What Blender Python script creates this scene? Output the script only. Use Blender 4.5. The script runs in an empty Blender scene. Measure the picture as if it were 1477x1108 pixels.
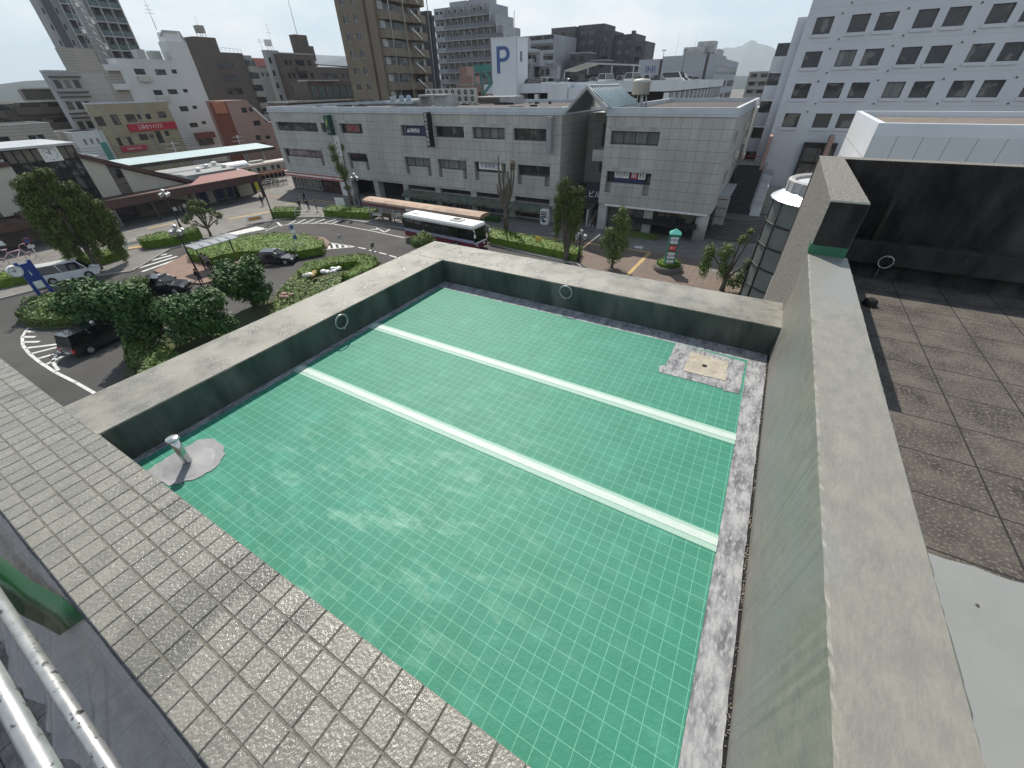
import bpy, bmesh, math, random
from mathutils import Matrix, Vector
random.seed(7)
sc = bpy.context.scene
col = sc.collection
# ------------------------------------------------------------------ camera
F, CX, CY = 569.0, 738.5, 554.0
PIT, ROL, YAW, H = math.radians(37.1), math.radians(1.34), math.radians(30.7), 2.15
def ray(px, py):
    u, v = px-CX, py-CY
    c, s = math.cos(ROL), math.sin(ROL)
    x, y = u*c-v*s, u*s+v*c
    cp, sp = math.cos(PIT), math.sin(PIT)
    X, Y, Z = x, F*cp-y*sp, -F*sp-y*cp
    cw, sw = math.cos(YAW), math.sin(YAW)
    return (X*cw-Y*sw, X*sw+Y*cw, Z)
def gz(px, py, z=-13.5):
    r = ray(px, py); t = (z-H)/r[2]; return (r[0]*t, r[1]*t, z)
def gx(px, py, X):
    r = ray(px, py); t = X/r[0]; return (X, r[1]*t, H+r[2]*t)
def gy(px, py, Y):
    r = ray(px, py); t = Y/r[1]; return (r[0]*t, Y, H+r[2]*t)
r0 = Vector(ray(CX, CY))
R = (Vector(ray(CX+1, CY))-r0).normalized(); U = -(Vector(ray(CX, CY+1))-r0).normalized(); B = -r0.normalized()
cd = bpy.data.cameras.new('camera'); cam = bpy.data.objects.new('camera', cd); col.objects.link(cam)
cam.matrix_world = Matrix(((R.x, U.x, B.x, 0), (R.y, U.y, B.y, 0), (R.z, U.z, B.z, H), (0, 0, 0, 1)))
cd.sensor_width = 36; cd.lens = 36*F/1477; cd.clip_start = .05; cd.clip_end = 20000
sc.camera = cam
# ------------------------------------------------------------------ world, sun, exposure
LD = Vector((.52, -.62, -1)).normalized()
EL = math.asin(-LD.z); AZ = math.atan2(-LD.x, -LD.y)
w = bpy.data.worlds.new('World'); sc.world = w; w.use_nodes = True
nt = w.node_tree; N = nt.nodes; L = nt.links; N.clear()
sky = N.new('ShaderNodeTexSky'); sky.sky_type = 'NISHITA'; sky.sun_disc = False
sky.sun_elevation = EL; sky.sun_rotation = AZ; sky.air_density = 1.6; sky.dust_density = 1.2; sky.ozone_density = 1.0
bg = N.new('ShaderNodeBackground'); bg.inputs[1].default_value = SKY_STRENGTH = .10
out = N.new('ShaderNodeOutputWorld')
tc = N.new('ShaderNodeTexCoord'); mp = N.new('ShaderNodeMapping'); mp.inputs['Scale'].default_value = (1, 1, 2.6)
no = N.new('ShaderNodeTexNoise'); no.inputs['Scale'].default_value = 3.0; no.inputs['Detail'].default_value = 8; no.inputs['Roughness'].default_value = .58
cr = N.new('ShaderNodeValToRGB'); cr.color_ramp.elements[0].position = .42; cr.color_ramp.elements[1].position = .66
cr.color_ramp.elements[0].color = (6.3, 7.6, 8.5, 1); cr.color_ramp.elements[1].color = (9.4, 9.7, 9.9, 1)      # thin haze, brighter cloud
sx = N.new('ShaderNodeSeparateXYZ'); el = N.new('ShaderNodeMapRange')      # the veil is thick low down and thins towards the zenith
el.inputs[1].default_value, el.inputs[2].default_value, el.inputs[3].default_value, el.inputs[4].default_value = .25, .75, .95, .12
mx = N.new('ShaderNodeMixRGB')
L.new(tc.outputs['Generated'], mp.inputs[0]); L.new(mp.outputs[0], no.inputs[0]); L.new(no.outputs[0], cr.inputs[0]); L.new(tc.outputs['Generated'], sx.inputs[0]); L.new(sx.outputs[2], el.inputs[0])
L.new(el.outputs[0], mx.inputs[0]); L.new(sky.outputs[0], mx.inputs[1]); L.new(cr.outputs[0], mx.inputs[2]); L.new(mx.outputs[0], bg.inputs[0]); L.new(bg.outputs[0], out.inputs[0])
sd = bpy.data.lights.new('sun', 'SUN'); sd.energy = 5.0; sd.angle = math.radians(.5); sd.color = (1, .935, .83)
so = bpy.data.objects.new('sun', sd); col.objects.link(so); so.rotation_euler = LD.to_track_quat('-Z', 'Y').to_euler(); so.location = (-20, 20, 60)
sc.render.engine = 'CYCLES'
sc.view_settings.view_transform = 'Standard'; sc.view_settings.look = 'None'; sc.view_settings.exposure = 0.16; sc.view_settings.gamma = 1
ZS = -13.5
# ------------------------------------------------------------------ materials
MATS = {}
def mat(name, c, rough=.8, c2=None, scale=3.0, bump=0.0, metal=0.0, bscale=None, stretch=(1, 1, 1), spec=.5, detail=6, contrast=(.35, .65), c3=None, s3=.4, th3=(.5, .7), dist=.02, rvar=0, crack=None):
    """principled material: two colours mixed by world-position noise, optional third large-scale stain colour, bump"""
    if name in MATS: return MATS[name]
    m = bpy.data.materials.new(name); m.use_nodes = True; nt = m.node_tree; N = nt.nodes; L = nt.links
    b = N['Principled BSDF']; b.inputs['Roughness'].default_value = rough; b.inputs['Metallic'].default_value = metal
    b.inputs['Specular IOR Level'].default_value = spec
    c2 = c2 or tuple(x*.82 for x in c)
    g = N.new('ShaderNodeNewGeometry'); mp = N.new('ShaderNodeMapping'); mp.inputs['Scale'].default_value = stretch; L.new(g.outputs['Position'], mp.inputs[0])
    n = N.new('ShaderNodeTexNoise'); n.inputs['Scale'].default_value = scale; n.inputs['Detail'].default_value = detail; n.inputs['Roughness'].default_value = .6; L.new(mp.outputs[0], n.inputs[0])
    r = N.new('ShaderNodeMapRange'); r.inputs[1].default_value, r.inputs[2].default_value = contrast; L.new(n.outputs[0], r.inputs[0])
    x = N.new('ShaderNodeMixRGB'); x.inputs[1].default_value = (*c, 1); x.inputs[2].default_value = (*c2, 1); L.new(r.outputs[0], x.inputs[0])
    colout = x.outputs[0]
    if c3:
        n3 = N.new('ShaderNodeTexNoise'); n3.inputs['Scale'].default_value = s3; n3.inputs['Detail'].default_value = 5; L.new(mp.outputs[0], n3.inputs[0])
        r3 = N.new('ShaderNodeMapRange'); r3.inputs[1].default_value, r3.inputs[2].default_value = th3; L.new(n3.outputs[0], r3.inputs[0])
        x3 = N.new('ShaderNodeMixRGB'); x3.inputs[2].default_value = (*c3, 1); L.new(r3.outputs[0], x3.inputs[0]); L.new(colout, x3.inputs[1]); colout = x3.outputs[0]
    L.new(colout, b.inputs['Base Color'])
    if crack:      # (scale, width, colour): wandering hairline cracks
        nd = N.new('ShaderNodeTexNoise'); nd.inputs['Scale'].default_value = 2.5; nd.inputs['Detail'].default_value = 4; L.new(g.outputs['Position'], nd.inputs[0])
        va = N.new('ShaderNodeVectorMath'); va.operation = 'MULTIPLY_ADD'; L.new(nd.outputs['Color'], va.inputs[0]); va.inputs[1].default_value = (.5, .5, .5); L.new(g.outputs['Position'], va.inputs[2])
        vo = N.new('ShaderNodeTexVoronoi'); vo.feature = 'DISTANCE_TO_EDGE'; vo.inputs['Scale'].default_value = crack[0]; L.new(va.outputs[0], vo.inputs['Vector'])
        nm = N.new('ShaderNodeTexNoise'); nm.inputs['Scale'].default_value = 1.3; L.new(g.outputs['Position'], nm.inputs[0])
        c_ = math_(N, L, 'MULTIPLY', math_(N, L, 'LESS_THAN', vo.outputs['Distance'], crack[1]), math_(N, L, 'GREATER_THAN', nm.outputs[0], .5))
        xc = N.new('ShaderNodeMixRGB'); L.new(math_(N, L, 'MULTIPLY', c_, .7), xc.inputs[0]); L.new(colout, xc.inputs[1]); xc.inputs[2].default_value = (*crack[2], 1); L.new(xc.outputs[0], b.inputs['Base Color'])
    if rvar:
        n4 = N.new('ShaderNodeTexNoise'); n4.inputs['Scale'].default_value = scale*.6; n4.inputs['Detail'].default_value = 4; L.new(mp.outputs[0], n4.inputs[0])
        r4 = N.new('ShaderNodeMapRange'); r4.inputs[1].default_value, r4.inputs[2].default_value, r4.inputs[3].default_value, r4.inputs[4].default_value = .4, .6, rough-rvar, rough+rvar; L.new(n4.outputs[0], r4.inputs[0]); L.new(r4.outputs[0], b.inputs['Roughness'])
    if bump:
        n2 = N.new('ShaderNodeTexNoise'); n2.inputs['Scale'].default_value = bscale or scale*4; n2.inputs['Detail'].default_value = 8; L.new(mp.outputs[0], n2.inputs[0])
        bp = N.new('ShaderNodeBump'); bp.inputs['Strength'].default_value = bump; bp.inputs['Distance'].default_value = dist; L.new(n2.outputs[0], bp.inputs['Height']); L.new(bp.outputs[0], b.inputs['Normal'])
    m['_c'] = 1; MATS[name] = m; m['col'] = 0
    return m
def math_(N, L, op, a, b=None, c=None):
    n = N.new('ShaderNodeMath'); n.operation = op
    for i, v in enumerate((a, b, c)):
        if v is None: continue
        if isinstance(v, (int, float)): n.inputs[i].default_value = v
        else: L.new(v, n.inputs[i])
    return n.outputs[0]
def lines(N, L, src, pitch, off, wid):
    """1 on thin lines every pitch along scalar src"""
    a = math_(N, L, 'ADD', src, -off+pitch*1000.5)
    f = math_(N, L, 'MODULO', a, pitch)
    d = math_(N, L, 'SUBTRACT', f, pitch/2)
    d = math_(N, L, 'ABSOLUTE', d)
    return math_(N, L, 'LESS_THAN', d, wid/2)
def joint(m, axes, pitch, off, wid, colr, strength=1.0, bump=0):
    """overlay joint lines; axes: e.g. ('h','z') h = horizontal coordinate along the face"""
    nt = m.node_tree; N = nt.nodes; L = nt.links; b = N['Principled BSDF']
    g = N.new('ShaderNodeNewGeometry'); s = N.new('ShaderNodeSeparateXYZ'); L.new(g.outputs['Position'], s.inputs[0])
    sn = N.new('ShaderNodeSeparateXYZ'); L.new(g.outputs['True Normal'], sn.inputs[0])
    ax = math_(N, L, 'GREATER_THAN', math_(N, L, 'ABSOLUTE', sn.outputs[0]), .5)
    dy = math_(N, L, 'SUBTRACT', s.outputs[1], s.outputs[0])
    h = math_(N, L, 'MULTIPLY_ADD', dy, ax, s.outputs[0])
    src = dict(x=s.outputs[0], y=s.outputs[1], z=s.outputs[2], h=h)
    tot = None
    for a, p, o in zip(axes, pitch, off):
        l = lines(N, L, src[a], p, o, wid); tot = l if tot is None else math_(N, L, 'MAXIMUM', tot, l)
    up = math_(N, L, 'LESS_THAN', math_(N, L, 'ABSOLUTE', sn.outputs[2]), .5) if 'z' in axes else 1.0
    fac = math_(N, L, 'MULTIPLY', math_(N, L, 'MULTIPLY', tot, up), strength)
    x = N.new('ShaderNodeMixRGB'); L.new(fac, x.inputs[0]); x.inputs[2].default_value = (*colr, 1)
    old = b.inputs['Base Color'].links[0].from_socket; L.new(old, x.inputs[1]); L.new(x.outputs[0], b.inputs['Base Color'])
    return m
# ------------------------------------------------------------------ mesh builder
class MB:
    def __init__(s): s.v = []; s.f = []; s.m = []; s.sm = []
    def add(s, vs, fs, mi=0, smooth=False):
        o = len(s.v); s.v += [tuple(v) for v in vs]
        for f in fs: s.f.append([i+o for i in f]); s.m.append(mi); s.sm.append(smooth)
        return s
    def box(s, x0, x1, y0, y1, z0, z1, mi=0):
        if x0 > x1: x0, x1 = x1, x0
        if y0 > y1: y0, y1 = y1, y0
        if z0 > z1: z0, z1 = z1, z0
        v = [(x, y, z) for z in (z0, z1) for y in (y0, y1) for x in (x0, x1)]
        return s.add(v, [(0, 2, 3, 1), (4, 5, 7, 6), (0, 1, 5, 4), (2, 6, 7, 3), (0, 4, 6, 2), (1, 3, 7, 5)], mi)
    def obox(s, c, a, b, h, mi=0):
        """box from centre-line: c base centre, a/b half vectors (xy), h height"""
        c = Vector(c); a = Vector(a); b = Vector(b); hz = Vector((0, 0, h))
        v = [c-a-b, c+a-b, c+a+b, c-a+b]; v += [p+hz for p in v]
        return s.add(v, [(3, 2, 1, 0), (4, 5, 6, 7), (0, 1, 5, 4), (1, 2, 6, 5), (2, 3, 7, 6), (3, 0, 4, 7)], mi)
    def prism(s, pts, ext, mi=0, mi_side=None):
        """planar polygon pts extruded by vector ext"""
        pts = [Vector(p) for p in pts]; e = Vector(ext); n = len(pts)
        nrm = Vector((0, 0, 0))
        for i in range(n): nrm += pts[i].cross(pts[(i+1) % n])
        if nrm.dot(e) > 0: pts = pts[::-1]
        v = pts+[p+e for p in pts]
        o = len(s.v); s.add(v, [tuple(range(n)), tuple(range(2*n-1, n-1, -1))], mi)
        ms = mi if mi_side is None else mi_side
        for i in range(n): s.f.append([o+i, o+n+i, o+n+(i+1) % n, o+(i+1) % n]); s.m.append(ms); s.sm.append(False)
        return s
    def cyl(s, p, q, r, n=10, r2=None, mi=0, cap=True, smooth=True):
        p = Vector(p); q = Vector(q); d = (q-p).normalized(); r2 = r if r2 is None else r2
        a = d.orthogonal().normalized(); b = d.cross(a)
        v = []
        for c, rr in ((p, r), (q, r2)):
            for i in range(n):
                t = 2*math.pi*i/n; v.append(c+a*math.cos(t)*rr+b*math.sin(t)*rr)
        s.add(v, [(i, (i+1) % n, n+(i+1) % n, n+i) for i in range(n)], mi, smooth)
        if cap:
            o = len(s.v)-2*n; s.f.append([o+i for i in range(n-1, -1, -1)]); s.m.append(mi); s.sm.append(False)
            s.f.append([o+n+i for i in range(n)]); s.m.append(mi); s.sm.append(False)
        return s
    def tube(s, pts, r, n=8, mi=0, closed=False):
        pts = [Vector(p) for p in pts]; m = len(pts); rs = r if isinstance(r, (list, tuple)) else [r]*m
        rings = []; pa = None
        for i, p in enumerate(pts):
            d = (pts[(i+1) % m]-pts[i-1]) if (closed or 0 < i < m-1) else (pts[min(i+1, m-1)]-pts[max(i-1, 0)])
            d.normalize()
            a = (pa-d*pa.dot(d)).normalized() if pa is not None and (pa-d*pa.dot(d)).length > 1e-4 else d.orthogonal().normalized(); pa = a
            b = d.cross(a); rings.append([p+a*math.cos(2*math.pi*k/n)*rs[i]+b*math.sin(2*math.pi*k/n)*rs[i] for k in range(n)])
        v = [x for rg in rings for x in rg]; fs = []
        for i in range(m if closed else m-1):
            j = (i+1) % m
            for k in range(n): fs.append((i*n+k, i*n+(k+1) % n, j*n+(k+1) % n, j*n+k))
        if not closed: fs += [tuple(range(n-1, -1, -1)), tuple((m-1)*n+k for k in range(n))]
        return s.add(v, fs, mi, True)
    def lathe(s, c, prof, n=24, mi=0, a0=0, a1=2*math.pi, smooth=True):
        c = Vector(c); full = abs(a1-a0-2*math.pi) < 1e-6; m = n if full else n+1; v = []
        for r, z in prof:
            for i in range(m):
                t = a0+(a1-a0)*i/n; v.append(c+Vector((math.cos(t)*r, math.sin(t)*r, z)))
        fs = []
        for j in range(len(prof)-1):
            for i in range(n):
                k = (i+1) % m; fs.append((j*m+i, j*m+k, (j+1)*m+k, (j+1)*m+i))
        return s.add(v, fs, mi, smooth)
    def sphere(s, c, r, n=10, mi=0, sz=1.0):
        prof = [(max(1e-4, r*math.sin(math.pi*i/(n//2+1))), -r*sz*math.cos(math.pi*i/(n//2+1))) for i in range(n//2+2)]
        return s.lathe(c, prof, n, mi)
    def build(s, name, mats, parent=None, bevel=0, loc=None):
        me = bpy.data.meshes.new(name); me.from_pydata(s.v, [], s.f)
        if not isinstance(mats, (list, tuple)): mats = [mats]
        for m in mats: me.materials.append(m)
        me.polygons.foreach_set('material_index', s.m); me.polygons.foreach_set('use_smooth', s.sm)
        if bevel:
            bm = bmesh.new(); bm.from_mesh(me); bmesh.ops.remove_doubles(bm, verts=bm.verts, dist=1e-5)
            bmesh.ops.bevel(bm, geom=[e for e in bm.edges if len(e.link_faces) == 2 and e.calc_face_angle(0) > .4], offset=bevel, segments=2, affect='EDGES', clamp_overlap=True)
            bm.to_mesh(me); bm.free()
        me.update(); o = bpy.data.objects.new(name, me); col.objects.link(o)
        if parent: o.parent = parent
        if loc: o.location = loc
        return o
def tag(o, label=None, cat=None, group=None, kind=None):
    if label: o['label'] = label
    if cat: o['category'] = cat
    if group: o['group'] = group
    if kind: o['kind'] = kind
    return o
def empty(name, label, cat, loc=(0, 0, 0), rz=0, group=None):
    o = bpy.data.objects.new(name, None); col.objects.link(o); o.location = loc; o.rotation_euler.z = rz; o.empty_display_size = .3
    return tag(o, label, cat, group)
def copy_tree(o, parent=None):
    c = o.copy(); col.objects.link(c)
    if parent: c.parent = parent
    for ch in list(o.children): copy_tree(ch, c)
    return c
def place(proto, used, loc, rz=0, label=None, scale=None, group=None):
    """first call uses the prototype itself, later calls a copy of it and its parts"""
    o = proto if not used.get(proto.name) else copy_tree(proto)
    used[proto.name] = 1
    o.location = loc; o.rotation_euler.z = rz
    if label: o['label'] = label
    if group: o['group'] = group
    if scale: o.scale = scale if isinstance(scale, (tuple, list)) else (scale,)*3
    return o
USED = {}
def text(s, size, m, parent, loc, face='y', name='lettering', ext=.01, align='CENTER', sx=1.0):
    cu = bpy.data.curves.new('t', 'FONT'); cu.body = s; cu.size = size; cu.extrude = ext; cu.align_x = align; cu.align_y = 'CENTER'
    to = bpy.data.objects.new('t', cu); col.objects.link(to); bpy.context.view_layer.update()
    me = bpy.data.meshes.new_from_object(to.evaluated_get(bpy.context.evaluated_depsgraph_get())); bpy.data.objects.remove(to)
    me.name = name; me.materials.clear(); me.materials.append(m)
    rot = {'y': Matrix.Rotation(math.pi/2, 4, 'X'), 'x': Matrix.Rotation(math.pi/2, 4, 'Z') @ Matrix.Rotation(math.pi/2, 4, 'X'), 'z': Matrix.Identity(4)}[face]
    me.transform(Matrix.Translation(loc) @ rot @ Matrix.Diagonal((sx, 1, 1, 1)))
    o = bpy.data.objects.new(name, me); col.objects.link(o)
    if parent: o.parent = parent
    return o
# ------------------------------------------------------------------ facade helpers
def fbox(mb, face, P, u0, u1, d0, d1, z0, z1, mi=0):
    """box on a facade: face 'y' looks to -y at y=P, face 'x' looks to +x at x=P; d = depth inwards"""
    if face == 'y': mb.box(u0, u1, P+d0, P+d1, z0, z1, mi)
    else: mb.box(P-d1, P-d0, u0, u1, z0, z1, mi)
def wall_holes(mb, face, P, u0, u1, z0, z1, holes, th=.3, mi=0):
    us = sorted({u0, u1, *[h[0] for h in holes], *[h[1] for h in holes]}); us = [u for u in us if u0 <= u <= u1]
    for a, b in zip(us, us[1:]):
        if b-a < 1e-4: continue
        mid = (a+b)/2; hs = sorted([(h[2], h[3]) for h in holes if h[0] < mid < h[1]]); z = z0
        for p, q in hs:
            if p > z: fbox(mb, face, P, a, b, 0, th, z, p, mi)
            z = max(z, q)
        if z < z1: fbox(mb, face, P, a, b, 0, th, z, z1, mi)
def window(root, face, P, u0, u1, z0, z1, d, gm, fm, nm=2, bar=.06, name='window', sill=False):
    mb = MB(); fbox(mb, face, P, u0, u1, d, d+.04, z0, z1, 0)
    for k in range(nm+1):
        u = u0+(u1-u0)*k/nm; a = max(u0, u-bar/2); b = min(u1, u+bar/2)
        if k == 0: b = u0+bar
        if k == nm: a = u1-bar
        fbox(mb, face, P, a, b, d-.05, d, z0, z1, 1)
    fbox(mb, face, P, u0+bar, u1-bar, d-.045, d-.002, z0, z0+bar, 1); fbox(mb, face, P, u0+bar, u1-bar, d-.045, d-.002, z1-bar, z1, 1)
    o = mb.build(name, [gm, fm], root)
    return o
def block(root, x0, x1, y0, y1, z0, z1, m, faces, name='wall', th=.3, roofm=None, capm=None, cap=.0, capo=.06):
    """rectangular body with real window openings; faces = {'y': holes, 'x': holes} on y=y0 (looking -y) and x=x1 (looking +x)"""
    mb = MB(); hy = faces.get('y'); hx = faces.get('x')
    ty = th if hy is not None else 0; tx = th if hx is not None else 0
    mb.box(x0, x1-tx, y0+ty, y1, z0, z1)
    if hy is not None: wall_holes(mb, 'y', y0, x0, x1-tx, z0, z1, hy, th)
    if hx is not None: wall_holes(mb, 'x', x1, y0, y1, z0, z1, hx, th)
    o = mb.build(name, m, root)
    if cap:
        c = MB(); t = .25; q = capo
        c.box(x0-q, x1+q, y0-q, y0+t, z1, z1+cap); c.box(x0-q, x1+q, y1-t, y1+q, z1, z1+cap)
        c.box(x0-q, x0+t, y0+t, y1-t, z1, z1+cap); c.box(x1-t, x1+q, y0+t, y1-t, z1, z1+cap)
        c.build('roof_parapet', capm or m, root)
        r = MB(); r.box(x0+t, x1-t, y0+t, y1-t, z1, z1+.03); r.build('roof', roofm or m, root)
    return o
# ================================================================== MATERIALS
M = {}
M['cop'] = mat('coping_concrete', (.218, .210, .178), .38, (.13, .127, .108), 7, .9, bscale=120, rvar=.16, contrast=(.38, .68), c3=(.255, .245, .21), s3=2.2, th3=(.48, .62), dist=.005)
M['coptop'] = mat('primed_wall_top', (.225, .216, .186), .5, (.172, .168, .15), 9, .4, bscale=45, stretch=(1.5, .8, 1), c3=(.195, .20, .195), s3=1.3, th3=(.48, .62), dist=.006)
M['primer'] = mat('shade_tinted_primed_concrete', (.085, .105, .092), .6, (.036, .05, .044), 4.5, .5, bscale=30, stretch=(1, 1, .35), c3=(.14, .145, .13), s3=3.2, th3=(.52, .72), spec=.25, dist=.004)  # primer; shade and green bounce of the inner faces put into the colour
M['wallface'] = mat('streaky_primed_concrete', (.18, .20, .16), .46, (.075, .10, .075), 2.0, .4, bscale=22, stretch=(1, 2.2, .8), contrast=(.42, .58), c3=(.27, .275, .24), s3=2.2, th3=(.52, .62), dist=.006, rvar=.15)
M['exterior'] = mat('weathered_concrete', (.50, .485, .43), .8, (.43, .415, .37), 2.0, .06, bscale=30, stretch=(1, 3, .3), c3=(.33, .32, .29), s3=1.1, th3=(.6, .8), dist=.005)
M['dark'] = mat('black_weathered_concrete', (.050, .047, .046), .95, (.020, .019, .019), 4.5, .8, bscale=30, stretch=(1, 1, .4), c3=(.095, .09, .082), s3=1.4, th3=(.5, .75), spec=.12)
M['mosstop'] = mat('lichen_concrete_top', (.21, .20, .18), .9, (.075, .07, .065), 45, .7, bscale=90, contrast=(.40, .62), dist=.006)
M['paver'] = mat('stained_roof_slab', (.098, .086, .074), .9, (.030, .026, .023), 3.2, .5, bscale=60, stretch=(1, 1, 1), contrast=(.36, .66), c3=(.145, .125, .105), s3=55, th3=(.54, .62), dist=.006, detail=10)
joint(M['paver'], ('x', 'y'), (.47, .455), (1.83, 4.51), .012, (.01, .01, .01))
M['coat'] = mat('grey_roof_coating', (.225, .235, .228), .55, (.205, .215, .208), 3, .1, c3=(.245, .245, .235), s3=1.5)
M['green'] = mat('green_membrane', (.029, .205, .140), .6, (.025, .18, .120), 3.5, .12, bscale=60, c3=(.05, .25, .18), s3=5, th3=(.56, .78))
def sheet_mat():
    m = M['green']; nt = m.node_tree; N = nt.nodes; L = nt.links; b = N['Principled BSDF']
    g = N.new('ShaderNodeNewGeometry'); s = N.new('ShaderNodeSeparateXYZ'); L.new(g.outputs['Position'], s.inputs[0])
    t = None
    for ax, off in ((0, .282), (1, .65)):
        l = lines(N, L, s.outputs[ax], .0725, off, .0026); t = l if t is None else math_(N, L, 'MAXIMUM', t, l)
    x = N.new('ShaderNodeMixRGB'); L.new(math_(N, L, 'MULTIPLY', t, .62), x.inputs[0]); x.inputs[2].default_value = (.20, .50, .38, 1)
    old = b.inputs['Base Color'].links[0].from_socket; L.new(old, x.inputs[1])
    # chalk scuffs: stretched, distorted noise, mostly in the near half
    mp = N.new('ShaderNodeMapping'); mp.inputs['Rotation'].default_value = (0, 0, .5); mp.inputs['Scale'].default_value = (1.4, 4.5, 1); L.new(g.outputs['Position'], mp.inputs[0])
    n = N.new('ShaderNodeTexNoise'); n.inputs['Scale'].default_value = 2.4; n.inputs['Detail'].default_value = 9; n.inputs['Roughness'].default_value = .68; n.inputs['Distortion'].default_value = .5; L.new(mp.outputs[0], n.inputs[0])
    r = N.new('ShaderNodeMapRange'); r.inputs[1].default_value, r.inputs[2].default_value = .50, .80; L.new(n.outputs[0], r.inputs[0])
    d = N.new('ShaderNodeVectorMath'); d.operation = 'DISTANCE'; L.new(g.outputs['Position'], d.inputs[0]); d.inputs[1].default_value = (-1.5, 1.0, 0)
    r2 = N.new('ShaderNodeMapRange'); r2.inputs[1].default_value, r2.inputs[2].default_value, r2.inputs[3].default_value, r2.inputs[4].default_value = .3, 1.5, 1.0, .12; L.new(d.outputs['Value'], r2.inputs[0])
    x2 = N.new('ShaderNodeMixRGB'); L.new(math_(N, L, 'MULTIPLY', math_(N, L, 'MULTIPLY', r.outputs[0], r2.outputs[0]), .7), x2.inputs[0]); x2.inputs[2].default_value = (.30, .50, .42, 1)
    L.new(x.outputs[0], x2.inputs[1]); L.new(x2.outputs[0], b.inputs['Base Color'])
M['green'].node_tree.nodes['Principled BSDF'].inputs['Specular IOR Level'].default_value = .35
sheet_mat()
M['fleece'] = mat('fibrous_fleece', (.32, .325, .34), .9, (.115, .118, .13), 7, .5, bscale=120, stretch=(2.2, .8, 1), contrast=(.38, .62), detail=14, c3=(.37, .375, .385), s3=30, th3=(.5, .72), dist=.004)
M['tape_w'] = mat('white_seam_tape', (.47, .55, .51), .6, (.41, .50, .455), 30)
M['tape_m'] = mat('mesh_seam_tape', (.24, .40, .33), .7, (.33, .47, .41), 90)
for i, k in enumerate(((.218, .210, .178), (.203, .196, .168), (.232, .222, .188))):
    M['tile%d' % i] = mat('glazed_tile_%s' % ('warm', 'dull', 'pale')[i], k, .27, tuple(v*.8 for v in k), 14, 1.0, bscale=110, stretch=(1, .6, 1), c3=tuple(v*.6 for v in k), s3=1.6, th3=(.60, .63), dist=.006, rvar=.08, spec=.8)
M['grout'] = mat('tile_grout', (.07, .068, .058), .8, (.14, .13, .11), 30, .5)
M['mortar'] = mat('grey_mortar', (.24, .245, .26), .6, (.215, .22, .23), 6, .3, bscale=18, c3=(.29, .295, .31), s3=5)
M['beige'] = mat('beige_mortar', (.40, .36, .30), .8, (.30, .27, .22), 9, .5)
M['steel'] = mat('galvanised_steel', (.44, .45, .45), .42, (.30, .31, .31), 14, .2, metal=.6, bscale=60, contrast=(.35, .7), c3=(.07, .07, .07), s3=26, th3=(.60, .66), dist=.003)
M['stainless'] = mat('stainless_steel', (.65, .65, .63), .22, (.55, .55, .53), 9, 0, metal=.9)
M['black'] = mat('black_void', (.006, .006, .007), .9)
M['gprimer'] = mat('green_primer_band', (.035, .17, .09), .45, (.025, .12, .065), 9)
M['debris'] = mat('mortar_crumbs', (.38, .34, .27), .9, (.12, .10, .08), 40, .8)
# ================================================================== OUR ROOF
def rough_wall(name, m, prof, p0, p1, n, j, label, cat='wall', parent=None, mi_of=None, side=None):
    """prof: (a,z) closed cross-section (a across the run); run p0->p1; edges wander by j for chipped arrises"""
    p0 = Vector(p0); p1 = Vector(p1); d = (p1-p0); dn = d.normalized(); s = Vector((dn.y, -dn.x, 0))
    k = len(prof); v = []; rnd = random.Random(hash(name) % 999 if False else len(name)*7)
    for i in range(n+1):
        for q_, (a, z) in enumerate(prof):
            e = j if 0 < i < n and q_ in (2, 5) and z > .2 else 0
            v.append(p0+d*i/n+s*(a+rnd.uniform(-e, e)*.5)+Vector((0, 0, z+rnd.uniform(-e, e*.6))))
    fs = []; mis = []
    mb = MB()
    for q in range(k):
        fs2 = [(i*k+q, i*k+(q+1) % k, (i+1)*k+(q+1) % k, (i+1)*k+q) for i in range(n)]
        fs.append(fs2)
    o0 = len(mb.v); mb.v += [tuple(x) for x in v]
    for q, f2 in enumerate(fs):
        for f in f2: mb.f.append(list(f)); mb.m.append(mi_of[q] if mi_of else 0); mb.sm.append(False)
    mb.f.append(list(range(k))[::-1]); mb.m.append(0); mb.sm.append(False)
    mb.f.append([n*k+i for i in range(k)]); mb.m.append(0); mb.sm.append(False)
    o = mb.build(name, m, parent)
    me = o.data; bm = bmesh.new(); bm.from_mesh(me); bmesh.ops.recalc_face_normals(bm, faces=bm.faces); bm.to_mesh(me); bm.free()
    if not parent: tag(o, label, cat)
    return o
def bev_prof(a0, a1, z0, z1, b=.008):
    return [(a0, z0), (a1, z0), (a1, z1-b), (a1-b, z1), (a0+b, z1), (a0, z1-b)]
BP = [0, 0, 0, 1, 1, 1]
# roof slab and the body of our building
mb = MB(); mb.box(-4.05, .53, .2, 4.64, -.3, -.004)
tag(mb.build('roof_slab', M['dark']), kind='structure')
mb = MB(); mb.box(.7, 9.5, -3, 7.2, -.3, 0)
tag(mb.build('terrace_floor', M['paver']), kind='structure')
mb = MB(); mb.box(-4.04, 9.4, -.2, 4.63, ZS, -.305); mb.box(.54, 9.4, 4.64, 7.19, ZS, -.305)
o = mb.build('office_block', M['exterior']); tag(o, 'weathered concrete building carrying the green sheeted roof', 'building')
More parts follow.
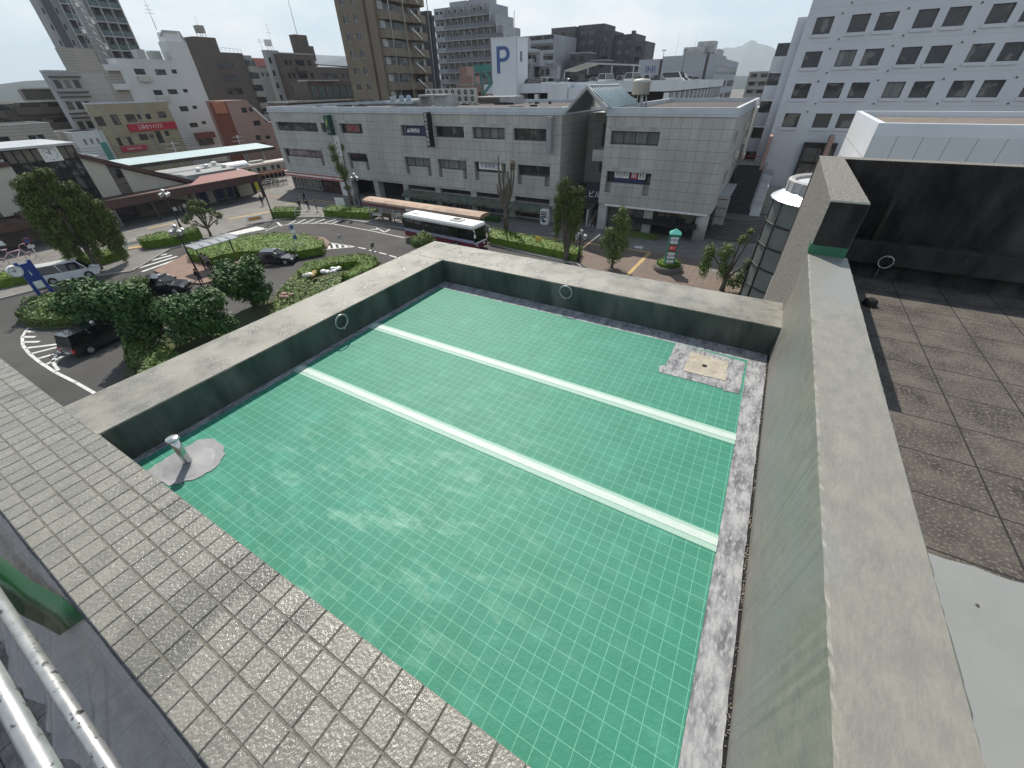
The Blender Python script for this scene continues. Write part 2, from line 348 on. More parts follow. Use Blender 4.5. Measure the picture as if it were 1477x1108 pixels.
# L-shaped low parapet (one wall): left run and far run
lp = empty('concrete_parapet', 'low L-shaped concrete parapet with wet grey top round the green roof', 'wall')
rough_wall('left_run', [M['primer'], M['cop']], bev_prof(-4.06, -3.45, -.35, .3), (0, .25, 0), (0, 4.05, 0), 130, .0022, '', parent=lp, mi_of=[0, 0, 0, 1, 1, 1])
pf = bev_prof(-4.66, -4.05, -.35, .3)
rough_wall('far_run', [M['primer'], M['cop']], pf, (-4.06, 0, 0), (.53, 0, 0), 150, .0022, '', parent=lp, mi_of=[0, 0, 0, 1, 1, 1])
# right wall
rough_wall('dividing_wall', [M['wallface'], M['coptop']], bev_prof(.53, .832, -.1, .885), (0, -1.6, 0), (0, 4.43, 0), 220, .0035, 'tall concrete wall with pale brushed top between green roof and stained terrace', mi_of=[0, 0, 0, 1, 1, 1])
tw = empty('stair_tower_wall', 'higher concrete wall end with lichen-speckled top and green primer band at its foot', 'wall')
rough_wall('wall', [M['exterior'], M['mosstop'], M['dark']], bev_prof(.53, .80, ZS, 1.335, .006), (0, 4.43, 0), (0, 7.0, 0), 80, .004, '', parent=tw, mi_of=[0, 2, 1, 1, 1, 1])
mb = MB(); mb.box(.532, .798, 4.424, 4.43, .886, 1.32); mb.build('shaded_end_face', M['dark'], tw)  # dark sheet over the end; the face's shade is put into its colour
mb = MB(); mb.box(.528, .80, 4.418, 4.424, .884, .965); mb.box(.522, .5285, 4.424, 4.52, .90, .97); mb.build('primer_band', M['gprimer'], tw)
dw = empty('terrace_back_wall', 'black weathered wall with a pale top edge across the back of the stained terrace', 'wall')
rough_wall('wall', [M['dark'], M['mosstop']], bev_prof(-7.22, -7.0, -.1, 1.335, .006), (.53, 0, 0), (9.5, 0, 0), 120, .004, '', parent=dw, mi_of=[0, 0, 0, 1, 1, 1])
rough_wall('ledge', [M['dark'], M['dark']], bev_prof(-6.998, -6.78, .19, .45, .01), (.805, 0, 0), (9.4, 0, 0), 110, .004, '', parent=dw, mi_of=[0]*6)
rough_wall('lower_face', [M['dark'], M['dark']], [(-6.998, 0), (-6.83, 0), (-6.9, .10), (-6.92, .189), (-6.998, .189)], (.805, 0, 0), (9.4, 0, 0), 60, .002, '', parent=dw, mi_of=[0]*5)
mb = MB(); mb.tube([(1.66, 6.90, .18), (1.655, 6.86, .09), (1.64, 6.82, .01)], .008, 6); mb.build('lit_joint_strip', M['mosstop'], dw)  # thin joint tube; its lit look is put in as a pale colour
# membrane, fleece strips, seam tapes
rnd = random.Random(3)
def ragged(name, pts, z, th, m, label, cat, step=.06, j=.004, parent=None, kind=None, group=None):
    out = []; n = len(pts)
    for i in range(n):
        a = Vector((*pts[i], 0)); b = Vector((*pts[(i+1) % n], 0)); k = max(1, int((b-a).length/step))
        for q in range(k):
            p = a.lerp(b, q/k); e = 0 if q == 0 else j; out.append((p.x+rnd.uniform(-e, e), p.y+rnd.uniform(-e, e), z))
    mb = MB(); mb.prism(out, (0, 0, -th)); o = mb.build(name, m, parent)
    if not parent: tag(o, label, cat, group, kind)
    return o
ragged('fleece_strip', [(-3.448, .2), (-3.448, 4.045), (-3.22, 4.045), (-3.22, .2)], .004, .006, M['fleece'], 'mottled fleece strip along the foot of the left parapet', 'fleece', group='fleece strips')
ragged('fleece_strip', [(-3.218, 3.78), (-3.218, 4.045), (.37, 4.045), (.37, 3.78)], .004, .006, M['fleece'], 'mottled fleece strip along the foot of the far parapet', 'fleece', group='fleece strips')
ragged('fleece_strip', [(.34, .2), (.34, 3.77), (.372, 3.77), (.372, 4.04), (.512, 4.04), (.512, .2)], .0045, .006, M['fleece'], 'sunlit black and white mottled fleece strip along the tall wall', 'fleece', j=.003, group='fleece strips')
ragged('waterproof_membrane', [(-3.37, .2), (-3.37, 3.845), (.352, 3.84), (.366, 2.5), (.366, .2)], .008, .006, M['green'], 'green waterproofing membrane printed with a square grid over the roof', 'roof sheet', j=.0008)
mb = MB(); r2 = random.Random(5)
for i in range(420):
    y = r2.uniform(.3, 4.0); x = .522+r2.gauss(0, .004); s = r2.uniform(.002, .007)
    if (math.sin(y*9)+math.sin(y*23+1)) < r2.uniform(-1.5, .8): continue
    mb.sphere((x, y, .004), s, 4, 0)
tag(mb.build('mortar_crumbs', M['debris']), kind='stuff', label='crumbled mortar along the gap at the foot of the tall wall')
mb = MB(); mb.box(.512, .532, .25, 4.04, -.004, .0005); tag(mb.build('wall_gap', M['black']), kind='structure')
for y1, y0, lab in ((2.705, 2.575, 'pale seam tape across the green membrane, the one nearer the far parapet'), (1.73, 1.612, 'pale seam tape across the green membrane, the one nearer the tiled parapet')):
    t = empty('seam_tape', lab, 'tape', (0, 0, 0), group='seam tapes on the membrane')
    w_ = y1-y0
    ragged('mesh_edge', [(-3.40, y0), (.368, y0), (.368, y0+w_*.34), (-3.40, y0+w_*.34)], .0105, .002, M['tape_m'], '', '', j=.0006, parent=t)
    ragged('centre_band', [(-3.41, y0+w_*.34), (.368, y0+w_*.34), (.368, y0+w_*.78), (-3.41, y0+w_*.78)], .0125, .002, M['tape_w'], '', '', j=.0006, parent=t)
    ragged('mesh_edge', [(-3.40, y0+w_*.78), (.368, y0+w_*.78), (.368, y1), (-3.40, y1)], .0105, .002, M['tape_m'], '', '', j=.0006, parent=t)
# drain patch
dr = empty('roof_drain', 'roof drain with small round hole in a beige mortar square inside a fleece patch', 'drain', (0, 0, 0))
ragged('fleece_patch', [(-.31, 3.83), (.335, 3.79), (.335, 3.24), (.21, 3.22), (.21, 3.25), (-.34, 3.24), (-.36, 3.35), (-.31, 3.38)], .012, .003, M['fleece'], '', '', j=.005, parent=dr)
ragged('mortar_bed', [(-.15, 3.73), (.20, 3.71), (.21, 3.38), (-.15, 3.36)], .016, .004, M['beige'], '', '', j=.006, parent=dr)
mb = MB(); mb.lathe((.01, 3.53, .016), [(.13, 0), (.11, .004), (.045, -.001), (.03, .004), (.024, .003)], 24, 0); mb.build('dished_mortar', M['beige'], dr)
mb = MB(); mb.cyl((.01, 3.53, .014), (.01, 3.53, .0175), .025, 16); mb.build('hole', M['black'], dr)
# vent pipe on mortar patch
vp = empty('vent_pipe', 'short shiny vent pipe with round cap standing in grey mortar', 'pipe', (-3.02, .49, 0))
mb = MB(); mb.tube([(0, 0, .006), (0, 0, .05), (.004, 0, .10), (.008, .004, .262)], .028, 14); mb.build('pipe', M['stainless'], vp)
mb = MB(); mb.lathe((.008, .004, .25), [(.001, .026), (.034, .024), (.041, .018), (.041, .004), (.036, 0), (.02, 0)], 20); mb.build('cap', M['stainless'], vp)
ragged('mortar_patch', [(-3.21, .27), (-2.93, .31), (-2.83, .44), (-2.815, .56), (-2.88, .67), (-2.99, .715), (-3.12, .72), (-3.215, .66), (-3.235, .5)], .0135, .006, M['mortar'], 'rounded patch of grey mortar under the vent pipe', 'mortar patch', j=.009, step=.03)
mb = MB(); mb.lathe((-3.02, .49, .0135), [(.16, 0), (.13, .006), (.05, .010), (.03, .02), (.02, .02)], 26); mb.build('mound', M['mortar'], bpy.data.objects['mortar_patch'])
# lifting rings
def ring(loc, face, tilt, hang, label):
    e = empty('anchor_ring', label, 'ring', loc, group='anchor rings on the parapets')
    s = -1 if hang else 1
    mb = MB(); pts = []
    for i in range(28):
        t = 2*math.pi*i/28; a = math.cos(t)*.075; b = math.sin(t)*.075+s*.072
        off = .03+(.03-b*.0)*0+tilt*abs(b)
        pts.append((off, a, b) if face == '+x' else (a, -off, b))
    mb.tube(pts, .0085, 8, closed=True); mb.build('hoop', M['steel'], e)
    mb = MB(); 
    q = ((0, 0, 0), (.045, 0, 0)) if face == '+x' else ((0, 0, 0), (0, -.045, 0))
    mb.cyl(q[0], q[1], .010, 8); mb.sphere(q[1], .016, 8)
    mb.build('eye_bolt', M['steel'], e)
ring((-3.45, 2.29, .14), '+x', .05, False, 'steel anchor ring leaning up against the left parapet')
ring((-1.63, 4.05, .155), 'y', .05, False, 'steel anchor ring leaning up against the far parapet')
ring((1.66, 6.78, .31), 'y', .05, True, 'steel anchor ring hanging on the dark ledge at the back of the terrace')
# terrace extras
ragged('grey_coating', [(.85, -2.9), (9.4, -2.9), (9.4, 2.25), (6, 2.24), (2.6, 2.23), (1.8, 2.215), (1.40, 2.19), (1.0, 2.18), (.85, 2.2)], .006, .006, M['coat'], 'smooth pale grey coating over the near end of the terrace floor', 'coating', j=.01)
mb = MB(); mb.lathe((1.49, 5.8, 0), [(.065, 0), (.07, .02), (.06, .06), (.03, .085), (.001, .09)], 12); 
for i in range(12):
    t = i*math.pi/6; mb.tube([(1.49+math.cos(t)*.073, 5.8+math.sin(t)*.073, 0), (1.49+math.cos(t)*.064, 5.8+math.sin(t)*.064, .06), (1.49, 5.8, .095)], .005, 4)
tag(mb.build('drain_strainer', M['dark']), 'dark domed drain strainer on the terrace floor beside the tall wall', 'drain')
mb = MB(); mb.tube([(1.44, 6.9, .45), (1.445, 6.9, .7), (1.45, 6.9, .965)], .034, 12); mb.lathe((1.45, 6.9, .965), [(.034, 0), (.04, .004), (.03, .006), (.026, 0)], 12)
tag(mb.build('stub_pipe', mat('old_grey_pipe', (.04, .037, .03), .95, (.022, .02, .017), 12)), 'short grey stub pipe standing on the ledge against the black wall', 'pipe')
mb = MB(); r3 = random.Random(2)
for p in ((1.72, 1.75), (1.55, 1.95), (1.62, 1.5), (2.1, 1.7), (1.9, 1.3), (1.66, 1.62)): mb.sphere((*p, .012), r3.uniform(.004, .008), 6)
tag(mb.build('grit', M['debris']), kind='stuff', label='grit scattered on the grey coating')
# ------------------------------------------------------------------ tiled parapet
tp = empty('tiled_parapet', 'wide parapet top of glossy grey-brown square tiles in the foreground', 'wall')
mb = MB(); mb.box(-9.5, .525, -.285, .258, ZS, .292); mb.build('core', [M['grout']], tp)
rows = [(.262, .154), (.146, .039), (.031, -.080), (-.088, -.197), (-.205, -.290)]
mb = MB(); rt = random.Random(11); px = .1125; x = -1.82+px*21
while x > -9.4:
    for (y1, y0) in rows:
        g = .0026; h = rt.uniform(-.0006, .0006); a, b, c, d_ = x-px+g+rt.uniform(-.001, .001), x-g+rt.uniform(-.001, .001), y0, y1
        if b > .52: b = .52
        if a > .5: continue
        t = [rt.uniform(-.0005, .0005) for _ in range(4)]; z = .2975+h; e = .0035
        v = [(a, c, z-.012), (b, c, z-.012), (b, d_, z-.012), (a, d_, z-.012), (a, c, z-e+t[0]), (b, c, z-e+t[1]), (b, d_, z-e+t[2]), (a, d_, z-e+t[3]),
             (a+e, c+e, z+t[0]), (b-e, c+e, z+t[1]), (b-e, d_-e, z+t[2]), (a+e, d_-e, z+t[3])]
        mb.add(v, [(0, 1, 5, 4), (1, 2, 6, 5), (2, 3, 7, 6), (3, 0, 4, 7), (4, 5, 9, 8), (5, 6, 10, 9), (6, 7, 11, 10), (7, 4, 8, 11), (8, 9, 10, 11)], rt.choice((0, 0, 1, 2)))
    x -= px
mb.build('top_tiles', [M['tile0'], M['tile1'], M['tile2']], tp)
mb = MB()
for y, w_ in ((.150, .008), (.035, .008), (-.084, .009), (-.201, .008)): mb.box(-9.4, .52, y-w_/2, y+w_/2, .29, .2935)
mb.build('joint', mat('wide_joint', (.16, .155, .13), .6, (.09, .085, .07), 30, .4), tp)
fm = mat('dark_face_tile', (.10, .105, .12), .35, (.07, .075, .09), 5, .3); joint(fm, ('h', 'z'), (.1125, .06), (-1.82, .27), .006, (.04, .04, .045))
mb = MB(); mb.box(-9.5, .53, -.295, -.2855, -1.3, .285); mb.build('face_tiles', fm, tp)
# curing film hanging down the outer face
pm = bpy.data.materials.new('plastic_film'); pm.use_nodes = True; b = pm.node_tree.nodes['Principled BSDF']; b.inputs['Base Color'].default_value = (.42, .44, .47, 1); b.inputs['Roughness'].default_value = .16
b.inputs['Alpha'].default_value = .5
mb = MB(); nx, nz = 150, 16; rp = random.Random(4); ph = [rp.uniform(0, 6) for _ in range(8)]
for i in range(nx+1):
    for k in range(nz+1):
        u = -5.6+4.9*i/nx; t = k/nz
        fold = math.sin(u*11+ph[0]+t*2.2)*.012+math.sin(u*27+ph[1]-t*3)*.007+math.sin(u*61+ph[2]+t)*.003
        y = -.304-.50*t-fold*(.1+1.6*t)
        mb.v.append((u, y, .262-.95*t+fold*1.2*t))
for i in range(nx):
    for k in range(nz):
        a = i*(nz+1)+k; mb.f.append([a, a+1, a+nz+2, a+nz+1]); mb.m.append(0); mb.sm.append(True)
tag(mb.build('plastic_film', pm), 'crumpled clear plastic film hanging down the outer face of the tiled parapet', 'plastic sheet')
# green tape flap
mb = MB(); gt = mat('green_masking_tape', (.006, .055, .014), .3, (.004, .04, .010), 8, .1)
A = [gz(-60, 745, .17), gz(0, 802, .17), gz(45, 838, .20), gz(90, 862, .25), gz(121, 892, .285)]; Bq = [gz(-60, 830, .12), gz(0, 866, .12), gz(35, 890, .12), gz(62, 903, .13), gz(86, 917, .14)]
for a_, b_ in zip(A, Bq): mb.v += [a_, b_]
for i in range(4): mb.f.append([2*i, 2*i+1, 2*i+3, 2*i+2]); mb.m.append(0); mb.sm.append(True)
mo = mb.build('masking_tape', gt); md = mo.modifiers.new('s', 'SOLIDIFY'); md.thickness = .001
tag(mo, 'dark green strip of masking tape hanging off the outer edge of the tiled parapet', 'tape')
# scaffold rails
for (y, z, lab) in ((-.43, .75, 'nearer galvanised scaffold tube in the bottom left corner'), (-.487, .18, 'scratched scaffold tube between the plastic film and the nearer tube')):
    mb = MB(); mb.cyl((-4.5, y, z), (1.0, y-.006, z), .0243, 28)
    tag(mb.build('scaffold_tube', M['steel']), lab, 'scaffold tube', 'scaffold tubes')
dk = mat('dirty_deck_tiles', (.30, .27, .24), .8, (.12, .11, .10), 9, .5, contrast=(.3, .65)); joint(dk, ('x', 'y'), (.3, .3), (0, 0), .008, (.02, .02, .02))
mb = MB(); mb.box(-9.4, .5, -4.5, -.297, -1.7, -1.3)
tag(mb.build('lower_deck', dk), kind='structure')
mb = MB(); p = gz(30, 1052, -1.29); mb.prism([(p[0], p[1], -1.292), (p[0]+.07, p[1]+.01, -1.292), (p[0]+.05, p[1]+.06, -1.292), (p[0]+.01, p[1]+.05, -1.292)], (0, 0, .004))
tag(mb.build('tape_scrap', mat('orange_scrap', (.8, .25, .16), .6)), 'small salmon-coloured scrap lying on the deck behind the scaffold tubes', 'scrap')
# ================================================================== CITY MATERIALS
M['asphalt'] = mat('asphalt', (.050, .049, .048), .9, (.034, .033, .033), .35, .3, bscale=8, detail=12, c3=(.066, .064, .062), s3=.12, th3=(.45, .65))
M['ground'] = mat('urban_ground', (.13, .125, .115), .9, (.08, .08, .078), .05)
M['pave'] = mat('sidewalk_paving', (.165, .156, .146), .85, (.12, .113, .105), .8, c3=(.19, .18, .165), s3=.15); joint(M['pave'], ('x', 'y'), (1.8, 1.8), (0, 0), .05, (.09, .085, .08), .7)
M['brickp'] = mat('brown_brick_paving', (.17, .125, .10), .85, (.12, .09, .075), 1.4); joint(M['brickp'], ('x', 'y'), (.6, .6), (0, 0), .06, (.08, .065, .055), .8)
M['redp'] = mat('red_brick_paving', (.235, .15, .12), .85, (.18, .12, .10), 1.2); joint(M['redp'], ('x', 'y'), (.5, .25), (0, 0), .03, (.14, .09, .07), .7)
M['white'] = mat('road_marking_white', (.62, .62, .60), .7, (.42, .42, .41), 2.5)
M['yellow'] = mat('tactile_yellow', (.46, .32, .12), .8, (.33, .24, .11), 2)
M['kerb'] = mat('kerb_stone', (.30, .29, .27), .85)
M['soil'] = mat('planting_soil', (.05, .045, .03), .95, (.06, .09, .02), 2)
M['panel'] = mat('grey_stone_panel', (.41, .405, .38), .75, (.33, .325, .31), .35, .1, c3=(.46, .45, .425), s3=.5, stretch=(1, 1, .35)); joint(M['panel'], ('h', 'z'), (1.05, 1.03), (-17.9, -.87), .035, (.10, .10, .10), .85)
M['stone'] = mat('pale_stone_trim', (.43, .43, .42), .7, (.29, .29, .28), .8)
M['coping'] = mat('roof_coping_metal', (.50, .53, .57), .45, (.42, .44, .47), .6)
M['droof'] = mat('dark_flat_roof', (.07, .055, .05), .9, (.045, .04, .038), .7)
M['glass'] = mat('window_glass_dark', (.016, .019, .022), .08, (.03, .034, .038), .6, spec=.6, c3=(.12, .12, .115), s3=.55, th3=(.56, .60))
M['glassb'] = mat('window_glass_blinds', (.20, .21, .21), .2, (.09, .095, .10), 1.2, stretch=(1, 1, .1))
M['frame'] = mat('dark_bronze_frame', (.045, .04, .035), .5)
M['framel'] = mat('aluminium_frame', (.42, .43, .43), .4, metal=.3)
M['hotel'] = mat('white_render', (.56, .575, .605), .8, (.51, .525, .555), .25, stretch=(1, 1, .3))
joint(M['hotel'], ('z',), (3.155,), (-.68,), .05, (.40, .415, .44), .7)
M['wpanel'] = mat('white_metal_panel', (.60, .61, .63), .55, (.55, .56, .58), .5); joint(M['wpanel'], ('h', 'z'), (1.17, 1.2), (4.83, -.6), .03, (.2, .2, .21))
M['cream'] = mat('ribbed_cream_cladding', (.50, .47, .40), .7, (.45, .42, .36), .6); joint(M['cream'], ('h',), (.32,), (0,), .06, (.3, .28, .24), .8)
M['maroon'] = mat('maroon_fascia', (.085, .042, .038), .55, (.06, .032, .03), .8)
M['maroonr'] = mat('maroon_roof', (.21, .07, .055), .6, (.17, .06, .05), .8)
M['brownp'] = mat('brown_panel', (.15, .13, .105), .5, (.11, .095, .08), .8)
M['beigeb'] = mat('beige_tile', (.33, .28, .19), .8, (.27, .23, .155), .4, stretch=(1, 1, .4)); joint(M['beigeb'], ('z',), (.7,), (0,), .05, (.2, .17, .12), .6)
M['whiteb'] = mat('white_painted_wall', (.60, .61, .60), .8, (.52, .53, .52), .15, stretch=(1, 1, .3))
M['greyb'] = mat('grey_painted_wall', (.36, .36, .355), .8, (.30, .30, .30), .15); joint(M['greyb'], ('z',), (1.1,), (0,), .08, (.25, .25, .25), .6)
M['tanb'] = mat('tan_slatted_wall', (.36, .335, .295), .8, (.31, .29, .26), .3); joint(M['tanb'], ('z',), (.55,), (0,), .12, (.22, .2, .18), .7)
M['brickb'] = mat('brown_tile_tower', (.125, .10, .085), .8, (.10, .08, .07), .3)
M['brownb'] = mat('olive_brown_tile', (.205, .165, .12), .8, (.17, .135, .10), .3)
M['pinkb'] = mat('pink_tile', (.36, .23, .195), .8, (.30, .195, .165), .4)
M['greyap'] = mat('pale_grey_apartment', (.34, .35, .375), .8, (.27, .28, .30), .2)
M['darkap'] = mat('charcoal_apartment', (.10, .10, .105), .8, (.07, .07, .075), .3)
M['rail'] = mat('glass_balustrade', (.11, .155, .15), .3, (.07, .10, .10), 1)
M['parkw'] = mat('parking_white_paint', (.56, .58, .61), .75, (.46, .48, .51), .25, stretch=(1, 1, .3))
M['corr'] = mat('white_corrugated', (.62, .64, .68), .7, (.57, .59, .63), .3); joint(M['corr'], ('h',), (.55,), (0,), .08, (.48, .50, .54), .8)
M['teal'] = mat('teal_steel', (.05, .20, .18), .6)
M['pblue'] = mat('sign_blue', (.05, .10, .27), .6)
M['ihi'] = mat('light_grey_cladding', (.34, .36, .39), .7, (.30, .32, .35), .1); joint(M['ihi'], ('z',), (1.5,), (0,), .1, (.25, .27, .3), .6)
M['red'] = mat('sign_red', (.42, .012, .03), .5)
M['wht'] = mat('sign_white', (.75, .75, .74), .5)
M['blk'] = mat('matt_black', (.012, .012, .013), .6)
M['ac'] = mat('air_conditioner_beige', (.50, .49, .44), .6)
M['duct'] = mat('zinc_duct', (.42, .47, .50), .35, (.3, .34, .36), 1.5, metal=.5)
M['atr'] = mat('atrium_glass', (.22, .32, .35), .15, (.16, .26, .29), .5)
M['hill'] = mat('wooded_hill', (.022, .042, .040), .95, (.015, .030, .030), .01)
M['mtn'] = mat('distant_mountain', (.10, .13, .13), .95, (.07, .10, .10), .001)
# ================================================================== GROUND
def sheet(name, pts, z, m, top=None, kind='structure'):
    mb = MB(); mb.prism([(p[0], p[1], z) for p in pts], (0, 0, -(top or .02))); return tag(mb.build(name, m), kind=kind)
mb = MB(); mb.add([(-9000, -9000, ZS-.03), (9000, -9000, ZS-.03), (9000, 9000, ZS-.03), (-9000, 9000, ZS-.03)], [(0, 1, 2, 3)])
tag(mb.build('ground', M['ground']), kind='structure')
sheet('road', [(-95, -60), (30, -60), (30, 60), (-95, 60)], ZS, M['asphalt'])
K = .13
kerb = [(-62.5, -60)]+[gz(*p)[:2] for p in ((0, 432), (48, 420), (104, 402), (190, 392))]+[(-62.4, 21.5), (-62.6, 26)]+[gz(*p)[:2] for p in ((330, 335), (380, 321), (424, 314.5), (461, 313.5), (503, 317.5), (542, 324.5), (583, 331))]
kerb += [(-38, 42.1), (-27.2, 41.5), (-24, 40.9), (-21.6, 40.5), (-15, 39.9), (-11, 36.5), (-8, 33), (0, 30), (14, 28)]
sheet('pavement', kerb+[(14, 70), (-95, 70), (-95, -60)], ZS+K, M['pave'], K)
mb = MB()
for a, b in zip(kerb, kerb[1:]):
    a = Vector((*a, ZS)); b = Vector((*b, ZS)); d = (b-a); n = Vector((d.y, -d.x, 0)).normalized()*.09
    mb.obox((a+b)/2+n*1.05, d/2, n, K+.01)
tag(mb.build('kerb', M['kerb']), kind='structure')
zp = ZS+K+.004
def strip(name, pts, m, z=None):
    mb = MB(); z = z if z is not None else ZS+.006; mb.prism([(p[0], p[1], z) for p in pts], (0, 0, -.004)); return mb.build(name, m)
# brown brick plaza before the second block, plus tan bands
tag(strip('brick_plaza', [(-27, 44.6), gz(850, 345, zp)[:2], (-13.5, 47.0), (-4, 47), (-3, 44), (1.5, 43), (2, 31), (-7.8, 33.5), (-10.8, 37), (-14.8, 40.2)], M['brickp'], zp), kind='structure')
def band(pts, w_, m, z, name='tactile_paving'):
    mb = MB()
    for a, b in zip(pts, pts[1:]):
        a = Vector((a[0], a[1], z-.004)); b = Vector((b[0], b[1], z-.004)); d = b-a; n = Vector((-d.y, d.x, 0)).normalized()*w_/2
        mb.obox((a+b)/2, d/2, n, .004)
    return tag(mb.build(name, m), kind='structure')
zt = zp+.005
band([(-72, 46.8), (-24.9, 46.55)], .35, M['yellow'], zt); band([(-24.8, 46.55), (-17.5, 46.7), (-9.0, 46.8)], .35, M['yellow'], zt); band([(-9.05, 46.6), (-9.3, 39.2), (-9.4, 35.0)], .38, M['yellow'], zt)
band([gz(185, 358, zt), gz(238, 352, zt)], .9, M['yellow'], zt); band([gz(212, 330, zt), gz(250, 322, zt)], .5, M['yellow'], zt)
band([gz(412, 295, zt), gz(455, 288, zt), gz(490, 294, zt)], .35, M['yellow'], zt); band([gz(382, 283, zt), gz(424, 287, zt)], 1.0, M['redp'], zt, 'brick_band')
band([gz(330, 316, zt), gz(390, 305, zt)], .6, M['yellow'], zt)
# islands
def island(pts, m, name='traffic_island', h=.15):
    mb = MB(); mb.prism([(p[0], p[1], ZS+h) for p in pts], (0, 0, -h), 0); return tag(mb.build(name, m), kind='structure')
isl = [gz(*p)[:2] for p in ((222, 392), (268, 369), (330, 349), (380, 340), (430, 339), (468, 344), (477, 351), (472, 358), (435, 368), (375, 388), (330, 401), (292, 411), (262, 408))]
island(isl, M['redp'])
isl2 = [gz(*p)[:2] for p in ((428, 392), (440, 379), (480, 371), (520, 367), (545, 371), (549, 379), (535, 392), (500, 412), (460, 437), (420, 470), (300, 560), (180, 545), (185, 515), (240, 490), (330, 460), (395, 430), (412, 410))]
island(isl2, M['soil'], 'planting_bed')
isl3 = [(x, y) for x, y in [(-52.9, 4.9), (-50.8, 5.0), (-48.6, 5.7), (-47.2, 7.0), (-46.4, 9.3), (-48.0, 10.2), (-51.5, 9.9), (-54.4, 9.4), (-55.2, 7.4)]]
island(isl3, M['soil'], 'planting_bed')
# markings
def mark(pts, name='road_marking', z=None): return tag(strip(name, pts, M['white'], z), kind='structure')
def mline(pts, w_, name='road_marking', z=ZS+.006):
    mb = MB()
    for a, b in zip(pts, pts[1:]):
        a = Vector((a[0], a[1], z-.004)); b = Vector((b[0], b[1], z-.004)); d = b-a; n = Vector((-d.y, d.x, 0)).normalized()*w_/2
        mb.obox((a+b)/2, d/2+d.normalized()*w_*.2, n, .004)
    return tag(mb.build(name, M['white']), kind='structure')
G2 = lambda *ps: [gz(*p) for p in ps]
mline(G2((0, 340.5), (385, 330)) if False else G2((383, 333), (400, 326), (430, 322), (465, 322), (480, 323), (530, 332), (583, 343)), .16)
mline(G2((400, 321), (406, 326)), .3)
for a, b in (((426, 313.5+5), (417, 323)), ((440, 316.5), (427, 323)), ((454, 316), (437, 323)), ((469, 316), (450, 323)), ((485, 316.5), (463, 323)), ((492, 317.5), (476, 323.5))): mline(G2(a, b), .22)
for a, b in (((536, 331), (548, 331)), ((543, 329), (555, 335)), ((555, 335), (562, 331))): mline(G2(a, b), .22)
mark([gz(*p)[:2] for p in ((287, 346), (370, 327), (386, 330), (360, 335), (322, 343), (290, 348.5))])
for (a, b) in (((517, 357), (527, 359)), ((533, 361), (542, 363)), ((547, 364.5), (557, 367)), ((562, 368.5), (572, 371.5))): mline(G2(a, b), .22)
mline(G2((466, 349), (512, 356), (467, 360)), .2)
for k in range(4): mline(G2((472+k*9, 350.5+k*1.3), (475+k*8, 358.5-k*.6)), .35)
for k in range(5):    # zebra crossing
    a0, a1 = (168, 378), (232, 365); b0, b1 = (206, 391.5), (262, 372); t = k/4
    mline([tuple(Vector(gz(*a0)).lerp(Vector(gz(*b0)), t)), tuple(Vector(gz(*a1)).lerp(Vector(gz(*b1)), t))], .42)
zc = G2((45, 470), (38, 476), (32, 486), (33, 498), (42, 510), (58, 523), (80, 537), (110, 552), (150, 575), (215, 610)); mline(zc, .2)
for (a, b) in (((45, 471), (48, 473)), ((40, 478), (49, 479)), ((35, 486), (50, 486)), ((35, 493.5), (56, 493)), ((39, 502), (88, 496)), ((46, 510), (86, 500)), ((56, 517), (88, 508)), ((68, 525), (90, 514))): mline(G2(a, b), .27)
mline(G2((90, 500), (80, 512), (76, 522), (84, 534)), .2)
mline(G2((122, 393), (135, 391)), .3)
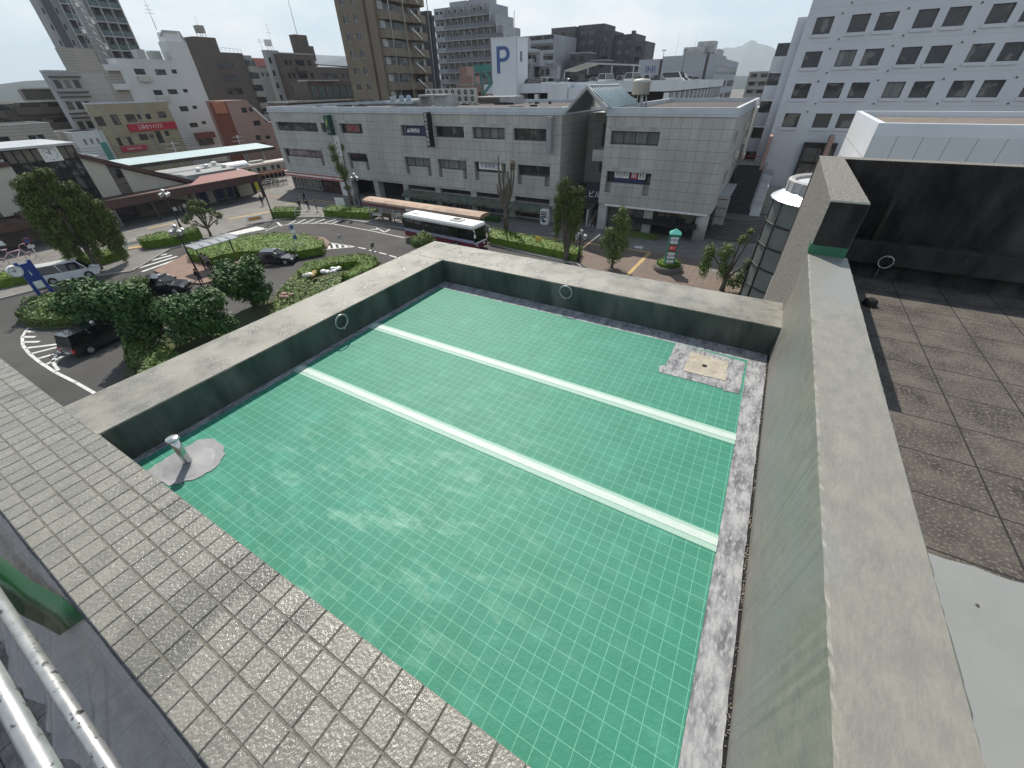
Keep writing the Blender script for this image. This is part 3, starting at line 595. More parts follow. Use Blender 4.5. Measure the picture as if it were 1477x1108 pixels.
# ================================================================== SHOPPING BUILDING (left part)
YF = 53.0
sh = empty('shopping_building', 'long three-storey grey stone-panelled shopping building with recessed windows behind the white bus', 'building', (-50, 53, ZS))
def part(mb, name, m, root, **k):
    o = mb.build(name, m, root, **k)
    if root and root.location.length > 0: o.matrix_parent_inverse = Matrix.Translation(-root.location)
    return o
for fn in ('window', 'block', 'text'): pass
sh.location = (0, 0, 0)
topw = [(-80.2, -68.95), (-68.0, -66.1), (-63.4, -58.2), (-50, -44.95), (-43.5, -38.3), (-36.9, -31.7), (-30.4, -25.0)]
roww = [(-80.3, -69.6), (-63, -58.4), (-50.2, -45), (-43.6, -38.3), (-36.9, -31.7), (-29.8, -24.9)]
ZT, ZB = -.62, -10.15
def shop_block(root, x0, x1, y1, tops, lows, grounds, zb=ZB, zt=ZT):
    mb = MB(); holes = [(a, b, -3.62, -2.28) for a, b in tops]
    for a, b in lows: holes += [(a, b, -7.7, -6.43), (a, a+.75, -8.83, -7.7), (b-.75, b, -8.83, -7.7)]
    wall_holes(mb, 'y', YF, x0, x1-.7, zb, zt, holes, .7)
    wall_holes(mb, 'x', x1, YF, y1, zb, zt, [(YF+4, YF+7, -3.6, -2.4), (YF+4, YF+8.5, -8.0, -6.5), (YF+12, YF+15, -8.0, -6.5)] if root['side'] else [], .7)
    mb.box(x0, x1-.7, YF+.7, y1, zb, zt)
    mb.build('wall', M['panel'], root)
    lt = MB()
    for a, b in tops: lt.box(a-.15, b+.15, YF-.03, YF-.002, -2.25, -1.83)
    for a, b in lows: lt.box(a-.15, b+.15, YF-.03, YF-.002, -6.40, -5.98)
    lt.build('lintel', M['stone'], root)
    for i, (a, b) in enumerate(tops): window(root, 'y', YF, a, b, -3.62, -2.28, .55, M['glassb'] if (i % 2 and i > 1) or x0 > -20 else M['glass'], M['frame'], 4 if b-a > 5 else 3, .12)
    for i, (a, b) in enumerate(lows):
        window(root, 'y', YF, a, b, -7.7, -6.43, .5, M['glassb'] if i in (2, 3) else M['glass'], M['frame'], 6 if b-a > 7 else 3, .1)
    cp = MB(); q = .35
    cp.box(x0-.12, x1+.12, YF-.16, YF+.3, zt-.22, zt-.04); cp.box(x0-.12, x1+.12, YF-.02, YF+q, zt, zt+.58); cp.box(x1-q, x1+.02, YF+q, y1, zt, zt+.58); cp.box(x0-.02, x0+q, YF+q, y1, zt, zt+.58); cp.box(x0+q, x1-q, y1-q, y1, zt, zt+.58)
    cp.box(x1, x1+.13, YF+.3, y1, zt-.22, zt-.04)
    cp.build('roof_parapet', M['coping'], root)
    rf = MB(); rf.box(x0+q, x1-q, YF+q, y1-q, zt, zt+.06); rf.build('roof', M['droof'], root)
sh['side'] = 0
del sh['side']; SH = {'x': 0}
class _R(dict): pass
def with_side(root, side, *a):
    root['side'] = side; shop_block(root, *a); del root['side']
with_side(sh, 0, -81.4, -23.5, 84, topw, roww, None)
# ground floor: columns, soffit band, shop fronts
mb = MB(); mb.box(-64.5, -23.5, YF-.05, YF+.2, ZB-.25, ZB-.01); mb.box(-64.4, -23.6, YF+.2, YF+4, ZB-.2, ZB-.01); mb.build('soffit_band', M['stone'], sh)
mb = MB()
for x in (-64.4, -57.8, -51.2, -44.4, -37.6, -30.9, -24.3):
    if x < -55 or x > -25: mb.box(x-.55, x+.55, YF+.1, YF+1.3, ZS, ZB-.2)
    else: mb.box(x-.5, x+.5, YF+.25, YF+1.1, ZS, ZB-.2)
mb.build('column', M['stone'], sh)
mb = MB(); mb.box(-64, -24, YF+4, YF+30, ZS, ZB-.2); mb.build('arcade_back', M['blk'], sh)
aw = mat('green_black_awning', (.05, .07, .045), .7, (.14, .15, .12), 1.2)
mb = MB(); mb.prism([(-51, YF-1.2, -11.75), (-51, YF+.24, -11.2), (-51, YF+.24, -11.35), (-51, YF-1.2, -12.1)], (26.6, 0, 0)); mb.build('awning', aw, sh)
for i, (a, b, m_) in enumerate(((-50.6, -45, 'shop_teal_posters'), (-43.8, -38.2, 'shop_dark_posters'), (-37.0, -31.5, 'shop_blue_posters'), (-30.3, -25, 'shop_dark_entrance'))):
    cs = (((.05, .2, .17), (.02, .02, .02)), ((.02, .03, .06), (.25, .26, .24)), ((.03, .05, .12), (.2, .2, .2)), ((.02, .02, .02), (.1, .09, .08)))[i]
    window(sh, 'y', YF, a, b, ZS+.35, -12.0, .6, mat(m_, cs[0], .3, cs[1], 1.1, contrast=(.45, .55)), M['frame'], 4, .1, name='shop_front')
    window(sh, 'y', YF, a, b, -11.1, -10.5, .6, M['glass'], M['frame'], 3, .1, name='transom_window')
mb = MB(); mb.box(-51, -24.8, YF+.62, YF+.9, ZS, ZS+.35); mb.box(-51, -24.8, YF+.7, YF+.9, -12.0, -11.12); mb.build('stall_riser', M['stone'], sh)
# convenience store at the left end
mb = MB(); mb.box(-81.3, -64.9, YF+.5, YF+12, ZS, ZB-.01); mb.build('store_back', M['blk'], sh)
window(sh, 'y', YF, -80.6, -72.5, ZS+.3, -11.2, .3, mat('store_glass', (.16, .17, .16), .3, (.06, .06, .06), 1.3, contrast=(.4, .6)), M['framel'], 8, .12, name='shop_front')
window(sh, 'y', YF, -72.3, -66.5, ZS+.1, -11.5, .3, mat('store_interior', (.03, .02, .02), .4, (.16, .06, .05), .9, contrast=(.5, .6)), M['frame'], 4, .12, name='shop_front')
mb = MB(); mb.box(-81.6, -64.9, YF-.5, YF+.25, -11.05, -10.2)
mb.build('fascia', M['wht'], sh)
mb = MB(); mb.box(-81.62, -64.88, YF-.52, YF-.5, -10.5, -10.25); mb.build('fascia_stripe', mat('orange_stripe', (.40, .12, .06), .5), sh)
mb = MB(); mb.box(-81.62, -64.88, YF-.52, YF-.5, -11.0, -10.8); mb.build('fascia_stripe', M['red'], sh)
mb = MB(); mb.box(-66.6, -64.95, YF-.2, YF+.4, ZS+.1, -10.9); mb.build('store_corner', M['wht'], sh)
text('11', .5, mat('store_sign_dark', (.08, .03, .03)), sh, (-67.5, YF-.53, -10.65), 'y', 'store_sign', sx=1.2)
# signs on the facade
mb = MB(); mb.box(-50.0+3.4, -45.4, YF+.30, YF+.42, -3.5, -2.4); mb.build('window_sign', mat('navy_sign', (.015, .022, .07), .5, (.02, .03, .10), 3), sh)
text('▲ 東京法律', .62, M['wht'], sh, (-47.6, YF+.44, -3.0), 'y', 'window_lettering')
mb = MB(); mb.box(-49.4, -45.2, YF+.44, YF+.50, -3.5, -2.4); mb.build('window_sign', mat('navy_sign', (.015, .022, .07), .5), sh)
text('法律事務所', .55, M['wht'], sh, (-47.4, YF+.42, -2.98), 'y', 'window_lettering')
mb = MB(); mb.box(-62.3, -59.3, YF+.44, YF+.5, -3.4, -2.4); mb.build('window_sign', mat('pinkish_sign', (.20, .10, .09), .5), sh)
text('CRE', 1.0, M['red'], sh, (-60.9, YF+.42, -2.92), 'y', 'window_lettering', ext=.02, sx=1.1)
mb = MB(); mb.box(-36.4, -32.6, YF+.40, YF+.44, -7.4, -6.55); mb.build('window_sign', M['wht'], sh)
text('学習塾教室', .66, M['pblue'], sh, (-34.5, YF+.38, -6.95), 'y', 'window_lettering')
mb = MB(); mb.box(-44.35, -43.75, YF-1.0, YF-.02, -4.8, -.6); mb.build('projecting_sign', M['blk'], sh)
for i, ch in enumerate('資格の学校予備校'): text(ch, .5, M['wht'], sh, (-44.05, YF-1.02, -.95-i*.5), 'y', 'sign_lettering')
mb = MB(); mb.box(-25.1, -24.5, YF-1.0, YF-.02, -4.7, -.95); mb.build('projecting_sign', mat('grey_sign_box', (.30, .31, .32), .5), sh)
mb = MB(); mb.box(-65.75, -64.75, YF-.9, YF-.02, -3.9, -1.15); mb.build('projecting_sign', mat('dark_green_sign', (.01, .06, .05), .5), sh)
mb = MB(); mb.prism([(-65.6, YF-.93, -2.9), (-65.15, YF-.93, -2.4), (-64.9, YF-.93, -1.4), (-65.35, YF-.93, -1.95)], (0, .02, 0)); mb.build('sign_leaf', mat('lime_leaf', (.30, .42, .06), .5), sh)
text('さくら', .32, M['wht'], sh, (-65.25, YF-.93, -3.4), 'y', 'sign_lettering')
mb = MB(); mb.box(-65.0, -64.1, YF-.35, YF-.02, -6.9, -3.95); mb.build('projecting_sign', M['wht'], sh)
for i, ch in enumerate('三井住友'): text(ch, .6, M['blk'], sh, (-64.55, YF-.37, -4.4-i*.68), 'y', 'sign_lettering')
mb = MB(); wf = mat('window_film_figures', (.25, .18, .18), .4, (.06, .05, .06), 1.6, contrast=(.42, .58)); mb.box(-79.5, -70.4, YF+.40, YF+.44, -7.6, -6.55); mb.build('window_film', wf, sh)
# rooftop plant of the shopping building
for (x, y, w_, d_, h_, m_, nm, lab) in ((-60, 66, 6, 4, 1.1, 'duct', 'air_handler', 'zinc air handling box with ducts on the roof of the shopping building'), (-48.2, 77, 8.5, 4, 1.15, 'stone', 'plant_room', 'low grey plant room with dark louvre on the shopping building roof')):
    e = empty(nm, lab, 'roof plant', (x, y, ZT+.06)); mb = MB(); mb.box(-w_/2, w_/2, 0, d_, 0, h_)
    if nm == 'air_handler':
        mb.build('casing', M[m_], e, bevel=.05)
        mb = MB(); mb.box(-3.6, 3, -1.6, 0, .5, .9); mb.cyl((-2.4, -.6, .9), (-2.4, -.6, 1.5), .5, 12); mb.cyl((-.4, -.6, .9), (.3, -1.3, 1.4), .45, 12); mb.cyl((1.2, -.6, .9), (1.9, -1.2, 1.4), .45, 12); mb.build('duct', M['duct'], e)
        mb = MB(); mb.box(3.4, 9.5, -.4, 2.8, 0, .1) ; mb.box(3.4, 9.5, -.4, 2.8, 1.5, 1.75); mb.box(3.4, 3.7, -.3, 2.7, .1, 1.5); mb.box(9.2, 9.5, -.3, 2.7, .1, 1.5); mb.box(6.5, 9.2, 0, 2.7, .1, 1.5); mb.build('canopy', M['stone'], e)
    else:
        mb.build('casing', M[m_], e, bevel=.03)
        mb = MB(); mb.box(-w_/2+.3, w_/2-3.0, -.05, -.002, .15, .95); mb.build('louvre', mat('brown_louvre', (.06, .05, .045), .7, (.1, .09, .08), 6, stretch=(.1, 1, 6)), e)
# row of outdoor air conditioners
ac = empty('outdoor_unit', 'beige twin-fan outdoor air conditioning unit in the row on the roof behind the stone parapet', 'air conditioner', (0, 0, 0), group='row of rooftop air conditioners')
mb = MB(); mb.box(-.85, .85, 0, .8, .15, 2.75); mb.box(-.75, -.6, .1, .7, 0, .15); mb.box(.6, .75, .1, .7, 0, .15); mb.build('casing', M['ac'], ac, bevel=.03)
for zz in (.85, 2.05):
    mb = MB(); mb.cyl((0, -.03, zz), (0, -.002, zz), .52, 20); mb.build('fan', M['blk'], ac)
    mb = MB(); mb.cyl((0, -.06, zz), (0, -.031, zz), .14, 12); mb.tube([(math.cos(t*math.pi/8)*.48, -.05, zz+math.sin(t*math.pi/8)*.48) for t in range(16)], .03, 4, closed=True); mb.build('fan_guard', M['ac'], ac)
for i in range(8): place(ac, USED, (-61.2+i*1.46, 74, ZT+.3), scale=.82)
mb = MB(); mb.box(-62.2, -50.2, 73.6, 75.2, ZT+.061, ZT+.3); tag(mb.build('plinth', M['stone']), 'long low concrete plinth carrying the row of rooftop air conditioners', 'plinth')
mb = MB(); r5 = random.Random(5)
for i in range(40):
    x = r5.uniform(-79, -26); y = r5.uniform(56, 80); mb.box(x, x+r5.uniform(.4, 3), y, y+.15, ZT+.06, ZT+.06+r5.uniform(.1, .4))
pwo = mb.build('pipework', M['blk'], sh); pwo['kind'] = 'stuff'
# ================================================================== second block
s2 = empty('corner_shop_building', 'square three-storey grey panelled block with white roof rim and clinic signs in its windows', 'building')
with_side(s2, 1, -17.85, -4.3, 84, [(-17.2, -11.6)], [(-17.2, -11.75)], None)
mb = MB(); mb.box(-17.0, -4.6, YF-.05, YF+.2, ZB-.25, ZB-.01); mb.box(-17.2, -5, YF+.2, YF+3, ZB-.2, ZB-.01); mb.build('soffit_band', M['wht'], s2)
mb = MB(); mb.box(-17.8, -16.7, YF+.1, YF+1.2, ZS, ZB-.01); mb.box(-12.0, -10.9, YF+.6, YF+1.2, ZS, ZB-.2); mb.build('column', M['stone'], s2)
mb = MB(); mb.cyl((-5.1, YF+.8, ZS), (-5.1, YF+.8, ZB-.01), .72, 20); mb.build('column', M['stone'], s2)
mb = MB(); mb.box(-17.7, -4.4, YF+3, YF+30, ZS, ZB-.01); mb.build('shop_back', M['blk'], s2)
window(s2, 'y', YF, -16.6, -12.1, ZS+.3, -10.5, .9, mat('salon_glass', (.05, .055, .055), .15, (.16, .16, .15), .7), M['frame'], 4, .1, name='shop_front')
window(s2, 'y', YF, -10.8, -5.9, ZS+.2, -10.5, 1.2, M['glass'], M['frame'], 2, .1, name='shop_front')
mb = MB(); mb.box(-12.0, -10.9, YF+.55, YF+.598, ZS+.2, -11.6); mb.build('door_panel', mat('pale_blue_panel', (.42, .47, .47), .5), s2)
mb = MB(); mb.prism([(-14, YF-.6, -11.7), (-14, YF+.3, -11.45), (-14, YF+.3, -11.6), (-14, YF-.6, -11.9)], (8.5, -.0, .0)); mb.build('awning', M['blk'], s2)
mb = MB(); mb.box(-16.3, -12.5, YF+.40, YF+.44, -7.6, -6.5); mb.build('window_sign', mat('navy_sign', (.015, .022, .07), .5), s2)
for i, (ch, r_) in enumerate((('内', 0), ('科', 0), ('眼', 1), ('科', 0))):
    x = -15.85+i*.93+(.15 if i > 1 else 0); mb = MB(); mb.box(x-.42, x+.42, YF+.36, YF+.39, -7.15, -6.48); mb.build('sign_tile', M['red'] if r_ else M['wht'], s2); text(ch, .66, M['wht'] if r_ else M['blk'], s2, (x, YF+.35, -6.81), 'y', 'window_lettering')
for (a, b, z0, z1) in ((57, 60, -3.6, -2.4), (57, 61.5, -8, -6.5), (65, 68, -8, -6.5)): window(s2, 'x', -4.3, a, b, z0, z1, .3, M['glassb'], M['framel'], 3, .08)
mb = MB(); mb.box(-4.28, -3.1, 58, 66, -9.2, -9.0); mb.box(-4.28, -3.0, 58, 58.1, ZS, -9.2)
for k in range(4): mb.box(-4.25, -3.1, 58.0, 58.06, ZS+1+k*1.0, ZS+1.08+k*1.0)
mb.build('lattice_screen', M['framel'], s2)
mb = MB(); mb.box(-4.25, -3.9, 68, 69, -3, -2.2); mb.box(-4.25, -3.9, 72, 73, -5, -4.2); mb.box(-4.25, -4.1, 76, 76.3, -11, -1); mb.box(-4.25, -3.8, 63, 64, -5.6, -4.9); mb.build('wall_equipment', M['ac'], s2)
# gap between the blocks: back wall, stair flanks, gabled atrium roof
gp = empty('gabled_passage', 'gabled glass roofed passage between the two grey panelled blocks', 'building')
mb = MB(); mb.box(-23.48, -17.87, 62, 84, ZS, -1); mb.build('back_wall', M['panel'], gp)
mb = MB(); mb.box(-21.2, -19.2, 61.6, 61.99, -8, -2.2); mb.build('shutter', mat('olive_shutter', (.10, .11, .09), .6), gp)
mb = MB(); mb.box(-23.4, -17.9, 55, 61.9, -9.9, -9.6); mb.box(-20.1, -17.9, 54.2, 54.35, -10.6, -8.0); mb.build('dark_sign_bridge', mat('dark_blue_board', (.012, .016, .028), .5), gp)
text('ビル', .9, M['wht'], gp, (-18.9, 54.18, -9.5), 'y', 'sign_lettering')
mb = MB(); mb.box(-19.6, -17.9, 54, 60, -5.6, -4.4); mb.build('balcony', M['stone'], gp)
mb = MB(); mb.box(-19.5, -19.3, 53.5, 60, ZS, ZS+2.2); mb.prism([(-19.2, 53.3, ZS), (-19.2, 59, ZS), (-19.2, 59, -10.5)], (.25, 0, 0)); mb.build('stair_flank', M['stone'], gp)
e0, ap, e1 = (-23.6, -.7), (-19.5, 1.55), (-17.7, -.7)
e0 = (-22.6, -.55); e1 = (-17.6, -.55); ap = (-19.3, 1.5)
e0 = (-22.97, -.75); ap = (-20.3, 1.7); e1 = (-17.85, -.5)
y0, y1 = 52.2, 63.5
mb = MB()
for a, b in ((e0, ap), (ap, e1)):
    for y, w_ in ((y0, .45),): mb.prism([(a[0], y, a[1]), (b[0], y, b[1]), (b[0], y, b[1]+.34), (a[0], y, a[1]+.34)], (0, w_, 0))
mb.build('gable_frame', M['stone'], gp)
g1 = (-17.6, -.45)
mb = MB(); mb.prism([(ap[0], y0+.45, ap[1]+.2), (g1[0]+.2, y0+.45, -.02), (g1[0]+.2, 63.5, -.02), (ap[0], 63.5, ap[1]+.2)][::1], (0, 0, -.06)); mb.prism([(ap[0], y0+.45, ap[1]+.2), (e0[0], y0+.45, e0[1]+.2), (e0[0], 63.5, e0[1]+.2), (ap[0], 63.5, ap[1]+.2)], (0, 0, -.06)); mb.build('glass_roof', M['atr'], gp)
mb = MB()
for k in range(13):
    t = k/12; y = y0+.5+t*(63.4-y0-.5); dx = 0; mb.tube([(ap[0]+dx, y, ap[1]+.24), (g1[0]+.2, y, .03)], .05, 4); mb.tube([(ap[0]+dx, y, ap[1]+.24), (e0[0]+dx, y, e0[1]+.24)], .05, 4)
mb.tube([(ap[0], y0+.4, ap[1]+.26), (ap[0], 63.5, ap[1]+.26)], .13, 6); mb.build('glazing_bar', M['coping'], gp)
# curved stair and stepped alley on the right
st = empty('curved_stairs', 'broad dark curved stairs climbing the alley beside the corner block', 'stairs')
mb = MB()
for k in range(10): mb.lathe((-1.9, 63.0, ZS), [(.01, .16*(k+1)), (8.4-k*.5, .16*(k+1)), (8.4-k*.5, 0)], 40, 0, math.pi*1.02, math.pi*2.0, smooth=False)
mb.build('curved_flight', mat('dark_stair_stone', (.10, .095, .09), .85), st)
mb = MB()
for k in range(22): mb.box(-3.9, -.6, 62.5+k*.42, 72.5, ZS+1.6+.2*k, ZS+1.8+.2*k)
mb.build('straight_flight', mat('black_stair', (.045, .045, .048), .85), st)
mb = MB(); mb.box(-4.28, -.3, 71.8, 84, ZS, -7.45); mb.build('landing', M['stone'], st)
mb = MB()
for x in (-3.8, -2.9, -2.0, -1.1): mb.box(x, x+.06, 71.8, 71.86, -7.45, -6.4)
mb.box(-3.8, -1.1, 71.8, 71.86, -6.45, -6.38); mb.build('red_barrier', M['red'], st)
sw = empty('stair_side_wall', 'pale wall with handrail beside the alley stairs under the round glass tower', 'wall')
mb = MB(); mb.prism([(-.5, 62, ZS), (-.5, 73.8, ZS), (-.5, 73.8, -8.2), (-.5, 71, -8.4), (-.5, 62, -12.0)], (1.2, 0, 0)); mb.build('wall', M['stone'], sw)
mb = MB(); mb.tube([(-.6, 62, -11.1), (-.6, 71, -7.5)], .05, 6); mb.build('handrail', M['framel'], sw)
# ================================================================== HOTEL
ho = empty('white_hotel', 'tall bluish white building with rows of square dark windows on the right', 'building')
YH = 74.0; cxs = [.72, 4.22, 6.8, 10.24, 12.82, 16.26, 18.84, 22.3, 24.9, 28.3]; hz = [6.42, 3.26, .10, -3.06]
hs = [(c-.9, c+.9, z, z+1.56) for c in cxs for z in hz]
mb = MB(); wall_holes(mb, 'y', YH, -1.2, 32, ZS, 14.0, hs, .45); mb.box(-1.2, 32, YH+.45, 95, ZS, 14.0); mb.build('wall', M['hotel'], ho)
mb = MB(); mb.box(-2.2, -1.21, YH+1.0, 92, ZS, 8.2)
mb.build('stair_wing', M['hotel'], ho)
for i, (a, b, z0, z1) in enumerate(hs): window(ho, 'y', YH, a, b, z0, z1, .35, M['glassb'] if i % 9 == 5 else M['glass'], M['frame'], 1, .06)
mb = MB()
for a, b, z0, z1 in hs: mb.box(a-.12, b+.12, YH-.14, YH-.002, z0-.32, z0-.03)
mb.build('window_sill', M['hotel'], ho)
mb = MB()
for z in hz:
    for c in cxs[::2]: mb.cyl((c+1.55, YH-.12, z+1.75), (c+1.55, YH, z+1.75), .09, 6); mb.cyl((c+2.1, YH-.12, z+2.6), (c+2.1, YH, z+2.6), .09, 6)
mb.build('vent_hood', M['frame'], ho)
mb = MB()
for k in range(5):
    z = 4.6-k*3.1; mb.box(-3.8, -2.22, YH+3, YH+4, z-1.7, z)
mb.build('stair_balcony', M['hotel'], ho)
mb = MB()
for k in range(5):
    z = 4.6-k*3.1; mb.box(-3.7, -2.22, YH+3.1, YH+3.9, z+.002, z+1.35)
mb.build('stair_opening', M['glass'], ho)
mb = MB(); mb.box(3.2, 6.9, YH-.9, YH-.002, -11, -4.7); mb.build('entrance_bay', M['blk'], ho)
for k, (z0, z1) in enumerate(((-6.9, -5.2), (-8.9, -7.1), (-10.8, -9.1))): window(ho, 'y', YH-.95, 3.35, 6.7, z0, z1, .0, M['glass'] if k < 2 else M['coping'], M['frame'], 2, .1)
mb = MB(); mb.box(-1.15, -.75, YH-3.2, YH-.01, -9.5, -3.9); mb.build('pink_fin', M['pinkb'], ho)
mb = MB(); mb.box(5.6, 6.1, YH-3.2, YH-.95, ZS, -3.7); mb.build('pink_fin', M['pinkb'], ho)
mb = MB(); mb.box(.6, 6.5, YH-3, YH-.95, ZS, -10.2); mb.build('lobby', mat('pale_lobby_glass', (.30, .32, .28), .3, (.2, .22, .19), .6), ho)
# near white flat-roofed building
nw = empty('white_panel_building', 'low white panelled building with brown flat roof beyond the black wall', 'building')
X0, Y0, Y1n = 4.83, 34.7, 47.6
mb = MB(); mb.box(X0, 32, Y0, Y1n, ZS, -.62); mb.build('wall', M['wpanel'], nw)
mb = MB(); t = .35; mb.box(X0, 32, Y0, Y0+t, -.62, 0); mb.box(X0, 32, Y1n-t, Y1n, -.62, 0); mb.box(X0, X0+t, Y0+t, Y1n-t, -.62, 0)
mb.build('roof_parapet', mat('white_painted_metal', (.66, .69, .74), .4, (.6, .63, .68), .5), nw)
mb = MB(); mb.box(X0+t, 32, Y0+t, Y1n-t, -.619, -.35); mb.build('roof', mat('brown_roof', (.17, .14, .115), .9, (.12, .10, .085), 1, stretch=(2, 1, 1)), nw)
# round glass tower
rg = empty('round_glass_tower', 'round stair tower of pale green glass panels with dark bars and silver cap', 'building', (0, 0, 0))
rc = (5.1, 40.7); rr = 3.0
rc = (4.55, 38.6); rr = 3.6
pg = mat('milky_green_glass', (.15, .175, .165), .25, (.12, .14, .135), .7)
mb = MB(); mb.lathe((*rc, 0), [(rr, ZS), (rr, -4.95)], 40, 0); mb.build('glass_drum', pg, rg)
mb = MB()
for k in range(14):
    t = 2*math.pi*k/14+.15; mb.cyl((rc[0]+math.cos(t)*(rr+.02), rc[1]+math.sin(t)*(rr+.02), ZS), (rc[0]+math.cos(t)*(rr+.02), rc[1]+math.sin(t)*(rr+.02), -4.9), .075, 6)
for k in range(6):
    z = -5.0-1.62*k; mb.tube([(rc[0]+math.cos(2*math.pi*i/40)*(rr+.03), rc[1]+math.sin(2*math.pi*i/40)*(rr+.03), z) for i in range(40)], .07, 6, closed=True)
mb.build('glazing_bar', M['blk'], rg)
sk = mat('silver_cap', (.62, .66, .72), .3, (.5, .54, .6), 1, metal=.4)
mb = MB(); mb.lathe((*rc, 0), [(rr+.15, -5.05), (rr+.25, -4.95), (rr-.55, -4.45)], 24, 0, smooth=False); mb.build('cap_skirt', sk, rg)
mb = MB(); mb.lathe((*rc, 0), [(rr-.55, -4.5), (rr-.55, -3.75), (rr-.7, -3.65), (rr-.95, -3.75), (rr-.95, -3.95)], 24, 0, smooth=False)
for k in range(24):
    t = 2*math.pi*k/24; mb.cyl((rc[0]+math.cos(t)*(rr-.53), rc[1]+math.sin(t)*(rr-.53), -4.45), (rc[0]+math.cos(t)*(rr-.53), rc[1]+math.sin(t)*(rr-.53), -3.75), .03, 4)
mb.build('upper_ring', M['greyb'], rg)
mb = MB(); mb.lathe((*rc, 0), [(.01, -3.75), (rr-.96, -3.95)], 24, 0, smooth=False); mb.build('roof', M['coping'], rg)
# ================================================================== STATION
stn = empty('station_building', 'cream and brown station building with sloping gable roofline and square clock', 'building')
XS = -82.0
def yzp(mb, pts, x0, dx, mi=0): mb.prism([(x0, p[0], p[1]) for p in pts], (dx, 0, 0), mi)
mb = MB(); yzp(mb, [(23.9, -9.9), (23.9, -4.6), (26.2, -5.7), (26.2, -9.9)], XS, -.4); yzp(mb, [(27.7, -9.9), (27.7, -6.4), (35.6, -9.9)], XS, -.4)
yzp(mb, [(13.4, -9.9), (17.0, -9.9), (17.0, -4.7), (13.4, -4.7)], XS, -.4); yzp(mb, [(6, -9.9), (10.6, -9.9), (10.6, -4.7), (6, -4.7)], XS, -.4)
mb.build('cream_wall', M['cream'], stn)
mb = MB(); yzp(mb, [(26.2, -9.9), (26.2, -5.7), (27.7, -6.4), (27.7, -9.9)], XS-.25, -.3); yzp(mb, [(10.6, -9.9), (13.4, -9.9), (13.4, -4.7), (10.6, -4.7)], XS-.25, -.3); mb.build('brown_panel', M['brownp'], stn)
mb = MB(); mb.box(XS-.24, XS-.2, 26.25, 27.65, -7.6, -6.5); mb.box(XS-.24, XS-.2, 26.25, 27.65, -8.4, -8.3); mb.box(XS-.24, XS-.2, 10.6, 13.4, -6.7, -6.6); mb.box(XS-.24, XS-.2, 10.6, 13.4, -8.4, -8.3); mb.build('stripe_window', M['glass'], stn)
mb = MB(); mb.box(XS-.6, XS-.3, 17.0, 23.9, -9.9, -3.1); mb.build('glass_bay', M['glass'], stn)
mb = MB()
for k in range(9): y = 17.0+k*.86; mb.box(XS-.3, XS-.15, y, y+.12, -9.9, -3.1)
for z in (-9.9, -8.3, -6.7, -4.75): mb.box(XS-.3, XS-.12, 17.05, 23.95, z, z+.14)
mb.build('glass_bay_bar', M['blk'], stn)
mb = MB()
for k in range(8):
    if k not in (4, 5): mb.box(XS-.295, XS-.2, 17.14+k*.86, 17.84+k*.86, -4.5, -3.2)
mb.build('upper_panel', M['brownp'], stn)
ck = MB(); ck.box(XS-.2, XS-.05, 20.35, 22.25, -4.7, -3.05); cko = ck.build('clock', M['wht'], stn)
mb = MB(); cy_, cz_ = 21.3, -3.87
for k in range(12):
    t = k*math.pi/6; y, z = cy_+math.sin(t)*.68, cz_+math.cos(t)*.62; mb.box(XS-.05, XS-.03, y-.05, y+.05, z-.05, z+.05)
mb.prism([(XS-.03, cy_-.04, cz_), (XS-.03, cy_+.04, cz_), (XS-.03, cy_+.05, cz_+.55), (XS-.03, cy_-.03, cz_+.55)], (.02, 0, 0)); mb.prism([(XS-.03, cy_-.05, cz_), (XS-.03, cy_+.05, cz_-.02), (XS-.03, cy_-.32, cz_+.3), (XS-.03, cy_-.38, cz_+.26)], (.03, 0, 0))
mb.build('clock_hands', M['blk'], cko)
mb = MB(); yzp(mb, [(23.6, -3.95), (23.6, -4.55), (36.9, -10.25), (37.6, -9.9)], XS+.5, -1.6); yzp(mb, [(5, -4.7), (16.9, -4.7), (16.9, -4.2), (5, -4.2)], XS+.3, -1); mb.build('verge', M['maroon'], stn)
mb = MB(); mb.box(XS-12, XS-.4, 17, 24, ZS, -3.3); yzp(mb, [(24, ZS), (24, -4.5), (36.5, -9.9), (36.5, ZS)], XS-1.5, -10); mb.box(XS-12, XS-.6, 4, 17, ZS, -4.7); mb.build('wall', M['brownp'], stn)
mb = MB(); mb.box(XS-12, XS+.35, 12.0, 24.3, -3.05, -2.8); mb.box(XS-6, XS-.3, 4, 16.8, -4.2, -3.95); mb.build('roof', mat('metal_roof_pale', (.52, .53, .54), .35, (.36, .37, .38), .5, metal=.4), stn)
mb = MB(); yzp(mb, [(27.5, -5.65), (27.5, -5.9), (36.4, -9.7), (37, -9.5)], XS-1.1, -2.2); mb.build('roof_edge', M['coping'], stn)
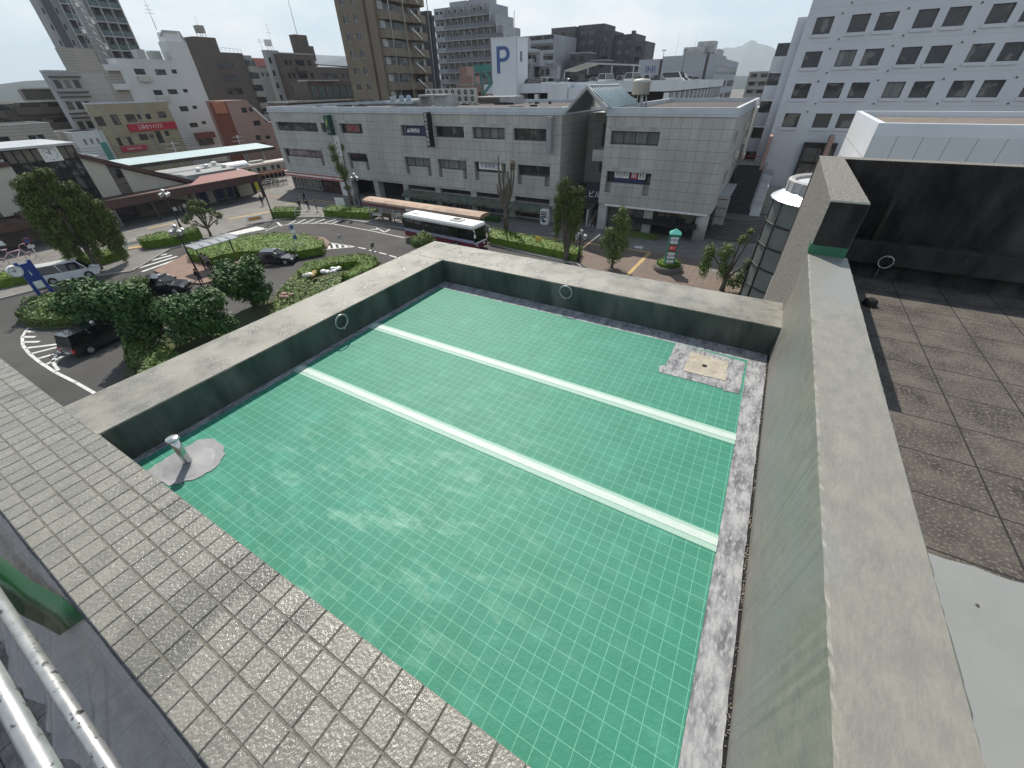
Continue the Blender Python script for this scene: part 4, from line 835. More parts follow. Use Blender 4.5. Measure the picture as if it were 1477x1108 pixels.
# canopy
mb = MB(); mb.box(-83.5, -78.9, 14.4, 46.2, -10.75, -9.62); mb.box(-83.5, -78.2, 6, 14.3, -11.0, -10.1); mb.build('canopy', M['maroon'], stn)
mb = MB(); mb.prism([(-79.0, 34, -9.6), (-79.0, 46, -9.6), (-84, 46, -9.2), (-84, 38.6, -9.2)], (0, 0, -.02)); mb.build('canopy_roof', M['maroonr'], stn)
mb = MB()
for y in (18, 22.5, 28, 33.5, 39, 45.4): mb.box(-79.5, -79.1, y, y+.4, ZS, -10.75)
mb.build('canopy_post', M['frame'], stn)
mb = MB(); mb.box(-84.0, -83.6, 4, 47, ZS, -10.2); mb.build('entrance_wall', M['blk'], stn)
mb = MB(); mb.box(-83.58, -83.4, 38, 39.2, ZS, -11); mb.box(-83.58, -83.4, 43.6, 46.2, ZS, -10.9); mb.box(-83.58, -83.4, 19, 22, ZS+.3, -11.2); mb.prism([(-82.9, 31, -11.0), (-82.9, 36.0, -11.0), (-82.9, 36.0, -12.6)], (.2, 0, 0)); mb.build('entrance_panel', M['cream'], stn)
bl = mat('blue_poster', (.03, .05, .16), .5, (.01, .015, .04), 2)
for y in (36.6, 39.4, 41.2): window(stn, 'x', -83.3, y, y+1.5, ZS+.3, -11.2, .05, bl, M['framel'], 1, .08, name='poster_window')
mb = MB(); mb.box(-83.35, -83.3, 24, 27.5, ZS, -11.2); mb.box(-83.35, -83.3, 29, 30, ZS+1, -11.4); mb.build('shop_window', mat('dim_shop', (.03, .03, .05), .3, (.12, .10, .09), 1.5, contrast=(.5, .62)), stn)
mb = MB()
for k in range(10): mb.box(-80.5, -80.45, 21.9, 23.9, ZS+.15+k*.22, ZS+.25+k*.22)
mb.box(-80.5, -80.4, 21.9, 22, ZS, ZS+2.4); mb.box(-80.5, -80.4, 23.8, 23.9, ZS, ZS+2.4); mb.build('louvre_screen', M['framel'], stn)
# low platform sheds behind the canopy
pb = empty('platform_shed', 'low grey corrugated platform roofs with round ventilators behind the maroon canopy', 'building')
mb = MB(); mb.box(-96, -84.2, 36.8, 46.5, ZS, -9.3); mb.build('wall', M['greyb'], pb)
rm = mat('grey_metal_roof', (.30, .31, .31), .5, (.22, .23, .23), 1.2, stretch=(.2, 3, 1))
mb = MB()
for k in range(4): mb.box(-96+k*3, -93.3+k*3, 36.6, 47.6-k*.8, -9.298, -8.95+.06*(k % 2))
mb.build('roof', rm, pb)
mb = MB()
for p in ((-87, 40), (-90, 43), (-87, 44.5), (-92, 45.5)): mb.lathe((*p, -8.95), [(.3, 0), (.3, .3), (.6, .35), (.5, .6), (.01, .7)], 14)
mb.build('ventilator', M['wht'], pb)
mb = MB(); mb.prism([(-93.2+math.cos(t*math.pi/8)*1.5, 45.0, -9.9+math.sin(t*math.pi/8)*.95) for t in range(9)], (0, 7, 0)); mb.build('vaulted_roof', M['coping'], pb)
pr = empty('platform_roof', 'long pale blue platform roof on posts in front of the beige building', 'platform roof')
mb = MB(); mb.prism([(-101, 34, -8.1), (-101, 64.5, -8.1), (-107.5, 64.5, -7.6), (-107.5, 34, -7.6)], (0, 0, -.15)); mb.build('roof_sheet', mat('pale_blue_roof', (.36, .46, .48), .6, (.31, .41, .43), .5), pr)
mb = MB(); mb.box(-100.98, -100.8, 34, 64.6, -8.7, -8.12); mb.build('fascia', M['frame'], pr)
mb = MB()
for k in range(8): mb.box(-104.2, -103.9, 35+k*4, 35.3+k*4, ZS, -8.2)
mb.build('post', M['framel'], pr)
mb = MB(); mb.box(-108, -100.5, 33, 66, ZS, -12.3); tag(mb.build('platform', M['greyb']), 'long raised concrete railway platform under the pale blue roof', 'platform')
# train
tr = empty('commuter_train', 'silver commuter train with an orange stripe seen past the end of the station', 'train')
mb = MB(); mb.prism([(-97.0, 50, -12.6), (-97.0, 50, -10.75), (-97.25, 50, -10.45), (-98.4, 50, -10.25), (-99.5, 50, -10.45), (-99.8, 50, -10.75), (-99.8, 50, -12.6)], (0, 15.8, 0)); mb.build('body', mat('pale_cream_train', (.42, .40, .36), .4, (.36, .34, .31), .8), tr)
mb = MB(); mb.box(-96.99, -96.955, 50, 65.8, -12.75, -12.05); mb.box(-96.99, -96.96, 50, 65.8, -10.85, -10.72); mb.build('stripe', mat('train_orange', (.42, .13, .04), .5), tr)
for k in range(9):
    y = 50.8+k*1.7+(.35 if k % 2 else 0); window(tr, 'x', -96.98, y, y+.75, -11.9, -11.15, -.02, M['glass'], M['frame'], 1, .05)
mb = MB(); mb.box(-98.9, -97.9, 56, 59, -10.24, -9.95); mb.build('roof_unit', M['ac'], tr)
mb = MB(); mb.box(-99.6, -97.3, 50.2, 65.6, ZS+.3, -12.62); mb.build('underframe', M['blk'], tr)
# ================================================================== LEFT SKYLINE
def wins(root, face, P, lst, w_, h_, d=.2, g='glass', f='frame', nm=2):
    hs = []
    for (a, z) in lst: hs.append((a-w_/2, a+w_/2, z-h_/2, z+h_/2))
    return hs
def addw(root, face, P, hs, d=.2, g='glass', f='frame', nm=2):
    for h in hs: window(root, face, P, *h, d, M[g], M[f], nm, .1)
def antenna(loc, h, label, r=.05, bars=3):
    mb = MB(); mb.cyl(loc, (loc[0], loc[1], loc[2]+h), r, 6, r*.4)
    for k in range(bars): z = loc[2]+h*(.55+.12*k); mb.box(loc[0]-.04, loc[0]+.04, loc[1]-1+k*.25, loc[1]+1-k*.25, z, z+.06)
    return tag(mb.build('antenna', M['framel']), label, 'antenna')
# beige estate-agent building
bb = empty('beige_office', 'small beige tiled office with a red sign band behind the platform roof', 'building')
hs = [(43.0-.5, 43.9, -3.1, -1.4), (45.7-.45, 46.6, -3.1, -1.2), (47.9, 49.8, -2.7, -1.3), (50.1, 50.9, -2.3, -1.4), (51.8, 52.8, -2.4, -1.4), (54.4, 56.0, -2.3, -1.1), (44.2, 45.0, -6.9, -5.3), (46.2, 47.0, -6.9, -5.3), (48.6, 50.3, -6.2, -5.0), (50.7, 51.5, -6.0, -5.2), (52.0, 53.2, -7.0, -4.7), (54.0, 54.9, -5.8, -4.8)]
block(bb, -128.5, -125, 43.0, 57.2, ZS, .65, M['beigeb'], {'x': hs}, cap=.25, capm=M['coping'], roofm=M['droof']); addw(bb, 'x', -125, hs, .2)
mb = MB(); mb.box(-124.99, -124.6, 47.4, 57.0, -4.45, -3.1); mb.build('sign_band', M['red'], bb); text('三井のリハウス', .95, M['wht'], bb, (-124.58, 51.6, -3.8), 'x', 'sign_lettering', ext=.03, sx=.75)
mb = MB(); mb.box(-124.99, -124.6, 44.1, 49.0, -8.0, -7.0); mb.build('sign_band', M['red'], bb); text('三井のリハウス', .6, M['wht'], bb, (-124.58, 46.6, -7.5), 'x', 'sign_lettering', ext=.03, sx=.7)
mb = MB(); mb.tube([(-124.9, 44.4, .6), (-124.9, 45.2, -5.0), (-124.9, 46.2, -5.6)], .06, 5); mb.tube([(-124.9, 50.9, .6), (-124.9, 51.1, -8.5)], .06, 5); mb.tube([(-124.9, 41.9, .6), (-124.9, 41.9, -9)], .06, 5); mb.build('downpipe', M['stone'], bb)
# white building
wb = empty('white_office', 'white six-storey building with small dark windows and a rooftop advertising box', 'building')
hs = [(58.0, 60.2, 5.85, 6.95), (62.3, 64.7, 5.8, 6.9), (66.0, 67.2, 6.1, 6.9), (60.0, 61.9, 1.9, 2.9), (63.2, 65.4, 2.0, 3.0), (66.8, 67.9, 2.3, 3.0), (64.2, 66.2, -1.6, -.5), (67.4, 68.5, -1.2, -.5), (64.9, 66.9, -5.1, -4.1), (68.1, 69.2, -4.6, -3.9)]
block(wb, -139, -135, 55.2, 72.2, ZS, 8.6, M['whiteb'], {'x': hs}, cap=.15, capm=M['whiteb'], roofm=M['coping']); addw(wb, 'x', -135, hs, .2)
mb = MB(); mb.box(-138.98, -135.02, 67.6, 72.18, 8.7, 12.3); mb.build('tower', M['whiteb'], wb)
mb = MB(); mb.prism([(-135.05, 67.6, 12.3), (-135.05, 71.9, 12.3), (-135.3, 71.2, 14.0), (-135.3, 67.9, 14.0)], (-3, 0, 0)); mb.build('advert_box', M['wht'], wb)
mb = MB(); mb.prism([(-134.95, 66.7, 13.1), (-134.95, 67.7, 14.3), (-134.95, 71.6, 14.3), (-134.95, 72.2, 12.3), (-134.95, 71.8, 12.3), (-134.95, 71.3, 14.0), (-134.95, 67.9, 14.0), (-134.95, 67.2, 13.0)], (-.3, 0, 0)); mb.build('box_frame', M['framel'], wb)
for (y, z) in ((59.2, 5.0), (61.2, 1.1)): mb = MB(); mb.box(-134.98, -134.2, y-1.3, y+1.3, z-.5, z+.5); mb.build('air_conditioner', M['ac'], wb)
mb = MB(); mb.box(-134.98, -133.6, 64.9, 69.6, -7.6, -6.3); mb.build('red_awning', M['maroonr'], wb)
mb = MB(); mb.box(-134.98, -134.5, 65.2, 69, -9.2, -7.61); mb.build('shopfront', M['glass'], wb)
bal = MB()
for k in range(5):
    z = 7.6-3.45*k; bal.box(-135, -134, 52.4, 55.1, z-1.1, z)
bal.build('balcony', M['whiteb'], wb)
mb = MB(); mb.box(-138, -135.3, 52.9, 55.18, ZS, 7.6); mb.build('stair_core', M['tanb'], wb)
mb = MB()
for z in (9.3, 9.9, 10.4):
    mb.box(-136, -135.95, 60, 67.5, z, z+.05)
for k in range(7): mb.box(-136, -135.95, 60+k*1.2, 60.06+k*1.2, 8.7, 10.45)
mb.box(-139, -136.5, 61, 62.6, 8.77, 10.6); mb.box(-139, -136.5, 64, 66, 8.77, 10.4); mb.build('roof_railing', M['framel'], wb)
antenna((-135.6, 66.9, 14.3), 5.2, 'tall mast with crossbars on the white building with the advertising box', .08)
# grey blank building and office with window bands
gb = empty('blank_grey_building', 'blank grey flat-topped building between the slab tower and the white building', 'building')
mb = MB(); mb.box(-154, -151, 48.5, 65, ZS, 6.8); mb.build('wall', M['greyb'], gb); mb = MB(); mb.box(-154, -150.9, 52, 58.3, 6.8, 11.2); mb.build('upper_storey', M['tanb'], gb)
mb = MB(); mb.box(-150.99, -150.4, 46, 52.5, ZS, 5.8); mb.build('balcony_bay', M['whiteb'], gb)
for k in range(4):
    z = 4.6-k*3.3
    window(gb, 'x', -150.38, 46.5, 48.0, z-1.6, z, .0, M['glass'], M['framel'], 1, .12); window(gb, 'x', -150.38, 48.5, 50.9, z-1.8, z, .0, M['glass'], M['framel'], 2, .12); window(gb, 'x', -150.38, 51.2, 52.4, z-1.8, z, .0, M['glass'], M['framel'], 1, .12)
of = empty('banded_office', 'grey office building with three columns of dark window pairs left of the slab tower', 'building')
hs = [(y, y+1.25, z, z+1.7) for z in (3.3, -.4, -4.0, -7.6) for y in (42.3, 43.9, 45.5)]
block(of, -137.5, -135, 41.9, 47.3, ZS, 6.2, M['greyb'], {'x': hs}, cap=.3, capm=M['stone'], roofm=M['droof']); addw(of, 'x', -135, hs, .2, f='framel', nm=1)
mb = MB()
for z in (5.3, 2.7, 1.9, -1.0, -1.8, -4.7, -5.5): mb.box(-134.98, -134.6, 41.9, 47.3, z, z+.18)
mb.build('sun_louvre', M['frame'], of)
# slab tower
tw2 = empty('slab_tower', 'very tall grey apartment tower with glass balconies cut off by the top of the frame', 'building')
XT = -176.0
mb = MB(); mb.box(XT-4, XT, 61.0, 79.3, ZS, 60); mb.build('wall', M['greyb'], tw2)
mb = MB(); mb.box(XT+.01, XT+.3, 62.0, 63.7, 12.2, 60); mb.build('window_strip', mat('slate_strip', (.09, .09, .11), .4), tw2)
for k in range(12):
    z = 13+k*3.2; mb = MB(); mb.box(XT+.01, XT+.05, 61.2, 61.5, z, z+1.1); mb.box(XT+.01, XT+.05, 64.1, 64.45, z+.3, z+1.4); mb.build('slit_window', M['glass'], tw2)
for y0, y1 in ((65.3, 67.9), (71.5, 79.1)):
    for k in range(13):
        z = 9.4+k*3.1
        mb = MB(); mb.box(XT+.01, XT+.06, y0, y1, z+.15, z+2.9); mb.build('balcony_recess', mat('balcony_recess', (.055, .055, .055), .6, (.20, .20, .19), .8, stretch=(1, 1, .6), contrast=(.5, .6)), tw2)
        mb = MB(); mb.box(XT+.07, XT+1.3, y0, y1, z-.2, z+.1); mb.build('balcony_slab', M['greyb'], tw2)
        mb = MB(); mb.box(XT+1.2, XT+1.3, y0, y1, z+.1, z+1.25); mb.build('balustrade', M['rail'], tw2)
mb = MB()
for y in (71.5, 74, 76.6, 79.2, 65.2, 68.0): mb.box(XT+.02, XT+1.35, y-.12, y+.12, 8.8, 60)
mb.build('party_wall', M['stone'], tw2)
# lattice mast in front of the tower
lm = empty('lattice_mast', 'steel lattice mast with dishes standing in front of the slab tower', 'mast', (-160, 62.8, ZS))
mb = MB(); hh = 36
for sx, sy in ((-1, -1), (1, -1), (1, 1), (-1, 1)): mb.cyl((sx*1.3, sy*1.3, 22), (sx*1.0, sy*1.0, hh), .09, 5)
for k in range(10):
    z = 22+k*1.4; q = 1.3-.3*(k/10)
    for a, b in (((-q, -q), (q, -q)), ((q, -q), (q, q)), ((q, q), (-q, q)), ((-q, q), (-q, -q))):
        mb.cyl((*a, z), (*b, z), .05, 4); mb.cyl((*a, z), (*b, z+1.4), .04, 4)
mb.build('lattice', M['framel'], lm)
mb = MB()
for (y, z) in ((1.6, 26), (-1.5, 29), (1.4, 31), (-.2, 34)): mb.lathe((1.4, y, z), [(.01, 0), (.45, .15), (.5, .3)], 10); mb.box(1.1, 1.5, y-.3, y+.3, z-.9, z-.1)
mb.build('dish', M['wht'], lm)
# dark slatted long roofs, small white house, etc (far left)
fl = empty('long_brown_building', 'long low dark brown building with pale roof edges at the far left below the hills', 'building')
mb = MB(); mb.box(-175, -156, 0, 58, ZS, .9); mb.build('wall', M['brickb'], fl)
mb = MB(); mb.box(-157.5, -155.5, 0, 39.5, .91, 1.25); mb.box(-157.5, -155.5, 42, 50, 1.1, 1.5); mb.box(-162, -160, 43.5, 49, 3.6, 3.9); mb.build('roof_edge', mat('cream_roof_edge', (.55, .51, .42), .7), fl)
mb = MB(); mb.box(-163, -160.5, 43.5, 49, .91, 3.6); mb.build('upper_storey', M['brownp'], fl)
for k in range(3):
    mb = MB(); mb.box(-155.99, -155.0, 0, 37-k*1.5, -1.6-k*3.2, -.2-k*3.2); mb.box(-155.99, -155.0, 39, 58, -1.2-k*3.2, .2-k*3.2); mb.build('balcony', M['brickb'], fl)
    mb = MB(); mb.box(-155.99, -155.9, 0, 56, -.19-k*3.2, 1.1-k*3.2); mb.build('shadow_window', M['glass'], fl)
def house(name, label, x0, x1, y0, y1, zt, m, roofm, hs, gable=0, cat='house'):
    h = empty(name, label, cat); block(h, x0, x1, y0, y1, ZS, zt, M[m], {'x': hs}, cap=0 if gable else .2, capm=M[roofm], roofm=M['droof']); addw(h, 'x', x1, hs, .2, f='framel', nm=2)
    if gable: mb = MB(); mb.prism([(x1+.4, y0-.4, zt), (x1+.4, y1+.4, zt), (x1+.4, (y0+y1)/2, zt+gable)], (x0-x1-.8, 0, 0)); mb.build('roof', M[roofm], h)
    return h
house('pale_house', 'pale plain house with one wide window at the left edge', -140, -128, 22, 35.8, -2.2, 'tanb', 'stone', [(24, 29, -5.2, -3.7), (31.5, 34, -5.1, -3.8)])
house('white_house', 'small white house with three narrow windows below the brown building', -138, -126, 37.6, 44.2, -4.0, 'whiteb', 'whiteb', [(38.9, 39.4, -6.2, -5.1), (40.0, 40.5, -6.2, -5.1), (41.1, 41.6, -6.2, -5.1)])
house('shop_house', 'low white roofed shop with yellow and red signs beside the platform', -124, -115, 30, 36.8, -7.6, 'whiteb', 'coping', [(31, 33, -10.5, -8.6), (34, 36, -10.5, -8.6)])
mb = MB(); mb.box(-114.9, -114.5, 34.2, 36.6, -9.3, -8.0); tag(mb.build('shop_sign', mat('yellow_sign', (.55, .36, .05), .5, (.4, .03, .03), 1.5)), 'yellow and red shop signboard on the low white shop beside the platform', 'sign')
mb = MB(); mb.box(-112, -108.5, 8, 33, -8.3, -7.9); mb.box(-112, -111, 8, 33, ZS, -8.3); tag(mb.build('footbridge_shed', M['stone']), 'long pale shed roof behind the station at the left edge', 'shed')
mb = MB(); mb.box(-121, -120.6, 39.7, 40.7, -10.5, -5.6); tag(mb.build('tall_teal_sign', M['teal']), 'slim teal vertical signboard at the left corner of the beige office', 'sign')
# brick-brown tower
bt = empty('dark_brick_tower', 'dark brown tiled apartment building with a stepped top and rooftop water tank', 'building')
mb = MB(); mb.box(-155, -150, 82.6, 95.5, ZS, 11.6); mb.box(-155, -150, 82.6, 88.8, 11.6, 14.8); mb.build('wall', M['brickb'], bt)
for k in range(6):
    z = 9.0-k*3.1
    window(bt, 'x', -150+.05, 86.6, 88.4, z-1.2, z+.4, .03, M['glass'], M['frame'], 2, .1); window(bt, 'x', -150+.05, 88.9, 91.4, z-1.2, z+.4, .03, M['glass'], M['frame'], 2, .1)
    mb = MB(); mb.box(-152, -149.2, 95.6, 98.6, z-2.0, z-.5); mb.build('balcony', M['tanb'], bt); mb = MB(); mb.box(-152, -149.8, 95.6, 98.5, z-.48, z+1.0); mb.build('balcony_recess', M['glass'], bt)
mb = MB(); mb.box(-158, -151, 95.6, 98.7, ZS, 11.2); mb.build('stair_core', M['greyb'], bt)
mb = MB(); mb.box(-153, -151, 85.4, 87.2, 15.8, 17.4); 
for dx in (-152.8, -151.2):
    for dy in (85.5, 87.0): mb.cyl((dx, dy, 14.8), (dx, dy, 15.8), .08, 5)
mb.cyl((-152, 86.3, 17.4), (-152, 86.3, 19.3), .04, 5); mb.build('water_tank', M['tanb'], bt)
mb = MB(); mb.tube([(-150.2, 89.5, 12.7), (-150.2, 95.4, 12.5)], .05, 4)
for k in range(6): mb.cyl((-150.2, 89.5+k*1.2, 11.6), (-150.2, 89.5+k*1.2, 12.6), .04, 4)
mb.build('roof_railing', M['framel'], bt)
# pink building
pk = empty('pink_building', 'pink tiled building with chamfered top right corner and brick red side', 'building')
hs = [(70.0, 71.3, -2.0, -1.0), (72.0, 72.8, -1.9, -1.0), (71.9, 73.8, -4.9, -3.8), (71.2, 72.6, -8.0, -6.9), (73.9, 75.2, -8.0, -7.2)]
PX = -118
block(pk, PX-9, PX, 66.9, 75.2, ZS, -3.0, M['pinkb'], {'x': [h for h in hs if h[3] < -3]})
mb = MB(); mb.prism([(PX, 66.9, -3.0), (PX, 75.2, -3.0), (PX, 73.0, -.6), (PX, 72.0, .55), (PX, 66.9, .55)], (-9, 0, 0)); mb.build('upper_wall', M['pinkb'], pk)
mb = MB(); mb.box(PX-9, PX-.01, 75.22, 78, ZS, -4.3); mb.build('wing', M['pinkb'], pk)
mb = MB(); mb.prism([(PX+.1, 73.3, -.9), (PX+.1, 76.3, -4.2), (PX+.1, 76.0, -4.4), (PX+.1, 73.0, -1.2)], (-8, 0, 0)); mb.build('white_verge', M['wht'], pk)
addw(pk, 'x', PX, [h for h in hs if h[3] < -3], .2)
for h in hs[:2]: window(pk, 'x', PX+.06, *h, .03, M['glass'], M['frame'], 1, .08)
mb = MB(); mb.box(PX-4, PX+.01, 64.9, 66.88, ZS, .3); mb.build('red_side', mat('red_brick_side', (.21, .06, .035), .8, (.17, .05, .03), .8), pk)
mb = MB(); mb.box(PX-1.5, PX+.4, 64.4, 66.2, -1.9, .35); mb.build('corner_lantern', mat('orange_tile', (.42, .16, .09), .7), pk)
mb = MB(); mb.box(PX+.01, PX+1.2, 67.5, 72.5, -9.3, -8.6); mb.build('maroon_awning', M['maroonr'], pk)
rrh = house('red_roof_house', 'grey house with a salmon red roof between the dark brick tower and the grey apartments', -176, -168, 110.5, 119, 9.3, 'greyb', 'maroonr', [(111.5, 112.6, 6.4, 7.6), (113.5, 114.6, 6.4, 7.6)])
mb = MB(); mb.prism([(-167.6, 110, 9.31), (-167.6, 117.5, 9.31), (-168.4, 117, 11.6), (-168.4, 110.5, 11.6)], (-6, 0, 0)); mb.build('roof', mat('salmon_roof', (.42, .16, .12), .7), rrh)
# dark stepped apartments left of the olive tower
def apt(name, label, x0, x1, y0, y1, zt, m, rows, zs, face='x', g='glass', capm='stone', balc=None, nwin=None):
    r = empty(name, label, 'building'); hs = []
    P = x1 if face == 'x' else y0
    for (a, b) in rows:
        for z in zs: hs.append((a, b, z, z+1.5))
    block(r, x0, x1, y0, y1, ZS, zt, M[m], {face: hs}, cap=.3, capm=M[capm], roofm=M['droof']); addw(r, face, P, hs, .25, g=g)
    if balc:
        for (a, b) in balc:
            for z in zs:
                mb = MB(); fbox(mb, face, P, a, b, -1.1, -.01, z-1.5, z-.35); mb.build('balcony', M[m], r)
    return r
apt('dark_terrace_apartments', 'dark grey-brown apartment block with stepped terraces and a tall mast', -155, -150, 108.2, 121.4, 12.0, 'brickb', [(109.2, 110.4), (111.0, 112), (113.2, 116.8), (118.2, 119.6)], (9, 5.5, 2, -1.5), balc=[(112.9, 117.2)])
apt('dark_stepped_apartments', 'dark brown stepped apartment block with white sloping roof beside the olive tower', -158, -150, 121.5, 147, 8.6, 'brickb', [(123, 130), (132, 133), (134.5, 135.5), (141, 143)], (5.6, 2.2, -1.2), balc=[(122.5, 130.5)])
mb = MB(); mb.prism([(-149.8, 121.5, 9.5), (-149.8, 143, 9.0), (-151.5, 139, 12.2), (-151.5, 121.5, 12.2)], (-5, 0, 0)); mb.build('white_roof', M['wht'], bpy.data.objects['dark_stepped_apartments'])
mb = MB(); mb.box(-153.5, -150.5, 116.3, 121.0, 12.4, 17.2); mb.box(-153, -150.4, 121.0, 122.6, 9, 14.4); mb.box(-150.4, -149.6, 115.2, 116.2, 13.2, 15.2); mb.build('penthouse', M['brickb'], bpy.data.objects['dark_terrace_apartments'])
apt('grey_tank_building', 'narrow grey building topped by a white water tank', -154.8, -153, 105.4, 110.2, 12.6, 'greyb', [(105.8, 106.8), (108.3, 109.3)], (9.5, 6.2, 2.9, -.4))
mb = MB(); mb.box(-154.8, -153.3, 107.2, 108.8, 14.0, 15.6)
for y in (107.4, 108.6): mb.cyl((-154.1, y, 12.9), (-154.1, y, 14.0), .08, 5)
mb.build('water_tank', M['wht'], bpy.data.objects['grey_tank_building'])
antenna((-154, 109.4, 12.9), 8, 'thin aerial on the narrow grey building with the water tank', .05)
antenna((-152, 118.5, 17.2), 22, 'very tall thin mast on the dark terrace apartments', .09, 0)
antenna((-154.5, 105.6, 12.9), 3.4, 'short television aerial at the left end of the narrow grey building', .05)
# terrace house with glass balconies in front
apt('terrace_balcony_block', 'low dark block with white balcony edges above the left end of the shopping building', -128, -120, 84, 112, -.5, 'brickb', [(86, 88.5), (90, 92), (94, 96), (100, 101.5)], (-2.6, -5.8), capm='stone')
mb = MB(); mb.box(-120, -118.8, 84, 106, -.55, -.1); mb.box(-123, -118.6, 92, 103, 4.2, 4.5); mb.build('balcony_edge', M['stone'], bpy.data.objects['terrace_balcony_block']); mb = MB(); mb.box(-126, -119.5, 92, 109, -.2, 4.2); mb.build('upper_storey', M['brickb'], bpy.data.objects['terrace_balcony_block'])
for k in range(6): window(bpy.data.objects['terrace_balcony_block'], 'x', -119.45, 93+k*2.6, 95+k*2.6, .2, 3.2, .0, M['rail'], M['frame'], 2, .1)
# ================================================================== OLIVE TOWER
ot = empty('olive_brown_tower', 'tall olive brown apartment tower with curved balconies and diagonal stair struts', 'building')
XC, YC = -87.2, 90.0
hs = []
for k in range(9):
    z = 22.5-k*3.2
    for a in (-97.6, -94.1): hs.append((a, a+1.4, z-1.5, z))
    hs.append((-95.5, -95.1, z-1.3, z-.2))
block(ot, -99.4, XC, YC, 106, ZS, 34, M['brownb'], {'y': hs}); addw(ot, 'y', YC, hs, .2, f='framel', nm=2)
mb = MB()
for x in (-90.2, -89.8): mb.tube([(x, YC-.1, 34), (x, YC-.1, -2)], .09, 5)
mb.build('downpipe', M['brickb'], ot)
nb = 11
for k in range(nb):
    z = 23.2-k*3.25
    mb = MB(); pts = [(XC, 90.5), (XC+1.6, 90.6), (XC+1.9, 92.5), (XC+1.9, 95.5), (XC+1.5, 96.4), (XC+1.5, 99.5), (XC+2.3, 100), (XC+2.7, 103), (XC+1.8, 105.6), (XC, 106)]
    mb.prism([(p[0], p[1], z-1.9) for p in pts], (0, 0, 1.55)); mb.build('balcony', M['brownb'], ot)
    mb = MB(); mb.prism([(XC+1.4, 100.2, z-.3), (XC+2.3, 101.2, z-.3), (XC+3.0, 103.4, z-2.6), (XC+2.7, 103.6, z-2.9), (XC+2.1, 101.3, z-.6)], (0, .25, 0)) if False else mb.cyl((XC+2.2, 99.6, z+.2), (XC+3.1, 101.9, z-1.7), .16, 5); mb.build('diagonal_strut', M['wht'], ot)
    mb = MB(); mb.box(XC+.01, XC+.1, 90.9, 99, z-.3, z+1.25); mb.box(XC+.01, XC+.12, 101, 105.5, z-.3, z+1.2); mb.build('balcony_recess', M['glass'], ot)
    mb = MB(); mb.box(XC+.1, XC+.9, 90.9, 91.9, z-.2, z+1.2); mb.box(XC+.12, XC+.5, 104.4, 105.2, z-.1, z+.9); mb.build('partition', M['stone'], ot)
mb = MB()
for y in (92.6, 97.4): mb.cyl((XC+2.0, y, -2), (XC+2.0, y, 34), .11, 6)
mb.cyl((XC+2.4, 106, -2), (XC+2.4, 106, 34), .11, 6); mb.build('drainpipe', M['stone'], ot)
dkb = empty('dark_slim_building', 'slim nearly black building edge between the olive tower and the pale apartments', 'building')
mb = MB(); mb.box(-102, -99.0, 124, 125.6, ZS, 20); mb.box(-98.99, -98.4, 124.3, 125.6, ZS, 19); mb.build('wall', mat('blue_black_wall', (.04, .045, .055), .7), dkb)
# pale stepped grey apartments
ga = empty('pale_stepped_apartments', 'wide pale grey apartment block with long rows of balconies stepping down to the right', 'building')
YG = 150.0; fh = 2.95; top0 = 23.9; rights = [-94.3, -92.1, -89.4, -85.2, -81.6, -79, -79, -79, -79, -79, -79, -79]
for k, xr in enumerate(rights):
    z1 = top0-k*fh; z0 = z1-fh
    mb = MB(); mb.box(-117.3+k*.0, xr, YG, YG+12, z0+.001, z1-.001); mb.build('storey', M['greyap'], ga)
    mb = MB(); mb.box(-117.3, xr+.2, YG-1.5, YG-.01, z0-.14, z0+.12); mb.build('balcony_slab', M['stone'], ga)
    mb = MB(); mb.box(-112.2, xr, YG-1.45, YG-1.38, z0+.13, z0+1.15); mb.build('balustrade', mat('slim_railing', (.22, .23, .25), .5, (.10, .11, .12), 3, stretch=(4, 1, .1)), ga)
    mb = MB(); mb.box(-117.2, -112.4, YG-1.48, YG-1.36, z0+.13, z0+1.2); mb.build('solid_parapet', M['greyap'], ga)
    mb = MB(); x = -116.6; i = 0
    while x < xr-1.8:
        mb.box(x, x+(1.0 if x < -112 else 1.75), YG-.04, YG-.005, z0+.3, z0+2.1); x += 1.9 if x < -112 else 2.6
    mb.build('window_row', mat('mixed_windows', (.02, .022, .025), .2, (.32, .33, .35), .45, contrast=(.55, .62)), ga)
mb = MB(); 
for k in range(13): mb.box(-111.9+k*2.6, -111.75+k*2.6, YG-1.36, YG-.05, top0-12*fh if k > 8 else top0-11*fh, top0-fh*max(0, (k-6)*.8)-.2)
mb.build('party_wall', M['stone'], ga)
mb = MB(); mb.box(-112.5, -105.5, YG+3, YG+9, top0, top0+1.6); mb.box(-104.5, -97, YG+3, YG+9, top0, top0+2.6); mb.build('roof_house', M['greyap'], ga)
GW_ = 1
ga2 = empty('pale_apartments_wing', 'right wing of the pale apartments with stepped roof terraces behind the parking tower', 'building')
for (x0, x1, zt) in ((-79, -72.5, 3.6), (-72.4, -67.0, 2.8), (-78.9, -70.5, 7.2), (-84, -77, 10.9)):
    mb = MB(); mb.box(x0, x1, 150+(zt > 5)*3, 155.5, ZS if zt < 5 else 3.7, zt); mb.build('storey', M['greyap'], ga2)
    mb = MB(); mb.box(x0-.1, x1+.1, 149.3+(zt > 5)*3, 149.9+(zt > 5)*3, zt-.1, zt+.1); mb.box(x0-.1, x1+.1, 149.3, 149.9, zt-3.2, zt-3.0); mb.build('balcony_slab', M['stone'], ga2)
    for q in range(3): window(ga2, 'y', 149.95+(zt > 5)*3, x0+.4+q*1.9, x0+1.8+q*1.9, zt-2.5, zt-.7, -.02, M['glass'], M['frame'], 2, .1)
gw = empty('far_grey_apartments', 'grey apartment wing with stacked curved balconies behind the pale stepped apartments', 'building')
